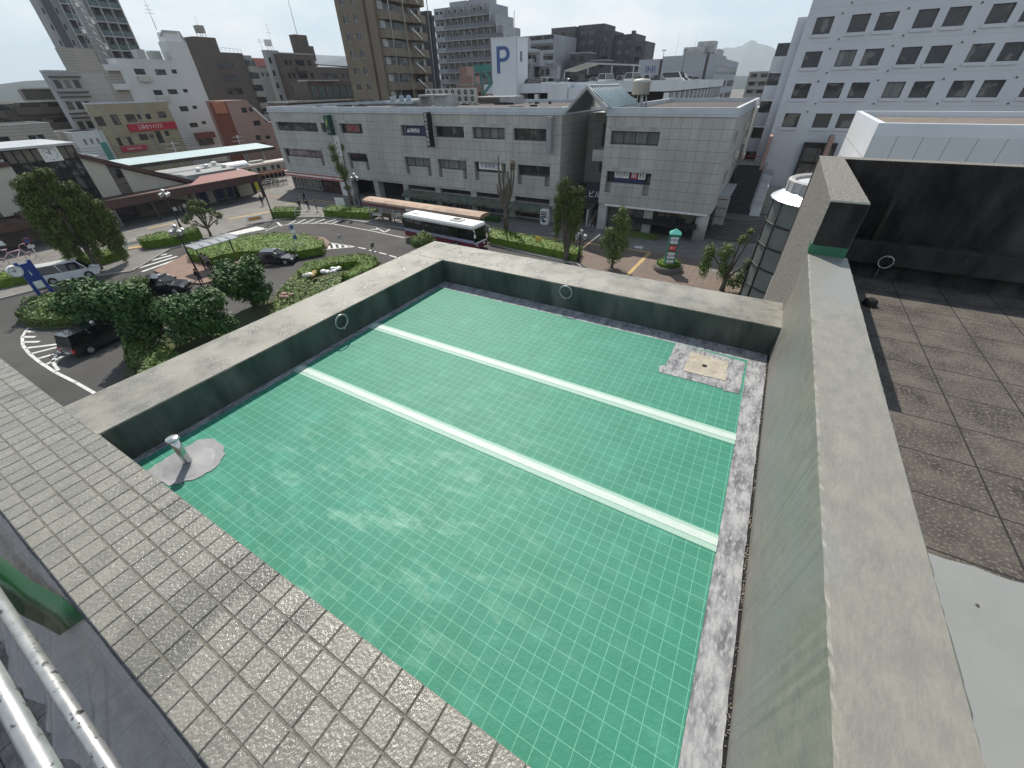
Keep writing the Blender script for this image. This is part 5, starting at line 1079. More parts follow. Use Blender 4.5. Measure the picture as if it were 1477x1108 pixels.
mb = MB(); mb.box(-98, -84, 178, 200, ZS, 17.2); mb.build('wall', M['greyap'], gw)
for k in range(6):
    mb = MB(); mb.box(-94, -83.2, 176.5, 177.99, 14.8-k*3-.2, 15.7-k*3); mb.build('balcony', M['greyap'], gw)
    mb = MB(); mb.box(-94, -84, 177.9, 177.99, 15.75-k*3, 17-k*3); mb.build('balcony_recess', M['glass'], gw)
# pinkish low buildings in front of it
lo = apt('mauve_low_house', 'low mauve grey house with stepped gable left of the green stair', -82, -70, 112, 122, 2.4, 'pinkb', [(-78, -77), (-75, -74)], (-.6,), face='y')
lo['label'] = 'low mauve grey house with stepped top between the olive tower and the green stair'
mb = MB(); mb.box(-81, -78.5, 112.1, 116, 2.7, 6.5); mb.box(-78.4, -77, 112.1, 116, 2.7, 4.4); mb.build('stair_core', M['pinkb'], lo)
# ================================================================== PARKING BUILDING with P tower
pa = empty('parking_building', 'white multi-storey car park with open decks and cars on its roof', 'building')
YP = 95.0; zr = 1.0
mb = MB(); mb.box(-62, -20.3, YP, YP+.3, .75, 2.45); mb.box(-20.6, -20.3, YP+.3, 170, .75, 2.45); mb.box(-62, -20.3, YP, YP+.3, -3.0, -1.9); mb.box(-20.6, -20.3, YP+.3, 170, -3.2, -1.9)
mb.build('deck_parapet', M['parkw'], pa)
mb = MB(); mb.box(-62, -20.61, YP+.31, 170, 1.3, 1.75); mb.box(-62, -20.61, YP+.31, 170, -3.3, -2.9); mb.build('deck', mat('deck_concrete', (.26, .26, .25), .9, (.2, .2, .19), .3), pa)
mb = MB()
for x in (-61, -54.5, -49, -40, -31, -21.4): mb.box(x, x+.9, YP+.02, YP+.8, ZS, .54)
for k in range(14): mb.box(-21.2, -20.35, YP+4.5+k*5.2, YP+5.3+k*5.2, ZS, .54)
mb.build('column', M['parkw'], pa)
mb = MB(); mb.box(-61.9, -22.5, YP+6, 169, ZS, .55); mb.build('dark_interior', M['blk'], pa)
mb = MB()
for k in range(14): mb.box(-20.34, -20.25, YP+1+k*5.2, YP+4.3+k*5.2, -1.9, -.9)
mb.build('green_mesh', M['rail'], pa)
pt = empty('parking_tower', 'white corrugated parking tower with a big blue letter P', 'tower')
block(pt, -58.9, -52.6, YP-1.2, YP+3.6, ZS, 10.0, M['corr'], {'x': []}, cap=.2, capm=M['corr'])
mb = MB(); mb.box(-52.72, -52.62, YP-1.26, YP-1.201, ZS, 10); mb.build('corner_strip', M['framel'], pt)
text('P', 6.6, M['pblue'], pt, (-56.2, YP-1.24, 6.3), 'y', 'big_letter', ext=.04, sx=1.12)
bpy.data.objects['big_letter'].data.name = 'big_letter'
mb = MB(); mb.box(-52.59, -52.56, YP+.2, YP+1.0, 6.2, 7.9); mb.build('slit_window', M['glass'], pt)
mb = MB(); mb.cyl((-54.4, YP+1, 10.2), (-54.4, YP+1, 14.4), .06, 5); mb.build('aerial', M['framel'], pt)
gs = empty('green_stair', 'teal steel fire escape stair on the left side of the parking tower', 'stairs')
mb = MB(); xs0, xs1 = -64.6, -59.2
for x in (xs0, xs0+2.2, xs1-.1):
    for y in (YP, YP+2.5): mb.box(x, x+.15, y, y+.15, ZS, 5.4)
for k in range(5):
    z = 5.0-k*2.4; mb.box(xs0, xs1-.15, YP+.1, YP+2.5, z-.15, z); mb.box(xs0, xs1-.15, YP-.05, YP+.0, z+.0, z+1.0) if k == 0 else None
    a, b = ((xs0+2.2, z-2.4), (xs1-.4, z)) if k % 2 else ((xs1-.4, z-2.4), (xs0+2.2, z))
    mb.prism([(a[0], YP-.1, a[1]), (b[0], YP-.1, b[1]), (b[0], YP-.1, b[1]+.7), (a[0], YP-.1, a[1]+.7)], (0, .12, 0))
mb.build('frame', M['teal'], gs)
bx = empty('white_lift_housing', 'white lift housing on the front of the car park beside the gabled passage', 'building')
mb = MB(); mb.box(-44.6, -40.2, YP-2.5, YP-.02, ZS, 2.2); mb.box(-40.1, -36.2, YP-2.2, YP-.02, ZS, 1.5); mb.build('wall', M['parkw'], bx)
# water tank on legs
tk = empty('rooftop_tank', 'cylindrical cream water tank on steel legs right of the glass gable', 'tank', (-18.1, 66.5, ZT+.0)); tk.scale = (.85, .85, .92)
mb = MB(); mb.lathe((0, 0, 1.6), [(.01, 0), (1.35, 0), (1.35, 1.35), (1.5, 1.4), (1.1, 1.8), (.01, 1.9)], 20); mb.build('drum', M['ac'], tk)
mb = MB()
for a in range(4):
    c_, s_ = math.cos(a*math.pi/2+.6), math.sin(a*math.pi/2+.6); mb.cyl((c_*1.3, s_*1.3, 0), (c_, s_, 1.62), .12, 6)
mb.cyl((.5, -.3, 0), (.3, 0, 1.6), .25, 8); mb.build('leg', M['framel'], tk)
# canopy roof on the parking deck
cn = empty('deck_canopy', 'light steel canopy roof over the car park roof deck', 'canopy')
mb = MB(); mb.prism([(-47.0, 106, 4.5), (-41.5, 106, 5.7), (-31.5, 106, 5.1), (-31.5, 106, 5.3), (-41.5, 106, 5.95), (-47.0, 106, 4.75)], (0, 7, 0)); mb.build('roof', M['framel'], cn)
mb = MB()
for x in (-47.2, -41.5, -36, -31.2): mb.box(x, x+.22, 106.1, 106.3, .95, 4.4 if x < -47 else 5.2)
mb.build('post', M['framel'], cn)
# charcoal apartments, IHI building
da = empty('charcoal_apartments', 'wide charcoal apartment block stepping down to the right behind the car park', 'building')
for i, (x0, x1, y0, zt) in enumerate(((-95.5, -84.8, 200, 20.6), (-84.7, -73.6, 203, 21.0), (-73.5, -68.7, 200, 18.4), (-68.6, -60.1, 203, 17.2), (-60, -55, 200, 14.6))):
    hs = []; 
    for k in range(6):
        for j in range(int((x1-x0-1)/3.6)+0): hs.append((x0+1+j*3.6, x0+3.4+j*3.6, zt-2.9-k*3.1, zt-1.2-k*3.1))
    block(da, x0, x1, y0, y0+14, ZS, zt, M['darkap'], {'y': hs}, cap=.3, capm=M['darkap']); addw(da, 'y', y0, hs, .25, g='glassb' if i % 2 else 'glass', nm=2)
mb = MB()
for k in range(6): mb.box(-95.5, -84.8, 198.8, 199.98, 19.3-3.1*k-2.2, 19.3-3.1*k-1.2); 
mb.box(-61.2, -60, 200, 202, 10, 18.2); mb.build('balcony', M['darkap'], da)
for (x0, x1, y0, zt) in ((-80.5, -73, 186, 11.6), (-72.8, -66, 188, 9.2)):
    r = apt('charcoal_lower_block', 'lower %s charcoal block with long balconies in front of the charcoal apartments' % ('left' if x0 < -75 else 'right'), x0, x1, y0, y0+9, zt, 'darkap', [(x0+.8, x0+3.2), (x0+4, x0+6)], (zt-2.4, zt-5.4, zt-8.4), face='y', balc=[(x0+.5, x1-.5)])
ih = empty('grey_clad_office', 'long pale grey clad office with blue letters on its end wall beyond the car park', 'building')
mb = MB(); mb.box(-48.9, -41.7, 172, 195, ZS, 8.3); mb.box(-41.0, -24.3, 172, 195, ZS, 8.9); mb.box(-41.69, -41.01, 173, 195, ZS, 8); mb.build('wall', M['ihi'], ih)
text('IHI', 2.7, M['pblue'], ih, (-44.6, 171.95, 5.6), 'y', 'wall_lettering', ext=.05, sx=1.1)
mb = MB(); mb.box(-41.7, -41.0, 171.9, 172.9, ZS, 8.2); mb.box(-27.4, -26.6, 171.9, 171.99, ZS, 8.9); mb.build('dark_joint', M['frame'], ih)
mb = MB(); mb.box(-24.29, -24, 172, 235, ZS, 8.2); mb.build('side_wall', M['ihi'], ih)
for k in range(4): window(ih, 'x', -24+.1, 174, 206, 5.6-3.9*k-1.4, 5.6-3.9*k+.5, .05, M['glassb'] if k % 2 == 0 else M['glass'], M['frame'], 14, .15)
for k in range(4): window(ih, 'x', -24+.1, 212, 232, 5.6-3.9*k-1.4, 5.6-3.9*k+.5, .05, M['glassb'], M['frame'], 9, .15)
mb = MB(); mb.box(-36, -30, 178, 184, 8.95, 11.2); mb.box(-33, -27.5, 184, 190, 8.95, 12.8); mb.box(-26, -25, 180, 190, 8.95, 10.4); mb.build('roof_house', M['stone'], ih)
for (x, y, h_) in ((-37, 174, 5), (-29.5, 176, 4), (-34, 150, 9), (-21, 190, 7)): pass
antenna((-33, 180, 9), 6, 'lightning rod standing on the grey clad office roof', .06, 0)
antenna((-40, 186, 9), 7, 'thin rod on the left half of the grey clad office roof', .06, 0)
fa = apt('far_beige_apartments', 'small stepped beige apartment block far off at the left edge of the white hotel', -21, -12, 262, 268, 5.0, 'tanb', [(-20, -17.4), (-15.8, -13)], (3.0, 0, -3.0), face='y', balc=[(-20.5, -12.5)])
fb = empty('low_far_block', 'low pale flat block beyond the corner shop roof', 'building'); mb = MB(); mb.box(-15, -6, 130, 140, ZS, -3.2); mb.build('wall', M['stone'], fb)
# floodlight poles of the parking deck
po = empty('deck_lamp_post', 'slim dark lamp post on the car park roof deck', 'lamp post', (0, 0, 0), group='lamp posts on the car park deck')
mb = MB(); mb.cyl((0, 0, 0), (0, 0, 6.5), .09, 6, .06); mb.build('pole', M['frame'], po); mb = MB(); mb.box(-.5, .5, -.15, .15, 6.5, 6.65); mb.build('lamp_head', M['frame'], po)
for (x, y) in ((-35.5, 125), (-30.5, 128), (-26.2, 132), (-23.6, 150), (-51, 130)): place(po, USED, (x, y, 1.76))
# ================================================================== HILLS
def ridge(name, azs, els, dist, m, depth, label):
    n = 60; mb = MB(); rr_ = random.Random(len(name))
    for i in range(n+1):
        t = i/n; az = azs[0]+(azs[-1]-azs[0])*t
        for j in range(len(azs)-1):
            if azs[j] <= az <= azs[j+1]+1e-9: q = (az-azs[j])/(azs[j+1]-azs[j]); el = els[j]+(els[j+1]-els[j])*(3*q*q-2*q**3); break
        el += rr_.uniform(-.0007, .0007); a = math.radians(az); hgt = H+dist*el
        for k, (dd, hh) in enumerate(((-depth, ZS-2), (-depth*.45, ZS+(hgt-ZS)*.45*rr_.uniform(.85, 1.15)), (0, hgt), (depth, ZS-2))):
            mb.v.append((math.sin(a)*(dist+dd), math.cos(a)*(dist+dd), hh))
    for i in range(n):
        for k in range(3): a = i*4+k; mb.f.append([a, a+4, a+5, a+1]); mb.m.append(0); mb.sm.append(True)
    return tag(mb.build(name, m), kind='structure')
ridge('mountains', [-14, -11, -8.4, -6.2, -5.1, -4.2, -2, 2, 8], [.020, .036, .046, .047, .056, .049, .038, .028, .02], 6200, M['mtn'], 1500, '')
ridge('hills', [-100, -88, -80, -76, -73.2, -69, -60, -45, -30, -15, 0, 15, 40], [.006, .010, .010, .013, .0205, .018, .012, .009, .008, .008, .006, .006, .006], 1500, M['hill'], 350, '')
# ================================================================== PLANTS
def leafmat(name, a, b):
    m = mat(name, a, .55, b, 2.2, contrast=(.38, .62), c3=tuple(v*.5 for v in a), s3=.9, th3=(.55, .7)); m.node_tree.nodes['Principled BSDF'].inputs['Specular IOR Level'].default_value = .35
    return m
LM = {'dark': leafmat('dark_broad_leaf', (.024, .070, .014), (.055, .125, .025)), 'mid': leafmat('mid_green_leaf', (.07, .12, .025), (.12, .18, .04)), 'hedge': leafmat('clipped_hedge_leaf', (.075, .145, .010), (.12, .20, .018)),
      'weep': leafmat('olive_green_leaf', (.055, .085, .016), (.11, .145, .03)), 'dry': leafmat('dry_brown_leaf', (.16, .09, .03), (.1, .1, .03))}
BARK = mat('grey_bark', (.15, .125, .10), .9, (.07, .06, .05), 5, .5, stretch=(1, 1, .3))
def leaves(mb, clumps, size, rnd, droop=0.0, aspect=.5, shell=.55):
    """clumps: (cx,cy,cz,rx,ry,rz,n); small leaf blades through each clump's volume, denser to the outside"""
    for (cx, cy, cz, rx, ry, rz, n) in clumps:
        for _ in range(n):
            z = rnd.uniform(-1, 1); t = rnd.uniform(0, 2*math.pi); q = math.sqrt(1-z*z); r = rnd.uniform(shell, 1.0)*rnd.uniform(.86, 1.10)
            nx, ny, nz = q*math.cos(t), q*math.sin(t), z
            p = Vector((cx+nx*rx*r, cy+ny*ry*r, cz+nz*rz*r))
            s = size*rnd.uniform(.6, 1.25)
            a = Vector((rnd.gauss(0, 1), rnd.gauss(0, 1), rnd.gauss(0, 1)-droop*2.2)).normalized()
            o = (Vector((nx, ny, nz+.35))+Vector((rnd.gauss(0, .5), rnd.gauss(0, .5), rnd.gauss(0, .5)))).normalized()
            a = (a-o*a.dot(o)*.8).normalized(); b = o.cross(a).normalized()
            mb.add([p-a*s*.5, p+b*s*aspect*.5+o*s*.06, p+a*s*.5, p-b*s*aspect*.5+o*s*.06], [(0, 1, 2, 3)], 0)
def tree(name, label, loc, trunk, clumps, lm, size, seed, droop=0, aspect=.5, group=None, shell=.55, extra=None):
    rnd = random.Random(seed); e = empty(name, label, 'tree', loc, group=group)
    mb = MB()
    for pts, rs in trunk: mb.tube(pts, rs, 8)
    mb.build('trunk', BARK, e)
    mb = MB(); leaves(mb, clumps, size, rnd, droop, aspect, shell); mb.build('crown', LM[lm], e)
    if extra: mb = MB(); leaves(mb, extra, size, rnd, droop, aspect); mb.build('dry_foliage', LM['dry'], e)
    return e
def roundclumps(R, Hc, zc, n, seed, k=14):
    r = random.Random(seed); out = [(0, 0, zc, R*.72, R*.72, Hc*.72, n//4)]
    for i in range(k):
        t = 2*math.pi*i/k*2.4+r.uniform(-.3, .3); zz = r.uniform(-.75, .9); q = math.sqrt(max(.05, 1-zz*zz*.8))
        out.append((math.cos(t)*R*.62*q, math.sin(t)*R*.62*q, zc+zz*Hc*.62, R*r.uniform(.34, .46), R*r.uniform(.34, .46), Hc*r.uniform(.34, .44), int(n*.75/k)))
    return out
def bush_trunk(h, seed):
    r = random.Random(seed); out = [([(0, 0, -.1), (.05, 0, h*.4), (.0, .05, h*.75)], [.16, .13, .08])]
    for i in range(5):
        t = i*1.26; out.append(([(0, 0, h*.3), (math.cos(t)*h*.15, math.sin(t)*h*.15, h*.5), (math.cos(t)*h*.3, math.sin(t)*h*.3, h*.8)], [.09, .06, .03]))
    return out
gd = 'dense round trees in the long planting bed'
for (px, py, R_, H_, lab, sd, lm) in ((163, 476, 2.55, 2.3, 'dense dark round tree beside the black taxi in the long bed', 1, 'dark'), (226, 503, 1.9, 2.8, 'tall narrow dark round tree between two broader ones in the long bed', 2, 'dark'), (304, 495, 2.75, 2.3, 'broad dark round tree just above the left parapet', 3, 'dark'),
                                      (368, 445, 2.35, 2.5, 'dark round tree in front of the small sedan taxi', 4, 'dark'), (207, 428, 1.6, 1.1, 'small pale green round tree behind the dark round ones', 5, 'mid'), (612, 366, 1.65, 1.35, 'lighter green round tree in front of the bus', 6, 'mid')):
    p = gz(px, py); tree('round_tree', lab, (p[0], p[1], ZS+.1), bush_trunk(H_*1.2, sd), roundclumps(R_, H_, H_*.98, 7600 if sd < 5 else 4200, sd), lm, .33 if lm == 'dark' else .22, sd, .25, .5, group=gd if sd < 5 else None)
# big weeping pruned tree at left
def limbs(tops, h0, r0, wob=.15):
    out = [([(0, 0, -.1), (.03, .02, h0*.5), (0, 0, h0)], [r0*1.25, r0, r0*.85])]
    for (x, y, z) in tops: out.append(([(0, 0, h0*.9), (x*.45, y*.45, h0+(z-h0)*.4), (x*.9, y*.9, z*.8+h0*.1), (x, y, z)], [r0*.6, r0*.45, r0*.28, r0*.12]))
    return out
p = gz(145, 390)
tops = [(-.3, -.7, 9.3), (.2, .5, 9.6), (.3, 1.7, 8.2), (.2, -1.9, 7.6), (.6, .6, 7.0), (.2, 2.8, 6.3), (.5, -1.0, 6.6), (-.2, -1.4, 8.9), (0.3, 2.2, 7.2)]
cl = []
for (x, y, z) in tops: cl += [(x, y, z-.1, .8, .85, .6, 800), (x*1.1, y*1.12, z-1.5, .75, .85, 1.5, 1300), (x*1.0, y*1.05, z-3.3, .65, .75, 1.7, 1100), (x*.8, y*.9, z-5.0, .4, .5, 1.4, 420)]
tree('weeping_street_tree', 'tall pruned tree with drooping olive green columns of leaves left of the crossing', (p[0], p[1], ZS+.1), limbs(tops, 2.6, .3), cl, 'weep', .36, 11, .9, .28, shell=.3)
# small pollarded tree before the station
p = gz(305, 342); tops = [(math.cos(a)*r, math.sin(a)*r*1.0, z) for a, r, z in ((0, .9, 3.2), (.9, 1.3, 2.9), (1.8, .8, 3.9), (2.8, 1.2, 3.1), (3.6, .7, 4.0), (4.5, 1.4, 2.7), (5.3, 1.0, 3.6), (1.4, 1.9, 2.2), (4.3, 1.9, 2.3), (0, 0, 4.1))]
tree('pollarded_tree', 'small pollarded tree with many ball-shaped tufts in front of the station', (p[0], p[1], ZS+.1), limbs(tops, 1.1, .16), [(x, y, z+.1, .55, .55, .5, 330) for x, y, z in tops]+[(x*.7, y*.7, z-.7, .3, .3, .4, 50) for x, y, z in tops], 'weep', .2, 12, .2, .5)
# poplar-like pruned tree
p = gz(510, 304)
tops = [(-.3, -.6, 9.3), (.1, .5, 9.2), (-.1, 0, 6.5)]
tree('pruned_street_tree', 'tall slim pruned tree with two leafy arms in front of the shopping building', (p[0], p[1], ZS+.1), [([(0, 0, -.1), (-.05, -.02, 2.5), (-.25, -.1, 5), (-.7, -.25, 8.4)], [.28, .22, .16, .06]), ([(-.2, -.1, 4.2), (.25, .2, 6.0), (.5, .3, 8.9)], [.14, .1, .05])],
     [(-.95, -.3, 8.7, .75, .7, .75, 420), (-.9, -.3, 7.4, .8, .7, .9, 600), (-.5, -.2, 6.0, .85, .8, 1.0, 680), (-.1, -.1, 4.9, .7, .7, .8, 360), (.6, .3, 8.8, .38, .38, .8, 170), (.3, 0, 3.4, .6, .6, .5, 150), (-.5, 0, 3.2, .5, .5, .5, 120), (.3, .1, 5.6, .5, .5, .7, 240)], 'weep', .28, 13, .5, .35, shell=.25)
# bare pollard
p = gz(730, 338); b_ = []
ends = [(-.75, -.1, 8.9), (-.3, .1, 8.0), (-1.1, 0, 5.9), (-.85, 0, 7.6), (.9, .1, 8.4), (.65, 0, 6.6), (1.25, .1, 8.1), (.15, 0, 6.2), (.45, .1, 7.4)]
tk_ = [([(0, 0, -.1), (0, 0, 2.2), (.02, 0, 3.8)], [.32, .27, .24])]
for (x, y, z) in ends: tk_.append(([(0, 0, 3.0), (x*.6, y, 3.8+(z-4)*.2), (x*.95, y, 4.2+(z-4)*.55), (x, y, z)], [.17, .15, .12, .07]))
tree('bare_pollard', 'almost bare pollarded tree with thick cut branches and a few leaves right of the bus', (p[0], p[1], ZS+.1), tk_, [(.85, .1, 5.2, .25, .25, .8, 60), (.3, .1, 7.0, .3, .3, .4, 50), (-.4, 0, 5.0, .2, .2, .5, 30)], 'weep', .2, 14, .4, .4, extra=[(1.1, .1, 8.0, .4, .35, .75, 230)])
lp_ = MB(); lp_.tube([(-.75+math.cos(t*.7)*.18, -.1, 9.1+math.sin(t*.7)*.28) for t in range(9)], .05, 6, closed=True)
# columnar tree and neighbours
p = gz(816, 377)
tops = [(-1.1, 0, 7.4), (-.5, .1, 7.9), (.3, .1, 7.1), (1.1, .1, 7.2), (.7, -.2, 6.3), (-1.3, 0, 6.2)]
cl = []
for (x, y, z) in tops: cl += [(x, y, z-.1, .55, .55, .5, 330), (x*1.05, y, z-1.4, .6, .6, 1.2, 620), (x*.95, y, z-3.1, .5, .5, 1.4, 520)]
tree('vase_shaped_tree', 'vase shaped street tree with upright limbs beside the street lamp', (p[0], p[1], ZS+.1), limbs(tops, 1.4, .26)+[([(0, 0, .6), (.35, 0, 2.4), (.6, 0, 4)], [.2, .17, .1]), ([(0, 0, .6), (-.35, 0, 2.4), (-.6, 0, 4)], [.2, .17, .1])], cl, 'weep', .25, 15, .8, .3, shell=.3)
p = gz(882, 388)
cl = [(0, 0, 1.6, 1.1, 1.1, 1.2, 900), (.3, .1, 3.2, 1.2, 1.1, 1.1, 950), (-.6, 0, 3.6, .8, .8, .7, 450), (.5, .1, 4.7, .9, .8, .8, 600), (-.9, 0, 2.6, .8, .7, .8, 400), (.3, 0, 5.7, .5, .5, .6, 260), (1.0, 0, 2.6, .6, .6, 1, 320), (1.1, 0, 4.1, .5, .5, .5, 200), (-.2, 0, 4.9, .5, .5, .5, 160)]
tree('bushy_street_tree', 'bushy bright green street tree on the brick plaza left of the green pylon', (p[0], p[1], ZS+.1), limbs([(0, 0, 5), (.8, 0, 4), (-.8, 0, 3.4)], 1.2, .14), cl, 'mid', .26, 16, .4, .4, shell=.3)
p = gz(1040, 421)
tops = [(-1.9, 0, 4.0), (-.7, .1, 4.3), (.3, 0, 5.3), (1.75, .2, 3.6), (1.0, .3, 5.9)]
cl = [(-1.9, 0, 3.3, .6, .6, .9, 500), (-1.9, 0, 2.0, .65, .6, 1.2, 600), (-.55, .1, 3.5, .75, .7, .9, 650), (-.4, 0, 2.1, .65, .6, 1.2, 480), (.35, .1, 4.7, .45, .45, .5, 240), (.75, .2, 5.4, .35, .35, .35, 110), (1.6, 0, 2.9, .7, .6, .6, 300), (1.4, 0, 1.7, .8, .7, .8, 380), (.8, 0, 1.0, 1.3, .8, .7, 500)]
tree('clumped_street_tree', 'street tree with four separate leafy columns between the plaza and the round glass tower', (p[0], p[1], ZS+.1), limbs(tops, 1.2, .2)+[([(1.0, 0, 1), (1.6, .1, 3.2), (2.3, .2, 4.7)], [.1, .09, .08])], cl, 'mid', .25, 17, .5, .38, shell=.3)
# hedges
def hedge(label, pts, h, seed, n, name='clipped_hedge', z=ZS+.1, lm='hedge', size=.16, group=None, mound=0.0):
    rnd = random.Random(seed); mb = MB(); cx = sum(p[0] for p in pts)/len(pts); cy = sum(p[1] for p in pts)/len(pts)
    bm = bmesh.new(); vs = [bm.verts.new((p[0], p[1], 0)) for p in pts]; f = bm.faces.new(vs)
    r = bmesh.ops.triangulate(bm, faces=[f]); tris = [[v.co.copy() for v in q.verts] for q in bm.faces]; bm.free()
    core = [(cx+(p[0]-cx)*.97, cy+(p[1]-cy)*.97) for p in pts]
    mb.prism([(p[0], p[1], z) for p in core], (0, 0, h*(.8 if not mound else .45)))
    ar = [((t[1]-t[0]).cross(t[2]-t[0])).length/2 for t in tris]; A_ = sum(ar); P_ = sum((Vector(pts[i])-Vector(pts[i-1])).length for i in range(len(pts)))
    def leaf(p, o):
        s = size*rnd.uniform(.6, 1.3); a = Vector((rnd.gauss(0, 1), rnd.gauss(0, 1), rnd.gauss(0, 1))).normalized(); o = (o+Vector((rnd.gauss(0, .55), rnd.gauss(0, .55), rnd.gauss(0, .55)))).normalized()
        a = (a-o*a.dot(o)).normalized(); b = o.cross(a); mb.add([p-a*s*.5, p+b*s*.3, p+a*s*.5, p-b*s*.3], [(0, 1, 2, 3)])
    ns = int(n*P_*h/(P_*h+A_))
    for _ in range(n-ns):
        t = rnd.choices(tris, ar)[0]; u, v = rnd.random(), rnd.random()
        if u+v > 1: u, v = 1-u, 1-v
        q = t[0]+(t[1]-t[0])*u+(t[2]-t[0])*v
        bump = .07*math.sin(q.x*3.1+seed)*math.sin(q.y*2.7)
        if mound:
            dd = min(((q.x-a[0])**2+(q.y-a[1])**2)**.5 for a in pts); hh = h*min(1, .45+dd/mound*.6)
        else: hh = h
        leaf(Vector((q.x, q.y, z+hh+bump+rnd.uniform(-.12, .06))), Vector((0, 0, 1)))
    L_ = [(Vector(pts[i-1]), Vector(pts[i])) for i in range(len(pts))]; W_ = [(b-a).length for a, b in L_]
    for _ in range(ns):
        a, b = rnd.choices(L_, W_)[0]; q = a.lerp(b, rnd.random()); d = (b-a); o = Vector((d.y, -d.x, 0)).normalized()
        if (q+Vector((o.x, o.y))*.1-Vector((cx, cy))).length < (q-Vector((cx, cy))).length: o = -o
        leaf(Vector((q.x, q.y, z+rnd.uniform(0, h)*(.5 if mound else 1)))+o*rnd.uniform(-.1, .08), o)
    o = mb.build(name, LM[lm]); return tag(o, label, 'hedge', group)
hedge('clipped hedge between the zebra crossing and the pollarded tree', [(-64.7, 20.0), (-62.9, 22.5), (-62.7, 25.8), (-64.6, 26.6), (-66.4, 22.5), (-66.3, 20.2)], 1.25, 21, 3600, lm='hedge')
hedge('short clipped hedge left of the white railings by the bus road', [(-63.8, 36.7), (-60.8, 38.3), (-61.9, 40.4), (-65.3, 38.6)], 1.15, 22, 2200)
hedge('long clipped hedge under the slim pruned tree', [(-57.2, 40.9), (-53.5, 41.8), (-49.3, 42.9), (-49.7, 45.0), (-54, 44.2), (-57.9, 43.4)], 1.15, 23, 3600)
hedge('long low hedge between the bus and the brick plaza', [(-27.3, 41.3), (-22, 40.9), (-15.2, 40.3), (-15.6, 42.6), (-22.3, 43.7), (-29.6, 44.5)], 1.0, 24, 5200)
isl_h = [gz(*q, -12.5)[:2] for q in ((268, 357), (300, 350), (346, 341), (395, 336), (440, 338), (467, 347), (466, 356), (430, 362), (400, 361), (345, 362), (300, 372), (270, 366))]
hedge('wide clipped hedge filling the taxi island beside the small grey shelter', isl_h, 1.05, 25, 9500)
ring_o = [gz(*q, -12.6)[:2] for q in ((428, 392), (440, 381), (480, 372), (520, 366), (542, 371), (545, 380), (528, 390), (505, 400))]
ring_i = [gz(*q, -12.6)[:2] for q in ((492, 396), (512, 386), (522, 379), (512, 375), (480, 380), (450, 388), (438, 397))]
hedge('curved loop of clipped hedge with white things inside just beyond the parapet corner', ring_o+ring_i, .9, 26, 6000)
hedge('rounded mound of clipped shrubs around the foot of the blue clock post', [(-52.9, 5.2), (-50.8, 5.3), (-48.9, 5.9), (-47.4, 7.1), (-46.8, 9.0), (-48.2, 9.8), (-51.5, 9.7), (-54.1, 9.1), (-54.9, 7.4)], 1.35, 27, 7000, name='shrub_mound', lm='mid', size=.2, mound=1.6)
hedge('hedge beside the white van under the weeping tree', [(-64.2, 12.2), (-62.9, 15.5), (-63.5, 17.8), (-65.5, 16.8), (-66, 12.6)], 1.1, 28, 2400)
hedge('hedge at the kerb left of the white van', [(-66.2, 6.3), (-64.1, 6.9), (-63.2, 10.2), (-65.2, 10.6), (-66.6, 9)], 1.1, 29, 2000)
hedge('loose light green shrubs at the foot of the dark round trees', [gz(*q)[:2] for q in ((190, 500), (215, 492), (260, 520), (300, 545), (250, 575), (205, 548), (186, 525))], .9, 30, 5200, name='loose_shrubs', lm='mid', size=.24, mound=1.0)
hedge('patch of bright green shrubs left of the hedge loop', [gz(*q)[:2] for q in ((405, 425), (432, 408), (458, 415), (500, 402), (478, 440), (430, 470), (395, 470))], .7, 31, 4200, name='low_shrubs', lm='mid', size=.22, mound=.8)
hedge('flower bed hedge in front of the corner shop building', [(-12.6, 51.6), (-9.6, 51.2), (-9.6, 52.4), (-12.6, 52.6)], .5, 32, 700, name='flower_bed', lm='mid')
hedge('planting strip before the blue poster shop front', [(-39, 49.6), (-31.2, 49.6), (-31.2, 50.6), (-39, 50.6)], .6, 33, 1500, name='planting_strip', lm='dark')
# pylon planter
pp = (-6.1, 42.4)
mb = MB(); mb.lathe((pp[0], pp[1], ZS+K), [(1.45, 0), (1.45, .5), (1.2, .55), (1.15, .4), (.01, .4)], 14); tag(mb.build('round_planter', mat('dark_planter', (.11, .10, .09), .8)), 'low round planter under the green pylon sign', 'planter')
hedge('ring of yellow green shrubs in the planter round the green pylon', [(pp[0]+math.cos(a*.52)*1.15, pp[1]+math.sin(a*.52)*1.15) for a in range(12)], .55, 34, 1500, name='planter_shrub', z=ZS+.45, size=.14)
# ================================================================== STREET FURNITURE
pyl = empty('pylon_sign', 'green four-panel pylon sign with pointed cap standing in the round planter', 'sign', (pp[0], pp[1], ZS+.5), rz=math.radians(12))
gm_ = mat('sign_green', (.02, .21, .15), .5)
mb = MB(); mb.box(-.5, .5, -.5, .5, 0, 3.3); mb.build('body', gm_, pyl, bevel=.03)
mb = MB(); mb.add([(-.55, -.55, 3.3), (.55, -.55, 3.3), (.55, .55, 3.3), (-.55, .55, 3.3), (0, 0, 3.75)], [(0, 1, 4), (1, 2, 4), (2, 3, 4), (3, 0, 4), (3, 2, 1, 0)]); mb.build('cap', mat('cap_teal', (.10, .42, .36), .4), pyl)
for k, (m_, tx, tm) in enumerate((('wht', '駐車場', 'pblue'), ('red', '南口', 'wht'), ('wht', '食品館', 'blk'), ('wht', 'P', 'pblue'))):
    z = 2.75-k*.75; mb = MB(); mb.box(-.36, .36, -.53, -.505, z-.3, z+.3); sp = mb.build('sign_panel', M[m_], pyl); text(tx, .3, M[tm], sp, (0, -.535, z), 'y', 'sign_lettering', ext=.003)
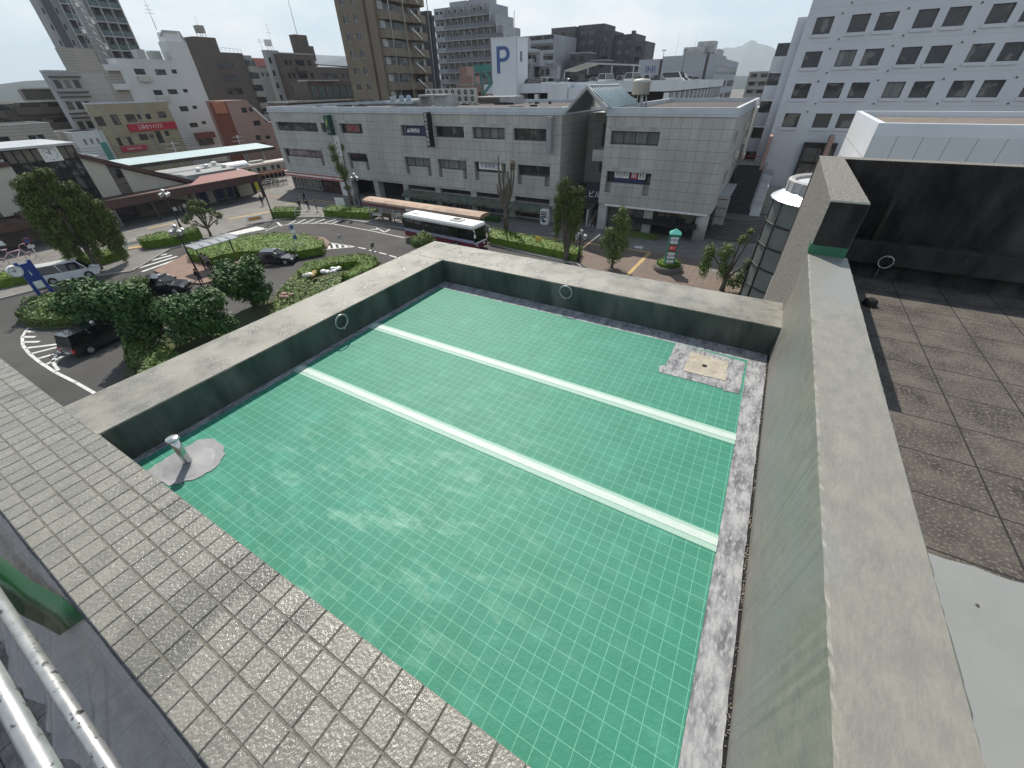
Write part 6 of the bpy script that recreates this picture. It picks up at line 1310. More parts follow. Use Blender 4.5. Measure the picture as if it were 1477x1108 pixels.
def lamp(label, loc, h, heads):
    e = empty('street_lamp', label, 'street lamp', loc, group='street lamps around the square')
    mb = MB(); mb.cyl((0, 0, 0), (0, 0, h), .10, 8, .06); mb.cyl((0, 0, 0), (0, 0, .6), .16, 8); mb.build('post', M['blk'], e)
    mb = MB()
    for a in range(heads): t = a*2*math.pi/heads; mb.tube([(0, 0, h-.9), (math.cos(t)*.45, math.sin(t)*.45, h-.75), (math.cos(t)*.5, math.sin(t)*.5, h-.45)], .035, 5)
    mb.build('arm', M['blk'], e)
    gl = mat('lamp_glass', (.45, .47, .46), .2, (.3, .32, .32), 3)
    for a in range(heads+1):
        t = a*2*math.pi/heads; x, y, z = (math.cos(t)*.5, math.sin(t)*.5, h-.45) if a < heads else (0, 0, h)
        mb = MB(); mb.lathe((x, y, z), [(.14, 0), (.24, .38), (.26, .40)], 6); mb.lathe((x, y, z), [(.27, .40), (.05, .55), (.01, .56)], 6); mb.build('lantern', gl, e)
    return e
lamp('black lamp post with a cluster of lanterns in front of the small grey shelter', (*gz(290, 402)[:2], ZS), 5.0, 4)
lamp('black lamp post with lanterns in front of the station entrance', (*gz(262, 330)[:2], ZS+K), 4.6, 4)
lamp('black lamp post with square lantern left of the bus shelter', (*gz(523, 304.5)[:2], ZS+K), 4.8, 3)
lamp('lamp post with square lantern beside the vase shaped tree', (*gz(834, 379)[:2], ZS+K), 2.9, 3)
mb = MB(); mb.cyl((-63.0, 36.4, ZS), (-63.0, 36.4, -7.2), .09, 8); tag(mb.build('dark_pole', M['blk']), 'plain dark pole rising beside the short hedge at the end of the station canopy', 'pole')
def roadsign(label, loc, h, kind, rz=0):
    e = empty('road_sign', label, 'sign', loc, rz); mb = MB(); mb.cyl((0, 0, 0), (0, 0, h), .045, 8); mb.build('pole', M['wht'] if kind != 'stop' else M['framel'], e)
    if kind in ('round', 'blue', 'bus', 'two'):
        mb = MB(); mb.cyl((.05, 0, h-.1), (.08, 0, h-.1), .33, 20); mb.build('sign_disc', M['pblue'], e); mb = MB(); mb.tube([(.085, math.cos(t*math.pi/8)*.27, h-.1+math.sin(t*math.pi/8)*.27) for t in range(16)], .035, 5, closed=True); mb.build('sign_rim', M['red'] if kind in ('round', 'two') else M['wht'], e)
        mb = MB(); mb.box(.05, .075, -.3, .3, h-.85, h-.55); mb.build('sign_plate', M['wht'], e)
        if kind == 'bus': mb = MB(); mb.cyl((.05, 0, h-1.25), (.08, 0, h-1.25), .26, 16); mb.build('sign_disc', M['pblue'], e)
    else:
        mb = MB(); mb.box(.05, .1, -.22, .22, h-.9, h); mb.build('sign_plate', M['brickb'] if kind == 'stop' else M['framel'], e)
        mb = MB(); mb.box(.102, .11, -.16, .16, h-.8, h-.5); mb.build('timetable', M['wht'], e)
    return e
roadsign('pole with a red rimmed round sign leaning by the shrub mound', (*gz(134, 457)[:2], ZS), 2.9, 'two')
roadsign('pole with a blue round sign at the right end of the taxi island', (*gz(433, 366)[:2], ZS), 3.2, 'bus')
roadsign('thin pole with a small plate between the taxi island and the hedge loop', (*gz(497, 370)[:2], ZS), 2.5, 'plate')
roadsign('bus stop post with a dark board at the tip of the hedge loop', (*gz(543, 383)[:2], ZS), 2.5, 'stop')
roadsign('pole with a round sign and plate behind the white van', (-69.0, 11.6, ZS+K), 2.9, 'round')
def railing(label, loc, L_, rz=0, h=.9, group='white tubular railings'):
    e = empty('railing', label, 'railing', loc, rz, group); mb = MB(); mb.tube([(-L_/2, 0, 0), (-L_/2, 0, h-.08), (-L_/2+.08, 0, h), (L_/2-.08, 0, h), (L_/2, 0, h-.08), (L_/2, 0, 0)], .045, 6); mb.build('frame', M['wht'], e)
    mb = MB(); mb.cyl((-L_/2, 0, h*.5), (L_/2, 0, h*.5), .035, 6); mb.box(-L_/2+.05, L_/2-.05, -.012, .012, h*.5, h*.82) if L_ < 3 else None; mb.build('rail', M['wht'], e); return e
railing('small white railing at the kerb beside the zebra crossing', (-66.9, 19.4, ZS+K), 1.8, math.radians(75))
railing('long white railing on the brick taxi island behind the small black taxi', (-47.2, 28.0, ZS+.15), 3.6, math.radians(35))
railing('white railing panel between the two hedges where people stand', (-59.2, 39.6, ZS+K), 3.9, math.radians(28))
railing('white railing at the left end of the bus shelter', (-48.6, 43.6, ZS+K), 1.6, math.radians(15))
railing('white railing under the bus shelter roof', (-45.2, 44.2, ZS+K), 1.4, math.radians(60))
railing('white railing just behind the rear of the bus', (-41.7, 43.2, ZS+K), 1.4, math.radians(65))
mb = MB(); bsn = empty('barrier_sign', 'white barrier with an orange notice board near the end of the canopy', 'barrier', (-63.6, 33.9, ZS+K), math.radians(70)); mb.box(-1.1, 1.1, -.05, .05, .3, 1.0); mb.build('board', M['wht'], bsn); mb = MB(); mb.box(-.8, .8, -.07, -.051, .4, .8); mb.box(-.8, .8, .051, .07, .4, .8); mb.build('notice', mat('orange_notice', (.55, .27, .06), .5), bsn)
# bus shelter
bs = empty('bus_shelter', 'long bus shelter with a curved tan roof and brown fascia behind the bus', 'shelter')
A0 = Vector((-50.0, 42.35, 0)); A1 = Vector((-29.2, 41.95, 0)); dv = (A1-A0); nv = Vector((-dv.y, dv.x, 0)).normalized()
prof = [(0, -10.95), (.12, -10.72), (.7, -10.52), (1.5, -10.5), (2.2, -10.62), (2.5, -10.8), (2.5, -10.95)]
A0.y += .25; A1.y += .25
mb = MB(); mb.prism([A0+nv*a+Vector((0, 0, z)) for a, z in prof], dv); mb.build('roof', mat('tan_shelter_roof', (.40, .28, .205), .7, (.30, .20, .14), 1.0, c3=(.22, .15, .11), s3=.6), bs)
mb = MB(); mb.obox(A0+dv/2+nv*.05+Vector((0, 0, -11.35)), dv/2, nv*.03, .40); mb.build('fascia', mat('brown_red_fascia', (.14, .05, .045), .6), bs)
mb = MB(); mb.obox(A0+dv*.46+nv*.0+Vector((0, 0, -11.3)), dv*.05, nv*.02, .3); mb.build('route_board', M['wht'], bs)
mb = MB()
for k in range(9):
    for s_ in (.35, 2.1): q = A0+dv*(k+.35)/8.7+nv*s_; mb.cyl((q.x, q.y, ZS+K), (q.x, q.y, -10.9), .09, 8)
mb.build('post', M['framel'], bs)
for k in range(3):
    q = A0+dv*(.14+k*.2)+nv*1.3; e = empty('bench', ('left', 'middle', 'right')[k]+' brown bench under the bus shelter', 'bench', (q.x, q.y, ZS+K)); mb = MB(); mb.box(-.9, .9, -.22, .22, .4, .46); mb.build('seat', M['brickb'], e); mb = MB(); mb.box(-.9, .9, .2, .26, .46, .85); mb.build('backrest', M['brickb'], e)
    for x in (-.8, .7): mb = MB(); mb.box(x, x+.08, -.18, .2, 0, .4); mb.build('leg', M['frame'], e)
# small taxi shelter
ts = empty('taxi_shelter', 'small grey flat roofed taxi shelter on the brick island', 'shelter')
c1, c2, c3_, c4 = [gz(*q, -10.9) for q in ((271, 354), (345, 342.7), (333, 338), (282, 361))]
a = Vector(c4); d1 = Vector(c2)-Vector(c4); n1 = Vector(c1)-Vector(c4); n1 = (n1-d1*(n1.dot(d1)/d1.length_squared))
mb = MB(); mb.prism([a, a+n1*.5+Vector((0, 0, .12)), a+n1, a+n1+Vector((0, 0, .07)), a+n1*.5+Vector((0, 0, .2)), a+Vector((0, 0, .07))], d1); mb.build('roof', mat('shelter_grey_roof', (.30, .32, .34), .35, (.24, .26, .28), 2), ts)
mb = MB()
for k in range(6): q = a+d1*k/5; mb.obox(q+n1*.5+Vector((0, 0, .19)), d1.normalized()*.04, n1*.5, .03)
mb.build('roof_rib', M['framel'], ts)
for k in (.12, .88):
    q = a+d1*k+n1*.5; mb = MB(); mb.cyl((q.x, q.y, ZS+.15), (q.x, q.y, -10.85), .08, 8); mb.build('post', M['frame'], ts)
# blue clock post with bicycle sculpture
ck = empty('clock_post', 'blue twin-leg clock post topped by a pink bicycle sculpture', 'clock post', (-54.0, 7.9, ZS+.15)); blm = mat('royal_blue_paint', (.02, .05, .24), .4)
for y in (-.42, .42): mb = MB(); mb.box(-.13, .13, y-.12, y+.12, 0, 4.1); mb.build('leg', blm, ck)
mb = MB(); mb.box(-.1, .1, -.3, .3, 2.35, 3.9); mb.build('panel', blm, ck); mb = MB(); mb.box(.101, .13, -.24, .24, 1.75, 2.35); mb.box(-.1, .1, -.3, .3, 1.72, 2.36); mb.build('white_plate', M['wht'], ck); mb = MB(); mb.box(-.13, .13, -.55, .55, -.05, .25); mb.build('foot', blm, ck)
text('i', .7, M['wht'], ck, (.115, 0, 3.1), 'x', 'panel_emblem')
mb = MB(); mb.cyl((-.2, -.75, 3.5), (.25, -.75, 3.5), .46, 28); cf = mb.build('clock', M['wht'], ck); mb = MB(); mb.tube([(.26, -.75+math.cos(t*math.pi/10)*.43, 3.5+math.sin(t*math.pi/10)*.43) for t in range(20)], .045, 6, closed=True); mb.build('clock_rim', M['coping'], cf)
mb = MB(); mb.prism([(.26, -.77, 3.5), (.26, -.73, 3.5), (.26, -.73, 3.8), (.26, -.77, 3.8)], (.02, 0, 0)); mb.prism([(.26, -.75, 3.48), (.26, -.75, 3.53), (.26, -.98, 3.6), (.26, -.98, 3.57)], (.02, 0, 0)); mb.build('clock_hands', M['blk'], cf)
mb = MB(); pk_ = mat('pale_pink_tube', (.50, .33, .36), .4)
for y0_, z0_ in ((-1.0, 4.35), (.75, 4.35)): mb.tube([(0, y0_+math.cos(t*.45)*.33, z0_+math.sin(t*.45)*.33) for t in range(14)], .03, 5, closed=True)
mb.tube([(0, -1.0, 4.35), (0, -.35, 4.95), (0, .45, 5.0), (0, .75, 4.35)], .05, 6); mb.tube([(0, -.35, 4.95), (0, -.1, 4.35), (0, .45, 5.0)], .045, 6); mb.tube([(0, .45, 5.0), (0, .55, 5.35), (0, .95, 5.4), (0, .9, 5.2)], .035, 6); mb.tube([(0, -.35, 4.95), (0, -.42, 5.2)], .035, 5); mb.box(-.08, .08, -.6, -.25, 5.2, 5.27); mb.build('bicycle_sculpture', pk_, ck)
mb = MB(); mb.prism([(0, -.55, 5.6), (0, -.1, 5.55), (0, -.2, 5.95)], (.08, 0, 0)); mb.tube([(0, -.9, 5.5), (0, -.65, 5.4), (0, -.6, 5.25)], .03, 5); mb.build('bird_figure', M['wht'], ck)
# vending machine
vm = empty('vending_machine', 'white vending machine at the right corner of the shopping building', 'vending machine', (-24.9, 51.9, ZS+K)); mb = MB(); mb.box(-.55, .55, -.35, .35, .08, 1.95); mb.box(-.5, .5, -.3, .3, 0, .08); mb.build('body', M['wht'], vm, bevel=.02)
mb = MB(); [mb.box(-.42, .42, -.37, -.352, z, z+.2) for z in (1.55, 1.25, .95)]; mb.box(-.3, .3, -.37, -.352, .35, .6); mb.build('display', M['glass'], vm)
mb = MB(); mb.box(-.48, .1, -.36, -.351, .65, .9); mb.build('advert', M['pblue'], vm)
yb = empty('yellow_board', 'small yellow notice board leaning in the long low hedge', 'notice board', (-21.0, 42.2, ZS+.9), math.radians(-20)); mb = MB(); mb.box(-.5, .5, -.02, .02, .0, .65); mb.build('board', mat('yellow_board', (.62, .42, .06), .5), yb); mb = MB(); mb.box(-.03, .03, .02, .06, -.9, .6); mb.build('stake', M['frame'], yb)
wp_ = empty('white_notice_panel', 'white notice panel beside the trunk of the slim pruned tree', 'notice board', (-58.2, 45.2, ZS+K), math.radians(10)); mb = MB(); mb.box(-.9, .9, -.04, .04, .4, 1.7); mb.build('panel', M['whiteb'], wp_); mb = MB(); mb.box(-.9, -.8, -.05, .05, 0, .4); mb.box(.8, .9, -.05, .05, 0, .4); mb.build('leg', M['frame'], wp_)
for i, (px_, py_) in enumerate(((802-750+760+0, 337), (879, 359))): pass
mb = MB(); [mb.box(x, x+.9, y, y+.7, zp+.002, zp+.012) for x, y in ((-22.2, 48.2),)]; tag(mb.build('manhole_cover', M['whiteb']), 'pale square cover plate in the paving before the gabled passage', 'cover plate', 'cover plates')
mb = MB(); mb.box(-11.1, -10.2, 47.6, 48.4, zp+.006, zp+.016); tag(mb.build('manhole_cover', M['whiteb']), 'pale square cover plate in the brick paving before the corner shop block', 'cover plate', 'cover plates')
for i, (px_, py_, c_, lab) in enumerate(((442, 404, 'wht', 'white sandbag lying inside the hedge loop'), (455, 401, 'yellow', 'orange crate among the white bags inside the hedge loop'), (470, 398, 'wht', 'white folded sheet inside the hedge loop'), (486, 394, 'wht', 'white bundle at the far side inside the hedge loop'), (418, 436, 'pinkb', 'heap of pinkish rubble on the low shrubs beside the parapet'))):
    p = gz(px_, py_, ZS+.3); mb = MB(); r_ = random.Random(i); [mb.sphere((p[0]+r_.uniform(-.4, .4), p[1]+r_.uniform(-.4, .4), ZS+.35+r_.uniform(0, .2)+(.5 if i == 4 else .3)), r_.uniform(.18, .34), 8, 0, .6) for _ in range(5)]; tag(mb.build('garden_bundle', M[c_]), lab, 'bundle')
# ================================================================== VEHICLES
PT = {}
def paint(k, c, r=.22):
    if k not in PT: m = mat('car_paint_'+k, c, r, tuple(v*.93 for v in c), 1.0); m.node_tree.nodes['Principled BSDF'].inputs['Coat Weight'].default_value = .6; PT[k] = m
    return PT[k]
CG = mat('car_window', (.008, .01, .012), .06, spec=.7); TY = mat('tyre', (.012, .012, .012), .8); RM = mat('wheel_rim', (.42, .43, .44), .35, metal=.5); TL = mat('tail_light', (.42, .01, .01), .3); HL = mat('head_light', (.62, .64, .66), .15)
def car(name, label, cat, L_, W_, H_, kind, pk, loc=(0, 0, 0), rz=0, detail=True, taxi=False, group=None):
    e = empty(name, label, cat, loc, rz, group); p_ = paint(*pk); g = .2; sh_ = H_*(.56 if kind == 'sedan' else .5); wr = .33
    f, b = L_/2, -L_/2; ax = (L_*.31, -L_*.29)
    if kind == 'sedan': top = [(b, .35), (b, sh_*.8), (b+.12, sh_*1.02), (b+L_*.12, sh_*1.06), (f-L_*.30, sh_*1.04), (f-.35, sh_*.88), (f-.06, sh_*.68), (f, .4)]
    else: top = [(b, .35), (b, sh_*.95), (b+.05, sh_*1.1), (f-L_*.2, sh_*1.1), (f-.3, sh_*.97), (f-.04, sh_*.7), (f, .4)]
    bot = []
    for a in ax: bot += [(a+wr+.06, g)]+[(a+math.cos(t*math.pi/6)*(wr+.05), wr+math.sin(t*math.pi/6)*(wr+.05)) for t in range(0, 7)]+[(a-wr-.06, g)]
    pts = top+[(f-.08, g)]+bot+[(b+.08, g)]
    mb = MB(); mb.prism([(x, -W_/2, z) for x, z in pts], (0, W_, 0)); mb.build('body', p_, e, bevel=.05)
    if kind == 'sedan': lo, hi = (b+L_*.10, f-L_*.27), (b+L_*.22, f-L_*.42)
    elif kind == 'van': lo, hi = (b+.04, f-L_*.14), (b+.16, f-L_*.27)
    else: lo, hi = (b+.06, f-L_*.22), (b+.28, f-L_*.38)
    z0_, z1_ = sh_*1.03, H_-.06; w0, w1 = W_/2-.05, W_/2-.2
    v = [(lo[0], -w0, z0_), (lo[1], -w0, z0_), (lo[1], w0, z0_), (lo[0], w0, z0_), (hi[0], -w1, z1_), (hi[1], -w1, z1_), (hi[1], w1, z1_), (hi[0], w1, z1_)]
    mb = MB(); mb.add(v, [(3, 2, 1, 0), (4, 5, 6, 7), (0, 1, 5, 4), (1, 2, 6, 5), (2, 3, 7, 6), (3, 0, 4, 7)]); mb.build('window', CG, e)
    mb = MB(); mb.prism([(hi[0]-.03, -w1-.03, z1_), (hi[1]+.05, -w1-.03, z1_), (hi[1]+.05, w1+.03, z1_), (hi[0]-.03, w1+.03, z1_)], (0, 0, .07)); mb.build('roof', p_, e, bevel=.03)
    mb = MB()
    for t in ((0,) if not detail else (0, .5, 1)):
        for s_ in (-1, 1):
            a = Vector(((lo[0]+(lo[1]-lo[0])*(t*.98+.01)), s_*w0, z0_)); c = Vector(((hi[0]+(hi[1]-hi[0])*(t*.98+.01)), s_*w1, z1_)); mb.cyl(a, c+Vector((0, 0, .02)), .05, 5)
    mb.build('pillar', p_, e)
    for a in ax:
        for s_ in (-1, 1):
            mb = MB(); mb.cyl((a, s_*(W_/2-.22), wr), (a, s_*(W_/2+.005), wr), wr, 18); wo = mb.build('wheel', TY, e)
            if detail: mb = MB(); mb.cyl((a, s_*(W_/2+.006), wr), (a, s_*(W_/2+.02), wr), wr*.62, 14); mb.build('rim', RM, wo)
    if detail:
        for s_ in (-1, 1):
            mb = MB(); mb.box(f-.12, f+.01, s_*W_*.30, s_*W_*.46, sh_*.62, sh_*.8); mb.build('headlight', HL, e)
            mb = MB(); mb.box(b-.02, b+.1, s_*W_*.34, s_*(W_*.5+.005), sh_*.62, sh_*.95); mb.build('tail_light', TL, e)
            mb = MB(); mb.box(lo[1]-.25, lo[1]-.08, s_*(W_/2), s_*(W_/2+.18), sh_*1.05, sh_*1.05+.15); mb.build('mirror', p_, e)
        mb = MB(); mb.box(b-.03, b-.005, -.17, .17, .42, .56); mb.build('number_plate', M['wht'], e)
        mb = MB(); mb.box(b-.035, b+.05, -W_*.3, W_*.3, sh_*.6, sh_*.66); mb.build('chrome_strip', RM, e)
    if taxi: mb = MB(); mb.sphere((0.2, 0, H_+.06), .14, 8, 0, .8); mb.build('roof_sign', M['wht'], e)
    return e
a1 = Vector(gz(92, 505)); 
tx = car('taxi', 'tall black taxi seen from behind beside the shrub mound, red tail light lit by sun', 'taxi', 4.4, 1.72, 1.75, 'van2', ('black', (.006, .007, .012)), (-41.55, 7.0, ZS), math.radians(103), taxi=True)
tx['label'] = 'tall black taxi seen from behind beside the shrub mound'
car('taxi', 'black taxi half hidden behind the dark round trees by the brick island', 'taxi', 4.4, 1.72, 1.6, 'sedan', ('black', (.006, .007, .012)), (-48.3, 14.6, ZS), math.radians(38), taxi=True)
car('taxi', 'small black sedan taxi by the white railing on the brick island', 'taxi', 4.4, 1.7, 1.45, 'sedan', ('navy', (.008, .010, .018)), (-45.6, 24.9, ZS), math.radians(32), taxi=True)
car('minivan', 'white minivan parked at the kerb behind the blue clock post', 'van', 4.8, 1.8, 1.85, 'van', ('white', (.66, .67, .67)), (-61.3, 11.6, ZS), math.radians(68))
# bus
bus = empty('city_bus', 'white roofed city bus with dark windows and maroon skirt at the stop', 'bus', (-32.75, 39.45, ZS), math.radians(-3.4))
L_, W_ = 11.3, 2.45; bm_ = mat('bus_maroon', (.17, .025, .045), .35, (.14, .02, .04)); wh_ = mat('bus_white', (.70, .71, .70), .4, (.64, .65, .64), 1.2); lv = mat('bus_lilac', (.36, .38, .50), .4, (.30, .30, .42), 1.5)
mb = MB(); pr_ = [(-L_/2, .3)]
mb.prism([(x, -W_/2, z) for x, z in [(-L_/2, .3), (-L_/2, 2.98), (L_/2-.1, 2.98), (L_/2, 2.8), (L_/2, .3)]], (0, W_, 0)); 
mb = MB(); mb.box(-L_/2, L_/2, -W_/2, W_/2, 1.0, 1.35); mb.build('side_panel', lv, bus, bevel=.05)
ar = []
for a in (2.9, -2.6): ar += [(a+.58, .3)]+[(a+math.cos(t*math.pi/6)*.55, .5+math.sin(t*math.pi/6)*.45) for t in range(7)]+[(a-.58, .3)]
mb = MB(); mb.prism([(x, -W_/2-.002, z) for x, z in [(-L_/2-.01, .35), (-L_/2-.01, 1.0), (L_/2+.01, 1.0), (L_/2+.03, .35), (L_/2, .3)]+ar], (0, W_+.004, 0)); mb.build('skirt', bm_, bus)
mb = MB(); mb.box(-L_/2+.03, L_/2-.03, -W_/2+.02, W_/2-.02, 1.35, 2.55); mb.build('window_band', CG, bus)
mb = MB()
for k in range(7): x = -L_/2+.05+k*1.75; mb.box(x, x+.10, -W_/2-.001, W_/2+.001, 1.35, 2.55)
mb.build('window_post', M['blk'], bus)
mb = MB(); mb.box(-L_/2-.01, L_/2+.01, -W_/2-.01, W_/2+.01, 2.55, 3.0); mb.build('roof', wh_, bus, bevel=.12)
mb = MB(); mb.box(1.6, 3.2, -.55, .55, 3.0, 3.14); mb.build('roof_hatch', wh_, bus, bevel=.03); mb = MB(); mb.box(1.9, 2.9, -.32, .32, 3.141, 3.18); mb.build('hatch_grille', M['blk'], bus)
mb = MB(); mb.cyl((-4.4, 0, 3.0), (-4.4, 0, 3.08), .38, 16); mb.build('roof_vent', wh_, bus)
mb = MB(); mb.box(L_/2-.02, L_/2+.015, -W_/2+.08, W_/2-.08, 1.1, 2.5); mb.build('windscreen', CG, bus); mb = MB(); mb.box(L_/2, L_/2+.06, -W_/2+.05, W_/2-.05, .92, 1.06); mb.box(L_/2, L_/2+.05, -.8, -.5, .6, .8); mb.box(L_/2, L_/2+.05, .5, .8, .6, .8); mb.build('front_trim', M['wht'], bus)
for s_ in (-1, 1): mb = MB(); mb.tube([(L_/2, s_*W_/2, 2.6), (L_/2+.35, s_*(W_/2+.2), 2.5), (L_/2+.4, s_*(W_/2+.22), 2.1)], .03, 5); mb.box(L_/2+.3, L_/2+.45, s_*(W_/2+.12), s_*(W_/2+.32), 1.8, 2.15); mb.build('mirror', M['wht'], bus)
for a in (2.9, -2.6):
    for s_ in (-1, 1): mb = MB(); mb.cyl((a, s_*(W_/2-.35), .48), (a, s_*(W_/2-.02), .48), .48, 20); wo = mb.build('wheel', TY, bus); mb = MB(); mb.cyl((a, s_*(W_/2-.019), .48), (a, s_*(W_/2), .48), .26, 14); mb.build('rim', RM, wo)
# cars on the parking deck
kinds = (('van', 4.7, 1.8, 2.0), ('sedan', 4.4, 1.7, 1.45), ('hatch', 3.6, 1.5, 1.65))
spots = [(-52.5, 99, 1, 'navy', 'dark low car beside the P tower'), (-47.5, 99, 2, 'white', 'white hatchback left of the deck canopy'), (-43.2, 100, 1, 'silver', 'silver car under the left part of the deck canopy'), (-39.8, 102, 0, 'navy', 'dark van under the deck canopy'), (-36.6, 99.5, 1, 'silver', 'silver sedan at the deck edge in front of the canopy'), (-34.2, 99, 0, 'white', 'first white van right of the deck canopy'), (-31.2, 100, 2, 'silver', 'small silver car between two white vans'), (-28.6, 98.6, 0, 'white', 'tall white van in the middle of the deck edge'), (-26.0, 101, 2, 'white', 'white hatchback right of the tall white van'), (-23.6, 98.8, 1, 'navy', 'dark blue car near the deck corner'), (-22.6, 106, 0, 'white', 'long white van at the corner of the deck'), (-22.9, 113, 0, 'navy', 'dark van behind the corner of the deck'), (-22.9, 119, 2, 'white', 'white hatchback along the right edge of the deck'), (-22.9, 126, 1, 'silver', 'silver car along the right edge of the deck'), (-22.9, 134, 1, 'white', 'far white car along the right edge of the deck')]
CC = {'navy': ('navy', (.008, .010, .018)), 'white': ('white', (.66, .67, .67)), 'silver': ('silver', (.35, .36, .37))}
for (x, y, k, c_, lab) in spots:
    kd = kinds[k]; car('parked_car', lab, 'car', kd[1], kd[2], kd[3], kd[0] if k != 2 else 'hatch', CC[c_], (x, y, 1.76), math.radians(80) if y <= 105 else math.radians(3), detail=False, group='cars parked on the roof deck')
# ================================================================== PEOPLE
SK = mat('skin', (.42, .26, .19), .6); HR = mat('dark_hair', (.015, .012, .01), .6)
def person(label, loc, rz, top, legs, pose=0, bag=False):
    """one continuous skinned body, clothed by material zones"""
    h = 1.68; e = empty('person', label, 'person', loc, rz)
    st_ = .28 if pose else .05
    J = {'pel': (0, 0, .92), 'ch': (0, 0, 1.22), 'nk': (0, 0, 1.42), 'hd': (0.01, 0, 1.53), 'ht': (0.01, 0, 1.64), 'kl': (.06+st_*.5, .10, .50), 'kr': (.04-st_*.2, -.10, .50), 'fl': (st_, .10, .06), 'fr': (-st_, -.10, .07), 'tl': (st_+.16, .11, .03), 'tr': (-st_+.15, -.11, .03), 'hl': (0, .095, .86), 'hr': (0, -.095, .86),
         'sl': (0, .19, 1.36), 'sr': (0, -.19, 1.36), 'el': (-.05, .24, 1.10), 'er': (-.02, -.24, 1.10), 'wl': (.12, .23, .90), 'wr': (.10, -.23, .88), 'pl': (.16, .225, .82), 'pr': (.13, -.225, .80)}
    ks = list(J); E_ = [('pel', 'ch'), ('ch', 'nk'), ('nk', 'hd'), ('hd', 'ht'), ('pel', 'hl'), ('pel', 'hr'), ('hl', 'kl'), ('hr', 'kr'), ('kl', 'fl'), ('kr', 'fr'), ('fl', 'tl'), ('fr', 'tr'), ('nk', 'sl'), ('nk', 'sr'), ('sl', 'el'), ('sr', 'er'), ('el', 'wl'), ('er', 'wr'), ('wl', 'pl'), ('wr', 'pr')]
    Rr = dict(pel=.15, ch=.15, nk=.06, hd=.10, ht=.08, kl=.065, kr=.065, fl=.05, fr=.05, tl=.04, tr=.04, hl=.10, hr=.10, sl=.065, sr=.065, el=.045, er=.045, wl=.035, wr=.035, pl=.035, pr=.035)
    me = bpy.data.meshes.new('b'); me.from_pydata([J[k] for k in ks], [(ks.index(a), ks.index(b)) for a, b in E_], []); o = bpy.data.objects.new('b', me); col.objects.link(o)
    md = o.modifiers.new('s', 'SKIN'); sv = me.skin_vertices[0].data
    for i, k in enumerate(ks): sv[i].radius = (Rr[k],)*2
    sv[0].use_root = True; o.modifiers.new('u', 'SUBSURF').levels = 1
    bpy.context.view_layer.update(); nm = bpy.data.meshes.new_from_object(o.evaluated_get(bpy.context.evaluated_depsgraph_get())); bpy.data.objects.remove(o)
    nm.materials.clear(); [nm.materials.append(m) for m in (SK, top, legs, TY)]
    for p in nm.polygons:
        z = p.center.z; y = abs(p.center.y); p.use_smooth = True; p.material_index = 3 if z < .09 else 2 if z < .93 and y < .2 else 1 if (z < 1.42 and not (z < 1.02 and y > .19)) else 0
    b = bpy.data.objects.new('body', nm); col.objects.link(b); b.parent = e
    mb = MB(); mb.lathe((-.015, 0, 1.56), [(.115, -.06), (.122, .02), (.09, .10), (.01, .135)], 10); mb.build('hair', HR, e)
    if bag: mb = MB(); mb.box(-.28, -.12, -.13, .13, 1.0, 1.38); mb.build('backpack', M['blk'], e, bevel=.03)
    return e
cw_ = [mat('cloth_'+n, c, .85) for n, c in (('white', (.6, .6, .58)), ('black', (.015, .015, .018)), ('navy', (.02, .03, .07)), ('grey', (.2, .2, .21)), ('pink', (.45, .2, .22)), ('beige', (.4, .34, .26)))]
def pxp(px_, py_): q = gz(px_, py_, ZS+K); return (q[0], q[1], ZS+K)
person('person in black walking left of the white railing by the short hedge', pxp(434, 303), 2.4, cw_[1], cw_[1], 1)
person('person in black with a backpack standing behind the white railing', pxp(446, 303), .5, cw_[1], cw_[2], 0, True)
person('person in grey and navy beside the right end of the white railing', pxp(458, 306), 1.2, cw_[3], cw_[2], 0)
person('person in a dark coat further back above the short hedge', pxp(441, 292), 3.6, cw_[1], cw_[1], 1)
person('person in black on the pavement near the end of the canopy', pxp(380, 297), -.6, cw_[1], cw_[1], 1)
person('person in a white shirt in front of the dark station entrance', pxp(258, 313), 0, cw_[0], cw_[1], 0)
person('person in a pale top right beside the lamp before the station', pxp(265, 312), .8, cw_[3], cw_[2], 0)
person('person in white further right before the station entrance', pxp(271, 308), -1, cw_[0], cw_[3], 1)
q = gz(290, 408); person('person dressed in black standing on the road beside the black lamp post', (q[0]+.6, q[1]-.2, ZS), .3, cw_[1], cw_[1], 0)
q = gz(301, 388); person('person in a beige top waiting under the small grey shelter', (q[0], q[1], ZS+.15), 1.2, cw_[5], cw_[2], 0)
q = gz(306, 391); person('person in grey waiting under the small grey shelter at its edge', (q[0], q[1], ZS+.15), -.4, cw_[3], cw_[1], 0)
person('person by the foot of the gabled passage in dark clothes', pxp(853, 335), .6, cw_[1], cw_[3], 0)
person('person at the arcade column behind the lamp post in dark clothes', pxp(515, 295), .6, cw_[3], cw_[1], 0)
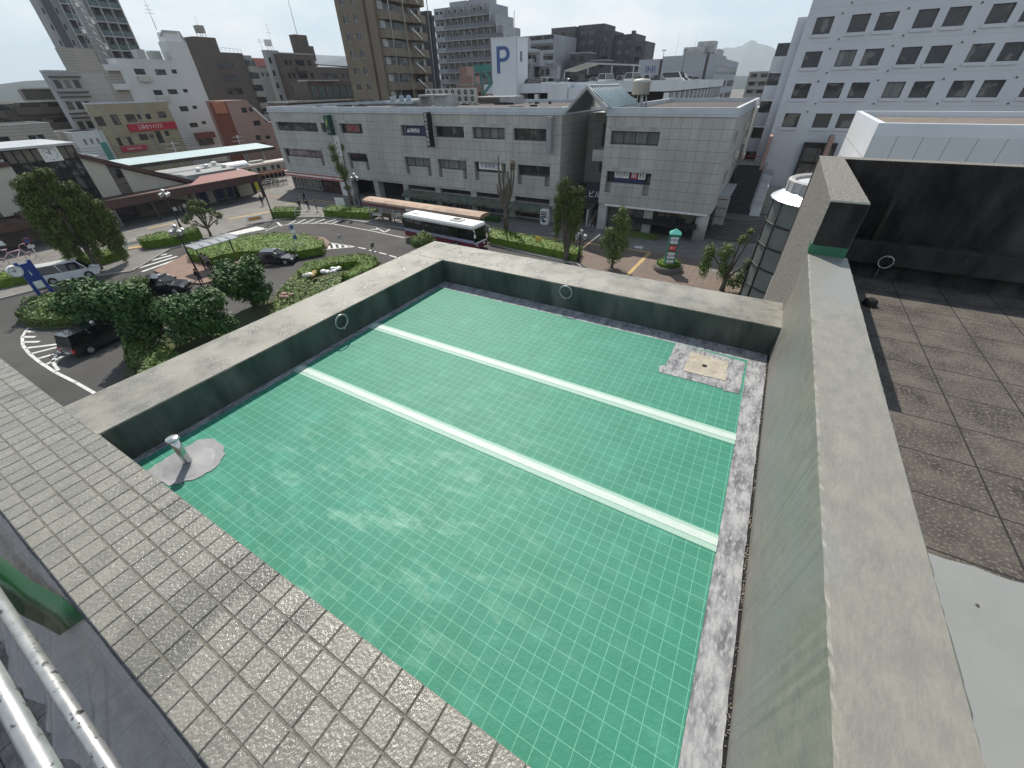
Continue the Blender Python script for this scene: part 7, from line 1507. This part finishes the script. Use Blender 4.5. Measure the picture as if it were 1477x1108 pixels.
# bicycles by the railway fence
def bicycle(first=[None]):
    e = empty('bicycle', 'silver bicycle in the packed row beside the railway fence', 'bicycle', (0, 0, 0), group='bicycles parked beside the railway')
    for x in (-.5, .55): mb = MB(); mb.tube([(x+math.cos(t*math.pi/7)*.33, 0, .35+math.sin(t*math.pi/7)*.33) for t in range(14)], .022, 4, closed=True); mb.build('wheel', TY, e)
    mb = MB(); mb.tube([(-.5, 0, .35), (-.1, 0, .32), (.35, 0, .78), (.55, 0, .35)], .022, 5); mb.tube([(-.1, 0, .32), (-.22, 0, .85)], .022, 5); mb.tube([(-.5, 0, .35), (-.2, 0, .75), (.35, 0, .82)], .018, 5); mb.build('frame', M['framel'], e)
    mb = MB(); mb.box(-.36, -.1, -.07, .07, .85, .92); mb.build('saddle', M['blk'], e); mb = MB(); mb.tube([(.25, -.25, 1.0), (.38, 0, 1.0), (.25, .25, 1.0)], .02, 5); mb.build('handlebar', M['framel'], e)
    mb = MB(); mb.box(.45, .8, -.17, .17, .72, .95); mb.build('basket', M['frame'], e)
    return e
bc = bicycle(); r6 = random.Random(6)
for k in range(34): place(bc, USED, (-86.4-(k % 3)*1.9, 48.2+(k//3)*.62+r6.uniform(-.1, .1), ZS+K), r6.uniform(-.25, .25))
rf = empty('railway_fence', 'pale fence with a yellow banner between the bicycles and the train', 'fence'); mb = MB(); mb.box(-94.5, -94.4, 46, 66, ZS, ZS+.2)
for k in range(21): mb.box(-94.5, -94.4, 46+k, 46.08+k, ZS, ZS+1.6)
mb.box(-94.5, -94.4, 46, 66, ZS+1.5, ZS+1.6); mb.build('fence_frame', M['framel'], rf); mb = MB(); mb.box(-85.0, -84.9, 47.6, 49.2, ZS+.3, ZS+1.9); mb.build('yellow_banner', mat('yellow_banner', (.55, .50, .05), .6), rf)
# chimney-like trackside clutter: catenary poles
cp = empty('catenary_pole', 'grey railway catenary pole with crossarms by the platform roof', 'pole', (0, 0, 0), group='catenary poles along the railway'); mb = MB(); mb.cyl((0, 0, 0), (0, 0, 7.6), .14, 8); mb.build('mast', M['framel'], cp)
mb = MB(); mb.box(-.08, .08, -1.6, 1.6, 6.4, 6.5); mb.box(-.08, .08, -1.1, 1.1, 7.2, 7.3); mb.build('crossarm', M['framel'], cp)
for (x, y) in ((-110, 22), (-110, 30), (-98.5, 66.5), (-110, 48), (-110, 62)): place(cp, USED, (x, y, ZS))
def wires(): 
    mb = MB()
    for z, dx in ((-6.7, 0), (-6.3, .4), (-5.9, -.5), (-5.4, .2)):
        for (a, b) in ((10, 30), (30, 48), (48, 70)): mb.tube([(-110+dx, a+(b-a)*t/6, z-.35*math.sin(math.pi*t/6)) for t in range(7)], .035, 4)
    return tag(mb.build('overhead_wires', M['blk']), 'thin overhead railway wires strung in front of the beige office', 'wires')
wires()

# ================================================================== HAZE
hm = bpy.data.materials.new('haze_air'); hm.use_nodes = True; hn = hm.node_tree; hn.nodes.clear()
ho_ = hn.nodes.new('ShaderNodeOutputMaterial'); hv = hn.nodes.new('ShaderNodeVolumePrincipled'); hv.inputs['Color'].default_value = (.80, .89, 1.0, 1); hv.inputs['Density'].default_value = .00012; hv.inputs['Anisotropy'].default_value = .1
hn.links.new(hv.outputs[0], ho_.inputs['Volume'])
mb = MB(); mb.box(-9100, 9100, -9100, 9100, ZS-3.2, 420); tag(mb.build('haze', hm), kind='stuff')
# ================================================================== split repeated pieces into parts of their own
SPLIT = set('window_post cream_wall brown_panel upper_panel stripe_window lintel column stair_balcony stair_opening canopy_post post roof_edge balcony balcony_slab party_wall downpipe drainpipe window_sill vent_hood entrance_panel storey stripe roof wall ventilator deck deck_parapet green_mesh dark_joint roof_house wall_equipment display leg sun_louvre dish partition balcony_recess shop_window roof_unit penthouse upper_storey balcony_edge wing stair_core shadow_window slit_window water_tank verge pillar fascia front_trim shutter soffit_band stair_flank joint dark_sign_bridge stall_riser canopy window_row gable_frame glass_roof pink_fin panel rail notice eye_bolt'.split())
def components(me):
    par = list(range(len(me.vertices)))
    def f(i):
        while par[i] != i: par[i] = par[par[i]]; i = par[i]
        return i
    key = {}
    for v in me.vertices:
        k = (round(v.co.x, 2), round(v.co.y, 2), round(v.co.z, 2))
        if k in key: par[f(v.index)] = f(key[k])
        else: key[k] = v.index
    for e in me.edges: par[f(e.vertices[0])] = f(e.vertices[1])
    # boxes that touch or overlap belong together
    comp = {}
    for v in me.vertices: comp.setdefault(f(v.index), []).append(v.co)
    bb = {k: ([min(c[i] for c in cs) for i in range(3)], [max(c[i] for c in cs) for i in range(3)]) for k, cs in comp.items()}
    ks = list(bb)
    if len(ks) < 400:
        for i, a in enumerate(ks):
            for b in ks[i+1:]:
                if all(bb[a][0][q]-.03 <= bb[b][1][q] and bb[b][0][q]-.03 <= bb[a][1][q] for q in range(3)): par[f(a)] = f(b)
    return [f(i) for i in range(len(me.vertices))]
def split(o):
    me = o.data; root = components(me); ids = sorted(set(root))
    if not 1 < len(ids) <= 90: return
    for n, r_ in enumerate(ids):
        mb = MB(); idx = {}
        for i, v in enumerate(me.vertices):
            if root[i] == r_: idx[i] = len(mb.v); mb.v.append(tuple(v.co))
        for p in me.polygons:
            if p.vertices[0] in idx: mb.f.append([idx[q] for q in p.vertices]); mb.m.append(p.material_index); mb.sm.append(p.use_smooth)
        c = mb.build(o.name.split('.')[0], list(me.materials), o.parent); c.matrix_local = o.matrix_local.copy()
    bpy.data.objects.remove(o)
for o in [o for o in bpy.data.objects if o.type == 'MESH' and o.parent and not o.children and o.data.users == 1 and o.name.split('.')[0] in SPLIT]:
    if o.name.split('.')[0] == 'wall' and len(o.data.polygons) > 400: continue
    split(o)
